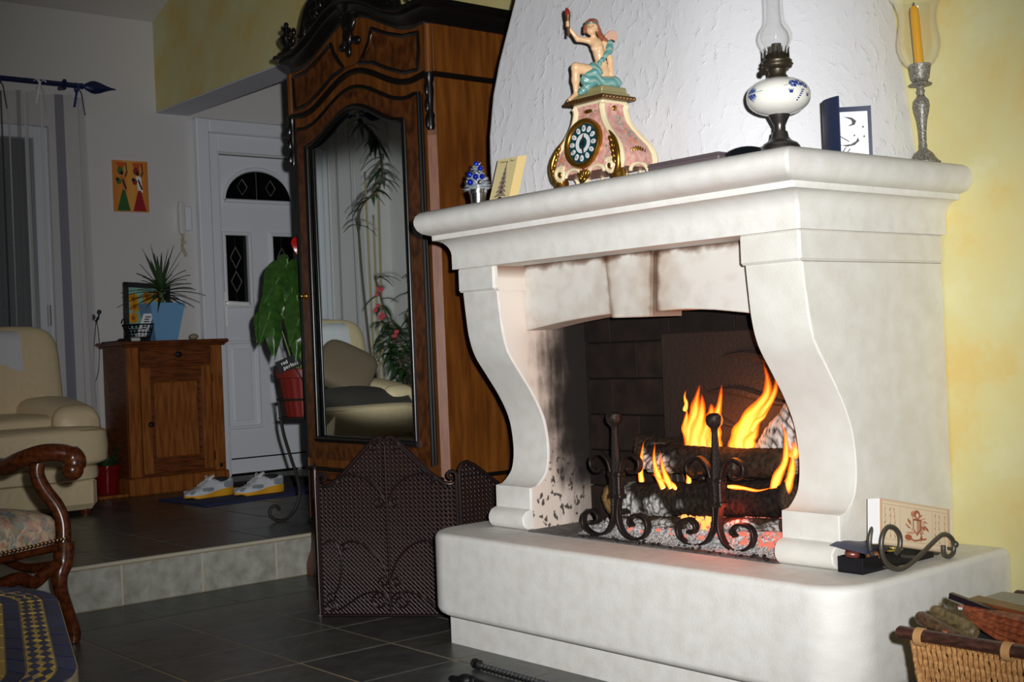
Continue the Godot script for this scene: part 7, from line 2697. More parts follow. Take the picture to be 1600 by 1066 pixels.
	sh.append(["p", rgb(228, 208, 178), [Vector2(0.468, 0.38), Vector2(0.512, 0.38), Vector2(0.512, 0.67), Vector2(0.468, 0.57)]])
	sh.append(["l", rgb(228, 208, 178), 0.53, 0.40, 0.53, 0.62, 0.008])
	sh.append(["l", rgb(228, 208, 178), 0.55, 0.40, 0.55, 0.58, 0.008])
	sh.append(["e", sepia, 0.515, 0.24, 0.045, 0.10])
	sh.append(["e", rgb(228, 208, 178), 0.52, 0.26, 0.022, 0.055])
	sh.append(["l", sepia, 0.37, 0.78, 0.48, 0.84, 0.012])
	sh.append(["l", sepia, 0.48, 0.84, 0.64, 0.77, 0.012])
	sh.append(["e", rgb(176, 96, 70), 0.39, 0.78, 0.05, 0.07])
	var pm := mat("matchbox_print", Color.WHITE, 0.55)
	pm.albedo_texture = paint(300, 112, rgb(232, 212, 182), sh)
	g = G.new()
	var o := Vector3(0.0176, 0, 0)
	g.quad(ctr + B * (o + Vector3(0, -0.053, 0.147)), ctr + B * (o + Vector3(0, -0.053, -0.147)), ctr + B * (o + Vector3(0, 0.053, -0.147)), ctr + B * (o + Vector3(0, 0.053, 0.147)))
	objw("printed_face", g, pm, mb)

# ---------------------------------------------------------------- basket
func build_basket() -> void:
	var bk := thing("basket", "rush-woven rectangular basket with round wooden rim rails on the floor beside the hearth", "basket", Vector3(-1.14, 0, -2.385))
	var straw := mat("rush", Color.WHITE, 0.8)
	tri_tex(straw, ntex(noise(151, 0.05, FastNoiseLite.TYPE_SIMPLEX, 4), [[0.25, rgb(126, 84, 42)], [0.5, rgb(164, 116, 64)], [0.8, rgb(190, 144, 90)]], 256), Vector3(9, 5, 9), false)
	var x0 := -1.412
	var x1 := -0.87
	var z0 := -2.61
	var z1 := -2.165
	var g := G.new()
	g.crease = 0.1
	var cords := []
	var n := 50
	for k in n:
		cords.append([Vector3(lerpf(x0, x1, (k + 0.5) / n), 0, z1), Vector3(0, 0, 1)])
		cords.append([Vector3(lerpf(x0, x1, (k + 0.5) / n), 0, z0), Vector3(0, 0, -1)])
	for k in 41:
		cords.append([Vector3(x0, 0, lerpf(z0, z1, (k + 0.5) / 41)), Vector3(-1, 0, 0)])
		cords.append([Vector3(x1, 0, lerpf(z0, z1, (k + 0.5) / 41)), Vector3(1, 0, 0)])
	rng.seed = 8
	for c in cords:
		var ph := rr(0, 6)
		var rings := []
		for j in 30:
			var t := j / 29.0
			var yy := 0.008 + t * 0.312
			var inward: Vector3 = c[1] * (-0.045 * (1.0 - t))
			var p: Vector3 = c[0] + inward + Vector3(0, yy, 0)
			p.x = lerpf(p.x, (x0 + x1) / 2, 0.04 * (1.0 - t))
			var side: Vector3 = Vector3.UP.cross(c[1])
			p += side * 0.0012 * sin(t * 60.0 + ph)
			var r := 0.0056 + 0.0012 * sin(t * 75.0 + ph * 2.0)
			rings.append(PackedVector3Array([p + side * r, p + c[1] * r, p - side * r, p - c[1] * r]))
		g.loft(rings, false)
	g.box(Vector3((x0 + x1) / 2, 0.006, (z0 + z1) / 2), Vector3(0.44, 0.012, 0.35), 0.003)
	objw("rush_weave", g, straw, bk).set_meta("kind", "stuff")
	var rim := mat("rim_wood", Color.WHITE, 0.4)
	tri_tex(rim, ntex(noise(152, 0.02), [[0.2, rgb(52, 30, 24)], [0.8, rgb(84, 54, 42)]], 256), Vector3(6, 20, 20), false)
	for z in [z1 + 0.004, z0]:
		g = G.new()
		g.tube([Vector3(x0 - 0.024, 0.331, z), Vector3(x0 - 0.018, 0.331, z), Vector3(x1 + 0.018, 0.331, z), Vector3(x1 + 0.024, 0.331, z)], [0.008, 0.0125, 0.0125, 0.008], 14)
		objw("rim_rail", g, rim, bk)
	for x in [x0 + 0.008, x1 - 0.008]:
		g = G.new()
		g.tube([Vector3(x, 0.322, z0 + 0.01), Vector3(x, 0.322, z1 - 0.01)], 0.010, 12)
		objw("rim_rail", g, rim, bk)
	var tw := mat("twine", rgb(176, 132, 84), 0.8)
	for x in [-1.385, -1.205, -1.02]:
		g = G.new()
		for j in 4:
			g.tube(spiral(Vector3(x + (j - 1.5) * 0.0042, 0.328, z1 + 0.004), 0.0155, 0.0155, 0, 1.0, 16, Vector3(0, 1, 0), Vector3(0, 0, 1)), 0.0026, 6)
		objw("twine_binding", g, tw, bk)
	# contents
	var filler := mat("dark_cloth_blue", rgb(22, 30, 36), 0.9)
	g = G.new()
	g.sheet(20, 16, func(u: float, v: float) -> Vector3: return Vector3(lerpf(x0 + 0.02, x1 - 0.02, u), 0.300 + 0.022 * sin(u * 7.0) * sin(v * 5.0) + 0.02 * u, lerpf(z0 + 0.02, z1 - 0.022, v)))
	M.dark_cloth_blue.cull_mode = BaseMaterial3D.CULL_DISABLED
	tag(obj("dark_cloth", g, filler), "dark blue cloth filling the rush basket under the bellows", "cloth")
	var s1 := thing("stick", "dark wooden stick with a rounded end lying across the basket's front corner", "stick", Vector3(-1.39, 0.33, -2.23))
	g = G.new()
	g.tube(curve([Vector3(-1.432, 0.346, -2.235), Vector3(-1.425, 0.346, -2.232), Vector3(-1.39, 0.339, -2.222), Vector3(-1.35, 0.331, -2.212), Vector3(-1.31, 0.322, -2.204)], 4), [0.006, 0.010, 0.0125, 0.0135, 0.014, 0.014, 0.014, 0.0135, 0.013, 0.013, 0.0125, 0.0125, 0.012, 0.012, 0.012, 0.012, 0.012], 14)
	objw("shaft", g, wood("stick_wood", [rgb(40, 28, 22), rgb(84, 62, 44), rgb(104, 82, 60)], Vector3(10, 10, 10), 0.4), s1)
	g = G.new()
	g.ball(Vector3(-1.434, 0.3462, -2.2355), Vector3(0.007, 0.011, 0.011), 12, 8)
	objw("rounded_end", g, M.rim_wood, s1)
	var br := thing("hearth_brush", "wooden hearth brush with short olive bristles lying in the basket", "brush", Vector3(-1.37, 0.34, -2.27))
	g = G.new()
	g.tube(curve([Vector3(-1.424, 0.351, -2.275), Vector3(-1.415, 0.352, -2.272), Vector3(-1.38, 0.345, -2.262), Vector3(-1.35, 0.338, -2.255), Vector3(-1.318, 0.329, -2.246)], 4), [0.009, 0.013, 0.0135, 0.0135, 0.0135, 0.0135, 0.014, 0.014, 0.0145, 0.0145, 0.015, 0.0155, 0.016, 0.0155, 0.015, 0.013, 0.009], 14)
	objw("stock", g, wood("olive_wood", [rgb(62, 50, 32), rgb(104, 88, 58), rgb(126, 108, 76)], Vector3(10, 10, 10), 0.5), br)
	g = G.new()
	for k in 260:
		var t := rng.randf()
		var p := Vector3(lerpf(-1.415, -1.355, t), lerpf(0.360, 0.348, t), lerpf(-2.277, -2.262, t) + rr(-0.010, 0.006))
		var d := Vector3(rr(-0.25, 0.5), 1.0, rr(-0.3, 0.2)).normalized() * rr(0.010, 0.024)
		var w := Vector3(rr(-1, 1), 0, rr(-1, 1)).normalized() * 0.0006
		g.tri(p - w, p + w, p + d)
		g.tri(p + w, p - w, p + d)
	objw("bristles", g, mat("bristle", rgb(118, 100, 66), 0.8), br).set_meta("kind", "stuff")
	for q in [Vector3(-1.357, 0.331, -2.205), Vector3(-1.342, 0.327, -2.196)]:
		g = G.new()
		g.ball(q, Vector3(0.0075, 0.0065, 0.007), 12, 8)
		for k in 5:
			var a := TAU * k / 5
			g.ball(q + Vector3(cos(a) * 0.004, 0.003, sin(a) * 0.004), Vector3(0.0035, 0.003, 0.0035), 6, 4)
		tag(obj("dried_pod", g, mat("orange_pod", rgb(164, 84, 44), 0.6)), "small orange dried pod behind the basket's front rail, the %s one" % ("left" if q.x < -1.35 else "right"), "pod", "orange pods in the basket")
	# bellows: two boards, a pleated leather body and a nozzle
	var bl := thing("bellows", "fireplace bellows with dark boards and pleated reddish-brown leather in the basket", "bellows", Vector3(-1.27, 0.34, -2.33))
	var leather := mat("bellows_leather", Color.WHITE, 0.5)
	tri_tex(leather, ntex(noise(153, 0.03), [[0.2, rgb(96, 46, 26)], [0.8, rgb(156, 84, 50)]], 256), Vector3(8, 14, 8), false)
	var top := []
	var bot := []
	for k in 9:
		var t := k / 8.0
		top.append(Vector3(lerpf(-1.385, -1.08, t), lerpf(0.364, 0.352, t), -2.345))
		bot.append(Vector3(lerpf(-1.375, -1.08, t), lerpf(0.348, 0.300, sin(PI / 2 * minf(1, t * 2.2))), -2.32))
	g = G.new()
	g.crease = 0.3
	var rings := []
	for j in 11:
		var s := j / 10.0
		var ring := PackedVector3Array()
		for k in 9:
			var p: Vector3 = top[k].lerp(bot[k], s)
			p.z += 0.055 + (0.008 if j % 2 else 0.0) * sin(PI * k / 8.0) - 0.03 * (1.0 - k / 8.0)
			ring.append(p)
		for k in range(8, -1, -1):
			var p: Vector3 = top[k].lerp(bot[k], s)
			p.z -= 0.07 * minf(1.0, k / 4.0)
			ring.append(p)
		rings.append(ring)
	g.loft(rings)
	objw("leather_body", g, leather, bl)
	g = G.new()
	g.box(Vector3(-1.245, 0.357, -2.355), Vector3(0.29, 0.008, 0.05), 0.003, Basis(Vector3(0, 0, 1), -0.09))
	objw("board", g, M.dark_oak, bl)
	g = G.new()
	g.tube([Vector3(-1.418, 0.378, -2.325), Vector3(-1.40, 0.374, -2.325), Vector3(-1.32, 0.356, -2.325)], 0.0085, 4)
	objw("nozzle", g, mat("dark_bronze", rgb(46, 34, 44), 0.35, 0.5), bl)
	# magazines behind the bellows
	var mcol := [[rgb(206, 206, 210), "magazine with pale grey page edges lying under the bellows in the basket"], [rgb(176, 40, 62), "red-covered magazine lying in the basket behind the bellows"], [rgb(108, 112, 128), "topmost grey-blue magazine in the basket behind the bellows"]]
	for k in 3:
		var mg := thing("magazine", mcol[k][1], "magazine", Vector3(-1.20, 0.337 + 0.008 * k, -2.445))
		g = G.new()
		g.box(Vector3(-1.20, 0.337 + 0.008 * k, -2.445), Vector3(0.46 - 0.03 * absf(k - 1), 0.006, 0.15), 0.001, Basis(Vector3(0, 0, 1), 0.01))
		objw("pages", g, mat("page_edge", rgb(222, 222, 224), 0.6), mg)
		g = G.new()
		g.box(Vector3(-1.20, 0.3408 + 0.008 * k, -2.445), Vector3(0.462 - 0.03 * absf(k - 1), 0.0014, 0.154), 0.0005, Basis(Vector3(0, 0, 1), 0.01))
		objw("cover", g, mat("cover_%d" % k, mcol[k][0], 0.35), mg)

# ---------------------------------------------------------------- things on and over the oak cabinet
func strap_leaf(g: G, a: Vector3, dirv: Vector3, length: float, w: float, droop: float, n := 6) -> void:
	var side := dirv.cross(Vector3.UP)
	side = side.normalized() if side.length() > 0.01 else Vector3.RIGHT
	var prev := a
	var pw := w * 0.6
	for k in range(1, n + 1):
		var t := float(k) / n
		var p := a + dirv * length * t - Vector3(0, droop * length * t * t, 0)
		var ww := w * (1.0 - t) * (0.75 + t) + 0.0004
		var lift := Vector3(0, 0.25 * w, 0)
		g.quad(prev - side * pw + lift, p - side * ww + lift, p, prev)
		g.quad(prev, p, p + side * ww + lift, prev + side * pw + lift)
		prev = p
		pw = ww
	g.start = g.p.size()

func build_cabinet_things() -> void:
	var T := 1.035
	# print of two women carrying baskets: a flat canvas
	var pc := thing("wall_picture", "small orange canvas of two women in green and red skirts with baskets on their heads", "picture", Vector3(XW + 0.008, 1.95, -3.128))
	var sh := []
	for k in 10:
		sh.append(["p", rgb(206, 120, 44).lerp(rgb(226, 160, 72), 1.0 - absf(k - 4.5) / 5.0), [Vector2(k * 0.1, 0), Vector2(k * 0.1 + 0.11, 0), Vector2(k * 0.1 + 0.11, 1), Vector2(k * 0.1, 1)]])
	for q in [[0.24, rgb(44, 92, 40), rgb(60, 104, 50), rgb(196, 116, 50)], [0.70, rgb(150, 26, 30), rgb(140, 44, 40), rgb(236, 232, 232)]]:
		var x: float = q[0]
		sh.append(["p", rgb(196, 84, 40), [Vector2(x - 0.16, 0.04), Vector2(x + 0.12, 0.04), Vector2(x + 0.06, 0.14), Vector2(x - 0.10, 0.14)]])
		sh.append(["l", rgb(30, 20, 18), x + 0.13, 0.05, x + 0.15, 0.22, 0.022])
		sh.append(["l", rgb(120, 62, 34), x + 0.15, 0.22, x + 0.08, 0.34, 0.05])
		sh.append(["e", q[2], x - 0.04, 0.20, 0.09, 0.075])
		sh.append(["e", rgb(36, 22, 20), x + 0.0, 0.245, 0.05, 0.04])
		sh.append(["p", q[3], [Vector2(x - 0.06, 0.30), Vector2(x + 0.10, 0.30), Vector2(x + 0.12, 0.50), Vector2(x + 0.14, 0.62), Vector2(x, 0.60), Vector2(x - 0.02, 0.45)]])
		sh.append(["l", rgb(40, 24, 22), x + 0.02, 0.38, x + 0.11, 0.55, 0.04])
		sh.append(["e", q[2], x - 0.09, 0.41, 0.07, 0.06])
		sh.append(["e", rgb(24, 18, 18), x - 0.13, 0.37, 0.045, 0.035])
		sh.append(["p", q[1], [Vector2(x, 0.58), Vector2(x + 0.08, 0.58), Vector2(x + 0.22, 0.985), Vector2(x - 0.16, 0.985)]])
	var pm := mat("picture_print", Color.WHITE, 0.6)
	pm.albedo_texture = paint(110, 160, rgb(214, 142, 60), sh)
	var g := G.new()
	g.box(Vector3(XW + 0.008, 1.952, -3.128), Vector3(0.016, 0.30, 0.214), 0.002)
	objw("canvas", g, mat("canvas_edge", rgb(206, 140, 72), 0.7), pc)
	g = G.new()
	var x := XW + 0.0165
	g.quad(Vector3(x, 1.803, -3.022), Vector3(x, 1.803, -3.234), Vector3(x, 2.101, -3.234), Vector3(x, 2.101, -3.022))
	objw("printed_face", g, pm, pc)
	# entry phone and switch
	var ip := thing("intercom", "white wall entry phone with a hanging handset and bead charm beside the front door", "intercom", Vector3(XW, 1.75, -3.45))
	g = G.new()
	g.box(Vector3(XW + 0.018, 1.772, -3.455), Vector3(0.036, 0.15, 0.09), 0.008)
	objw("base", g, M.white_paint, ip)
	g = G.new()
	g.squircle(Vector3(XW + 0.048, 1.772, -3.424), Vector3(0.035, 0.20, 0.04), 0.4, 16, 10)
	objw("handset", g, mat("offwhite_plastic", rgb(214, 212, 206), 0.4), ip)
	g = G.new()
	g.tube(curve([Vector3(XW + 0.03, 1.695, -3.43), Vector3(XW + 0.035, 1.66, -3.445), Vector3(XW + 0.03, 1.62, -3.44), Vector3(XW + 0.03, 1.57, -3.436)], 4), 0.003, 6)
	objw("cord", g, M.offwhite_plastic, ip)
	g = G.new()
	rng.seed = 4
	for k in 14:
		g.ball(Vector3(XW + 0.03 + rr(-0.006, 0.006), 1.55 + 0.011 * k * 0.9, -3.438 + rr(-0.014, 0.014)), Vector3(0.010, 0.011, 0.010), 7, 5)
	objw("bead_charm", g, mat("straw_bead", rgb(186, 170, 142), 0.8), ip)
	var sw := thing("light_switch", "square white light switch low on the wall left of the front door", "switch", Vector3(XW, 1.29, -3.405))
	g = G.new()
	g.box(Vector3(XW + 0.005, 1.288, -3.405), Vector3(0.010, 0.082, 0.086), 0.003)
	objw("plate", g, M.offwhite_plastic, sw)
	g = G.new()
	g.box(Vector3(XW + 0.012, 1.292, -3.405), Vector3(0.006, 0.05, 0.05), 0.002, Basis(Vector3(0, 0, 1), 0.06))
	objw("rocker", g, M.white_paint, sw)
	# framed flower print leaning on the wall
	var fp := thing("flower_picture", "dark framed picture of loose yellow blooms on blue-green leaning on the wall", "picture", Vector3(-7.04, T, -3.14))
	rng.seed = 91
	sh = []
	for k in 26:
		sh.append(["e", rgb(110, 166, 160).lerp(rgb(156, 196, 176), rng.randf()), rng.randf(), rng.randf(), rr(0.08, 0.2), rr(0.05, 0.15)])
	for k in 7:
		sh.append(["l", rgb(84, 110, 60), rr(0.3, 0.7), 1.0, rr(0.15, 0.85), rr(0.35, 0.6), 0.03])
	for k in 9:
		var c := Vector2(0.16 + 0.31 * (k % 3) + rr(-0.05, 0.05), 0.2 + 0.24 * (k / 3) + rr(-0.05, 0.05))
		for j in 14:
			var a := TAU * j / 14 + rr(-0.1, 0.1)
			sh.append(["e", rgb(220, 164, 30).lerp(rgb(196, 110, 18), rng.randf()), c.x + cos(a) * 0.085, c.y + sin(a) * 0.075, 0.045, 0.04])
		sh.append(["e", rgb(146, 88, 24), c.x, c.y, 0.055, 0.05])
	var fm := mat("flower_print", Color.WHITE, 0.4)
	fm.albedo_texture = paint(120, 140, rgb(134, 182, 172), sh)
	var B := Basis(Vector3(0, 0, 1), 0.10) * Basis(Vector3(1, 0, 0), -0.06)
	var c0 := Vector3(-7.03, T + 0.172, -3.15)
	g = G.new()
	for s in [1.0, -1.0]:
		g.box(c0 + B * Vector3(0, 0, s * 0.128), Vector3(0.022, 0.338, 0.03), 0.004, B)
		g.box(c0 + B * Vector3(0, s * 0.154, 0), Vector3(0.022, 0.03, 0.286), 0.004, B)
	objw("frame", g, mat("dark_frame", rgb(46, 44, 48), 0.4), fp)
	g = G.new()
	g.quad(c0 + B * Vector3(0.004, -0.14, 0.115), c0 + B * Vector3(0.004, -0.14, -0.115), c0 + B * Vector3(0.004, 0.14, -0.115), c0 + B * Vector3(0.004, 0.14, 0.115))
	objw("print", g, fm, fp)
	g = G.new()
	g.box(c0 + B * Vector3(-0.004, 0, 0), Vector3(0.006, 0.30, 0.25), 0.001, B)
	objw("backing", g, M.black, fp)
	# dracaena in a flared square blue pot
	var dp := thing("spiky_plant", "spiky narrow-leaved plant in a tapered square blue pot on the oak cabinet", "plant", Vector3(-6.90, T, -3.18))
	g = G.new()
	g.crease = 0.9
	var rings := []
	for q in [[0.0, 0.066], [0.21, 0.105], [0.215, 0.105], [0.215, 0.098], [0.18, 0.092]]:
		var w: float = q[1] * 1.0
		rings.append(PackedVector3Array([Vector3(-w * 0.8, q[0], w), Vector3(w * 0.8, q[0], w), Vector3(w * 0.8, q[0], -w), Vector3(-w * 0.8, q[0], -w)]))
	g.loft(rings)
	obj("pot", g, mat("sky_blue_paint", rgb(112, 162, 206), 0.45), dp)
	g = G.new()
	g.lathe([Vector2(0, 0.17), Vector2(0.016, 0.18), Vector2(0.014, 0.30), Vector2(0, 0.31)], 10)
	obj("stem", g, mat("green_stem", rgb(86, 96, 56), 0.7), dp)
	var lm := mat("dark_green_leaf", rgb(52, 76, 46), 0.4)
	lm.cull_mode = BaseMaterial3D.CULL_DISABLED
	lm.backlight_enabled = true
	lm.backlight = Color(0.1, 0.16, 0.06)
	rng.seed = 17
	for k in 64:
		g = G.new()
		g.crease = 0.3
		var a := k * 2.39996 + rr(-0.2, 0.2)
		var el := lerpf(1.45, -0.15, pow(k / 63.0, 0.8))
		var d := Vector3(cos(a) * cos(el), sin(el), sin(a) * cos(el))
		var len := rr(0.20, 0.29) * (1.0 if d.x < 0.3 else 0.9)
		if d.x < -0.35:
			len = minf(len, 0.16)
		strap_leaf(g, Vector3(0, lerpf(0.31, 0.25, k / 63.0), 0), d, len, 0.011, 0.30 if el < 0.9 else 0.08)
		obj("leaf", g, lm, dp)
	# wire basket with papers
	var wb := thing("wire_basket", "small dark wire basket on the cabinet in front of the framed flower picture", "basket", Vector3(-6.865, T, -3.02))
	g = G.new()
	for lev in [[0.0, 0.062], [0.045, 0.076], [0.09, 0.088]]:
		var ring := []
		for k in 25:
			var a := TAU * k / 24
			ring.append(Vector3(cos(a) * lev[1] * 0.75, 0.004 + lev[0], sin(a) * lev[1]))
		g.tube(ring, 0.003 if lev[0] < 0.08 else 0.0045, 6)
	for k in 22:
		var a := TAU * k / 22
		for m in [0.28, -0.28]:
			g.tube([Vector3(cos(a) * 0.0465, 0.004, sin(a) * 0.062), Vector3(cos(a + m) * 0.066, 0.094, sin(a + m) * 0.088)], 0.0014, 5)
	for s in [1.0, -1.0]:
		g.tube(spiral(Vector3(0, 0.105, s * 0.088), 0.022, 0.022, 0, 0.5, 8, Vector3(1, 0, 0), Vector3.UP), 0.003, 6)
	obj("wire_frame", g, M.black_iron, wb)
	var pp := thing("paper_slip", "white printed slip sticking up out of the dark wire basket", "paper", Vector3(-6.845, T + 0.01, -3.05))
	sh = []
	for k in 6:
		sh.append(["l", rgb(60, 64, 76), 0.3, 0.15 + 0.1 * k, 0.8 - 0.1 * (k % 2), 0.15 + 0.1 * k, 0.05])
	var slip := mat("slip_print", Color.WHITE, 0.6)
	slip.albedo_texture = paint(48, 80, rgb(226, 228, 234), sh)
	slip.cull_mode = BaseMaterial3D.CULL_DISABLED
	g = G.new()
	g.sheet(1, 6, func(u: float, v: float) -> Vector3: return Vector3(0.012 - 0.01 * v * v, 0.145 - 0.13 * v, (0.5 - u) * 0.062 - 0.05 * (1.0 - v) + 0.03))
	obj("slip", g, slip, pp)
	var p2 := thing("leaflets", "folded black and white leaflets lying in the wire basket", "paper", Vector3(-6.865, T + 0.03, -3.02))
	g = G.new()
	for k in 3:
		g.box(Vector3(0.0, 0.012 + 0.012 * k, -0.01 + 0.008 * k), Vector3(0.055, 0.003, 0.10), 0.0005, Basis(Vector3(1, 0, 0), 0.35 - 0.25 * k) * Basis(Vector3.UP, 0.3 * k))
	obj("sheets", g, mat("leaflet", rgb(170, 170, 186), 0.6), p2)
	# phone and stone
	var ph := thing("mobile_phone", "small black and white mobile phone lying at the cabinet's left front edge", "phone", Vector3(-6.83, T, -2.95))
	g = G.new()
	g.box(Vector3(0, 0.009, 0.03), Vector3(0.045, 0.018, 0.065), 0.006)
	obj("body", g, M.black, ph)
	g = G.new()
	g.box(Vector3(0.0, 0.010, -0.03), Vector3(0.043, 0.020, 0.055), 0.006)
	obj("light_half", g, mat("pale_plastic", rgb(206, 206, 206), 0.4), ph)
	var cb := thing("phone_cable", "thin black cable running off the cabinet's left side from the phone", "cable", Vector3(-6.84, T, -2.88))
	g = G.new()
	g.tube(curve([Vector3(-6.83, T + 0.006, -2.885), Vector3(-6.85, T + 0.003, -2.86), Vector3(-6.91, T + 0.003, -2.865), Vector3(-7.05, T + 0.003, -2.88)], 5), 0.0028, 6)
	objw("wire", g, M.black, cb)
	var so := thing("pebble", "round beige pebble on the right end of the oak cabinet", "stone", Vector3(-6.86, T, -3.352))
	g = G.new()
	g.ball(Vector3(0, 0.017, 0), Vector3(0.024, 0.018, 0.028), 14, 10)
	obj("stone_body", g, mat("pebble", rgb(150, 132, 110), 0.7), so)
	# earphones hanging from a hook on the wall
	var hk := thing("earphones", "black earphones hanging by their cord from a wall hook left of the cabinet", "earphones", Vector3(XW, 1.2, -2.88))
	g = G.new()
	g.tube([Vector3(XW, 1.165, -2.885), Vector3(XW + 0.03, 1.165, -2.885), Vector3(XW + 0.034, 1.185, -2.885)], 0.005, 6)
	objw("hook", g, M.black, hk)
	g = G.new()
	g.ball(Vector3(XW + 0.022, 1.185, -2.862), Vector3(0.016, 0.018, 0.017), 10, 8)
	g.ball(Vector3(XW + 0.022, 1.215, -2.902), Vector3(0.013, 0.014, 0.014), 10, 8)
	g.tube([Vector3(XW + 0.022, 1.21, -2.902), Vector3(XW + 0.022, 1.17, -2.894)], 0.005, 6)
	objw("earbud", g, mat("dark_teal_plastic", rgb(28, 44, 56), 0.4), hk)
	g = G.new()
	for s in [1.0, -1.0]:
		g.tube(curve([Vector3(XW + 0.02, 1.175, -2.885), Vector3(XW + 0.012, 1.05, -2.885 + s * 0.014), Vector3(XW + 0.008, 0.88, -2.875 + s * 0.016), Vector3(XW + 0.008, 0.80, -2.862)], 5), 0.0024, 5)
	g.tube(curve([Vector3(XW + 0.008, 0.80, -2.862), Vector3(XW + 0.006, 0.68, -2.868), Vector3(XW + 0.006, 0.50, -2.84), Vector3(XW + 0.006, 0.35, -2.81)], 5), 0.0024, 5)
	objw("cord", g, M.black, hk)

# ---------------------------------------------------------------- things in the hall
func shoe(label: String, at: Vector3, turn: float) -> void:
	var f := thing("sneaker", label, "shoe", at, turn, "pair of running shoes on the mat")
	# along local x: toe at -0.14, heel at +0.14
	var yellow := mat("yellow_sole", rgb(232, 168, 40), 0.5)
	var grey := mat("shoe_mesh", rgb(206, 210, 218), 0.7)
	var widths := [0.012, 0.032, 0.044, 0.050, 0.050, 0.044, 0.038, 0.036, 0.038, 0.038, 0.030, 0.014]
	var soleh := [0.022, 0.020, 0.020, 0.021, 0.023, 0.026, 0.031, 0.037, 0.041, 0.043, 0.044, 0.044]
	var tops := [0.030, 0.046, 0.054, 0.060, 0.070, 0.086, 0.100, 0.098, 0.084, 0.084, 0.096, 0.092]
	var n := widths.size()
	var rings := []
	var rings2 := []
	for k in n:
		var x := lerpf(-0.145, 0.142, k / float(n - 1))
		var w: float = widths[k] + 0.003
		var b := 0.010 if k < 2 else (0.004 if k == n - 1 else 0.0)
		rings.append(PackedVector3Array([Vector3(x, b, w * 0.85), Vector3(x, b + 0.006, w), Vector3(x, soleh[k], w), Vector3(x, soleh[k], -w), Vector3(x, b + 0.006, -w), Vector3(x, b, -w * 0.85)]))
		var ring := PackedVector3Array()
		for i in 13:
			var a := PI * i / 12.0
			var y: float = soleh[k] - 0.002 + (tops[k] - soleh[k]) * pow(sin(a), 0.75 if k < 6 else 0.55)
			ring.append(Vector3(x, y, cos(a) * w * (0.98 if k < 6 else 0.94)))
		rings2.append(ring)
	var g := G.new()
	g.crease = 0.6
	g.loft(rings)
	obj("sole", g, yellow, f)
	g = G.new()
	g.crease = 0.3
	g.loft(rings2)
	obj("upper", g, grey, f)
	g = G.new()
	g.ball(Vector3(0.075, 0.089, 0), Vector3(0.048, 0.014, 0.026), 14, 8)
	obj("opening", g, mat("shoe_lining", rgb(38, 36, 40), 0.9), f)
	g = G.new()
	g.squircle(Vector3(0.012, 0.104, 0), Vector3(0.05, 0.012, 0.036), 0.6, 12, 8, Basis(Vector3(0, 0, 1), 0.55))
	obj("tongue", g, mat("shoe_white", rgb(224, 224, 226), 0.6), f)
	g = G.new()
	for k in 5:
		var t := k / 4.0
		var x := lerpf(-0.055, 0.0, t)
		var y := lerpf(0.064, 0.096, t)
		g.tube([Vector3(x, y - 0.012, 0.030), Vector3(x + 0.006, y + 0.007, 0.012), Vector3(x - 0.002, y + 0.007, -0.012), Vector3(x, y - 0.012, -0.030)], 0.0032, 5)
	for s in [1.0, -1.0]:
		g.tube(spiral(Vector3(0.0, 0.104, s * 0.018), 0.013, 0.011, 0.5, 0.9, 10, Vector3(0.6, 0.3, 0), Vector3(0, 0.5, s)), 0.0025, 5)
	obj("laces", g, M.shoe_white, f)
	g = G.new()
	for s in [1.0, -1.0]:
		g.squircle(Vector3(0.10, 0.062, s * 0.037), Vector3(0.06, 0.035, 0.006), 0.6, 10, 6)
		g.squircle(Vector3(-0.03, 0.046, s * 0.047), Vector3(0.07, 0.022, 0.006), 0.6, 10, 6)
		g.squircle(Vector3(-0.112, 0.036, s * 0.034), Vector3(0.04, 0.02, 0.006), 0.6, 10, 6)
	obj("overlay", g, mat("shoe_grey", rgb(140, 144, 150), 0.5), f)

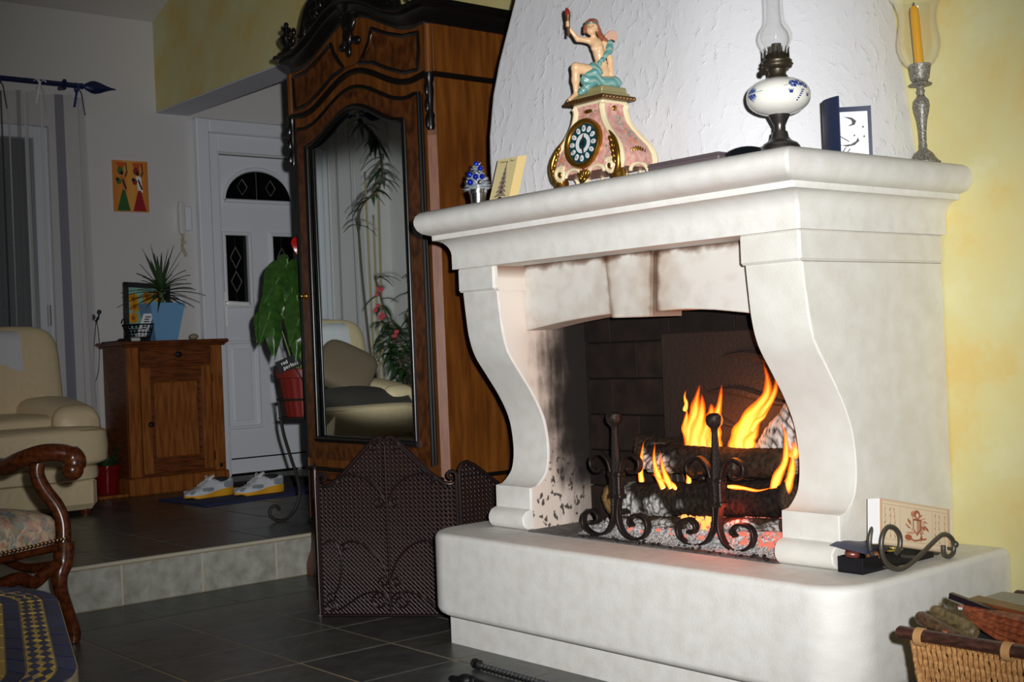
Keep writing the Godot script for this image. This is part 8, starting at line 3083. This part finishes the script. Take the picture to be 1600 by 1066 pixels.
func build_hall_things() -> void:
	var y := STEP
	var mt := thing("doormat", "thin dark blue mat on the raised tiles under the running shoes", "mat", Vector3(-6.24, y, -3.36), 0.05)
	var g := G.new()
	g.box(Vector3(0, 0.003, 0), Vector3(0.50, 0.006, 0.86), 0.002)
	obj("pile", g, mat("blue_mat", rgb(44, 60, 110), 0.9), mt)
	g = G.new()
	for s in [1.0, -1.0]:
		g.box(Vector3(s * 0.247, 0.004, 0), Vector3(0.012, 0.008, 0.86), 0.002)
		g.box(Vector3(0, 0.004, s * 0.427), Vector3(0.50, 0.008, 0.012), 0.002)
	obj("edge_binding", g, mat("blue_binding", rgb(34, 46, 88), 0.8), mt)
	shoe("grey and yellow running shoe at the left, nearest the oak cabinet", Vector3(-6.31, y + 0.006, -3.135), PI / 2 + 0.06)
	shoe("grey and yellow running shoe at the right, its heel towards the front door", Vector3(-6.18, y + 0.006, -3.365), PI / 2 - 0.02)
	var tr := thing("boot_tray", "low black tray lying on the tiles behind the right running shoe", "tray", Vector3(-6.47, y, -3.62), 0.1)
	g = G.new()
	g.box(Vector3(0, 0.006, 0), Vector3(0.26, 0.012, 0.44), 0.004)
	obj("base", g, M.black, tr)
	g = G.new()
	for s in [1.0, -1.0]:
		g.box(Vector3(s * 0.127, 0.022, 0), Vector3(0.01, 0.04, 0.44), 0.004)
		g.box(Vector3(0, 0.022, s * 0.217), Vector3(0.26, 0.04, 0.01), 0.004)
	obj("rim", g, mat("dark_rubber", rgb(34, 32, 34), 0.6), tr)
	# red glazed pot on a saucer by the sofa
	var rp := thing("red_planter", "glossy dark red planter on a wooden board between sofa and cabinet", "planter", Vector3(-6.93, y, -2.83))
	g = G.new()
	g.box(Vector3(0.0, 0.009, -0.01), Vector3(0.24, 0.018, 0.22), 0.004)
	obj("board", g, M.oak, rp)
	g = G.new()
	g.crease = 0.5
	g.lathe([Vector2(0, 0.018), Vector2(0.055, 0.018), Vector2(0.060, 0.03), Vector2(0.068, 0.11), Vector2(0.072, 0.155), Vector2(0.076, 0.158), Vector2(0.076, 0.178), Vector2(0.066, 0.178), Vector2(0.064, 0.15), Vector2(0, 0.148)], 28)
	obj("pot", g, mat("red_glaze_pot", rgb(112, 18, 24), 0.12), rp)
	rng.seed = 23
	var lm := mat("shade_leaf", rgb(40, 62, 36), 0.5)
	lm.cull_mode = BaseMaterial3D.CULL_DISABLED
	for k in 30:
		g = G.new()
		g.crease = 0.3
		var a := k * 2.4
		var el := rr(0.5, 1.4)
		strap_leaf(g, Vector3(cos(a) * 0.02, 0.15, sin(a) * 0.02), Vector3(cos(a) * cos(el) * 0.5, sin(el), sin(a) * cos(el) * 0.6), rr(0.14, 0.26), 0.016, 0.35)
		obj("leaf", g, lm, rp)
	# plant stand with the potted anthurium
	var px := -5.08
	var pz := -3.02
	var st := thing("plant_stand", "wrought iron plant stand with curled feet half hidden by the armoire", "plant stand", Vector3(px, y, pz))
	for k in 3:
		var a := deg_to_rad(100.0 + 120.0 * k)
		var ex := Vector3(cos(a), 0, sin(a))
		var pts := []
		for q in [[0.125, 0.55], [0.118, 0.46], [0.108, 0.39], [0.078, 0.28], [0.052, 0.19], [0.044, 0.12], [0.068, 0.05], [0.112, 0.010], [0.158, 0.008], [0.188, 0.034], [0.182, 0.066], [0.156, 0.072], [0.142, 0.052]]:
			pts.append(ex * q[0] + Vector3(0, q[1], 0))
		g = G.new()
		g.tube(curve(pts, 5), 0.0078, 8)
		obj("leg", g, M.grey_iron_dark if M.has("grey_iron_dark") else mat("grey_iron_dark", rgb(56, 50, 48), 0.45, 0.5), st)
	g = G.new()
	for lev in [[0.55, 0.125], [0.465, 0.118]]:
		var ring := []
		for k in 33:
			var a := TAU * k / 32
			ring.append(Vector3(cos(a) * lev[1], lev[0], sin(a) * lev[1]))
		g.tube(ring, 0.006, 6)
	for k in 6:
		var a := TAU * k / 6
		g.tube([Vector3(cos(a) * 0.118, 0.465, sin(a) * 0.118), Vector3(-cos(a) * 0.118, 0.465, -sin(a) * 0.118)], 0.004, 6)
	obj("ring", g, M.grey_iron_dark, st)
	var an := thing("anthurium", "anthurium with big drooping green leaves and one red flower in a fluted red pot", "plant", Vector3(px, y + 0.47, pz))
	var by := y + 0.47
	g = G.new()
	g.crease = 0.4
	var rings := []
	for q in [[0.0, 0.085], [0.01, 0.088], [0.175, 0.112], [0.18, 0.128], [0.215, 0.130], [0.22, 0.124], [0.20, 0.115], [0.185, 0.110]]:
		var r := PackedVector3Array()
		for i in 72:
			var a := TAU * i / 72
			var rad: float = q[1] * (1.0 + (0.022 * cos(a * 18.0) if q[0] < 0.176 else 0.0))
			r.append(Vector3(cos(a) * rad, q[0], sin(a) * rad))
		rings.append(r)
	g.loft(rings)
	obj("pot", g, mat("red_plastic", rgb(122, 34, 28), 0.45), an)
	var green := mat("anthurium_leaf", Color.WHITE, 0.32)
	tri_tex(green, ntex(noise(161, 0.02), [[0.2, rgb(40, 72, 28)], [0.8, rgb(60, 98, 40)]], 256), Vector3(5, 5, 5), false)
	green.cull_mode = BaseMaterial3D.CULL_DISABLED
	green.backlight_enabled = true
	green.backlight = Color(0.05, 0.08, 0.02)
	var vein := mat("leaf_vein", rgb(120, 160, 84), 0.4)
	# each leaf: [attachment, tip, half width, outward tilt]; y, z in the room, dx towards the camera
	for q in [[1.335, -2.930, 1.150, -2.775, 0.085, 0.06], [1.215, -2.850, 0.960, -2.720, 0.062, 0.10], [1.135, -2.800, 0.900, -2.780, 0.060, 0.13], [1.17, -2.935, 0.880, -2.880, 0.068, 0.14], [1.285, -2.960, 1.120, -2.900, 0.060, 0.05], [1.145, -2.95, 0.955, -2.83, 0.065, 0.17], [1.23, -2.905, 1.05, -2.80, 0.06, 0.02], [1.15, -3.02, 0.95, -2.98, 0.07, 0.12], [1.30, -3.02, 1.08, -3.03, 0.07, 0.08], [1.10, -3.1, 0.92, -3.18, 0.07, 0.1], [1.25, -3.10, 1.05, -3.2, 0.07, 0.0], [1.18, -2.99, 1.0, -3.05, 0.06, -0.12], [1.12, -2.86, 0.98, -2.80, 0.05, -0.06], [1.07, -2.90, 0.93, -2.93, 0.05, 0.16]]:
		var a := Vector3(q[5] * 0.8, q[0] - by, q[1] - pz)
		var b := Vector3(q[5] + 0.03, q[2] - by, q[3] - pz)
		var ax := (b - a).normalized()
		var nrm := (Vector3(1, 0.35, 0.25) - ax * ax.dot(Vector3(1, 0.35, 0.25))).normalized()
		var side := ax.cross(nrm)
		var ln := (b - a).length()
		g = G.new()
		g.crease = 0.2
		g.sheet(8, 12, func(u: float, v: float) -> Vector3:
			var s := u * 2.0 - 1.0
			var prof := maxf(0.75 * pow(1.0 - v, 2.0) * minf(1.0, absf(s) * 1.4), sin(PI * pow(v, 0.58))) if v < 1.0 else 0.0
			var back := -0.20 * ln * pow(1.0 - v, 3.0) * sin(PI * minf(absf(s), 1.0) * 0.8)
			return a + ax * (v * ln + back) + side * s * prof * q[4] * 0.82 + nrm * (-0.45 * absf(s) * q[4] * prof + 0.03 * sin(v * PI) - 0.006 * cos(v * 16.0) * absf(s)))
		var leaf := obj("leaf", g, green, an)
		g = G.new()
		g.tube([a + nrm * 0.002, (a + b) / 2 + nrm * 0.032, b + nrm * 0.001], [0.002, 0.0016, 0.0006], 5)
		obj("midrib", g, vein, an, "")
		g = G.new()
		var root := Vector3(rr(-0.03, 0.03), 0.19, rr(-0.03, 0.03))
		g.tube(curve([root, root.lerp(a, 0.55) + Vector3(0.01, 0.07, 0.0), a + Vector3(0, 0.012, 0), a], 5), 0.0028, 6)
		obj("stalk", g, vein, an)
	g = G.new()
	g.tube(curve([Vector3(0.02, 0.19, 0), Vector3(0.05, 0.5, 0.0), Vector3(0.06, 0.765, -0.005)], 6), 0.003, 6)
	obj("flower_stalk", g, vein, an)
	g = G.new()
	g.crease = 0.2
	var fc := Vector3(0.07, 1.412 - by, -2.985 - pz)
	g.sheet(8, 8, func(u: float, v: float) -> Vector3:
		var s := u * 2.0 - 1.0
		var prof := sin(PI * pow(v, 0.6)) if v < 1.0 else 0.0
		return fc + Vector3(0.012 * sin(v * 3.0) - 0.02 * absf(s) * prof, 0.048 - 0.098 * v, s * prof * 0.036 + 0.012 * v))
	var redm := mat("red_spathe", rgb(176, 22, 20), 0.25)
	redm.cull_mode = BaseMaterial3D.CULL_DISABLED
	obj("flower", g, redm, an, "shiny red flower")
	g = G.new()
	g.tube([fc + Vector3(0.012, 0.03, 0.0), fc + Vector3(0.03, 0.012, -0.006), fc + Vector3(0.04, -0.02, -0.012)], [0.004, 0.0035, 0.002], 8)
	obj("spadix", g, mat("yellow_spadix", rgb(226, 180, 60), 0.5), an)
	# black plant label
	var lb := thing("plant_label", "black plastic plant label with white lettering stuck in the red fluted pot", "label", Vector3(px + 0.115, by + 0.20, pz + 0.125))
	var LB := Basis(Vector3.UP, deg_to_rad(78)) * Basis(Vector3(0, 0, 1), 0.36)
	g = G.new()
	g.box(LB * Vector3(0.0, 0.048, 0), Vector3(0.115, 0.056, 0.002), 0.0006, LB)
	obj("tag", g, M.black, lb)
	g = G.new()
	g.tube([LB * Vector3(0.02, 0.022, 0), LB * Vector3(0.03, -0.05, 0)], 0.003, 4)
	obj("spike", g, M.black, lb)
	lettering("red", 0.021, 0.0006, M.white_enamel, lb, Transform3D(LB, LB * Vector3(-0.018, 0.058, 0.0014)))
	lettering("perfect", 0.021, 0.0006, M.white_enamel, lb, Transform3D(LB, LB * Vector3(0.004, 0.036, 0.0014)))

# ---------------------------------------------------------------- the corner that the armoire's mirror shows
func build_mirror_corner() -> void:
	var y := STEP
	var vp := thing("climbing_plant", "tall climbing houseplant tied to bamboo canes beside the sofa, seen in the armoire mirror", "plant", Vector3(-6.85, y, -0.90))
	var g := G.new()
	g.crease = 0.5
	g.lathe([Vector2(0, 0), Vector2(0.10, 0), Vector2(0.13, 0.22), Vector2(0.14, 0.225), Vector2(0.14, 0.26), Vector2(0.12, 0.26), Vector2(0, 0.24)], 28)
	obj("pot", g, mat("terracotta", rgb(150, 86, 60), 0.8), vp)
	var cane := mat("bamboo", rgb(170, 150, 104), 0.6)
	for q in [[-0.04, 1.86], [0.055, 1.85], [0.01, 1.6]]:
		g = G.new()
		g.tube([Vector3(0, 0.2, q[0] * 0.6), Vector3(0.0, q[1], q[0])], 0.006, 6)
		obj("cane", g, cane, vp)
	var lm := mat("vine_leaf", rgb(48, 78, 42), 0.4)
	lm.cull_mode = BaseMaterial3D.CULL_DISABLED
	lm.backlight_enabled = true
	lm.backlight = Color(0.08, 0.12, 0.04)
	var stem := mat("woody_stem", rgb(84, 74, 52), 0.8)
	var vine := curve([Vector3(0, 0.24, 0), Vector3(0.02, 0.9, -0.08), Vector3(0.03, 1.41, -0.12), Vector3(0.02, 1.66, -0.10), Vector3(0.02, 1.81, 0.05), Vector3(0.01, 1.92, 0.085), Vector3(0.02, 2.09, 0.055), Vector3(0.02, 2.19, -0.03), Vector3(0.02, 2.25, -0.08)], 8)
	g = G.new()
	g.tube(vine, 0.007, 6)
	obj("stem", g, stem, vp)
	rng.seed = 41
	for k in 46:
		var p: Vector3 = vine[int(lerpf(20, vine.size() - 1, rng.randf()))]
		g = G.new()
		g.crease = 0.3
		var a := rr(0, TAU)
		strap_leaf(g, p, Vector3(cos(a) * 0.6, rr(-0.5, 0.4), sin(a)).normalized(), rr(0.08, 0.15), 0.021, 0.7, 5)
		obj("leaf", g, lm, vp)
	var bp := thing("bushy_plant", "bushy broad-leaved potted plant beyond the sofa's far end, seen in the armoire mirror", "plant", Vector3(-6.62, y, -0.76))
	g = G.new()
	g.crease = 0.5
	g.lathe([Vector2(0, 0), Vector2(0.09, 0), Vector2(0.12, 0.20), Vector2(0.125, 0.24), Vector2(0.11, 0.24), Vector2(0, 0.22)], 28)
	obj("pot", g, M.terracotta, bp)
	for k in 7:
		var a := TAU * k / 7
		var top := Vector3(cos(a) * 0.13, rr(0.9, 1.35), sin(a) * 0.2 - 0.08)
		g = G.new()
		g.tube(curve([Vector3(cos(a) * 0.03, 0.2, sin(a) * 0.03), Vector3(cos(a) * 0.06, 0.6, sin(a) * 0.1), top], 5), 0.006, 6)
		obj("stem", g, stem, bp)
		for j in 30:
			var t := rr(0.35, 1.0)
			var p := Vector3(cos(a) * 0.04, 0.25, sin(a) * 0.04).lerp(top, t)
			g = G.new()
			g.crease = 0.3
			var b := rr(0, TAU)
			strap_leaf(g, p, Vector3(cos(b) * 0.7, rr(-0.2, 0.6), sin(b)).normalized(), rr(0.10, 0.19), 0.02, 0.6, 5)
			obj("leaf", g, lm, bp)
	g = G.new()
	for q in [Vector3(0.1, 1.12, -0.33), Vector3(0.12, 1.02, -0.36), Vector3(0.06, 0.97, -0.28), Vector3(0.12, 0.86, -0.24)]:
		for j in 5:
			g.ball(q + Vector3(rr(-0.02, 0.02), rr(-0.02, 0.02), rr(-0.02, 0.02)), Vector3.ONE * 0.013, 6, 5)
	obj("blossom", g, mat("pink_blossom", rgb(190, 70, 84), 0.6), bp, "small pink blossoms")
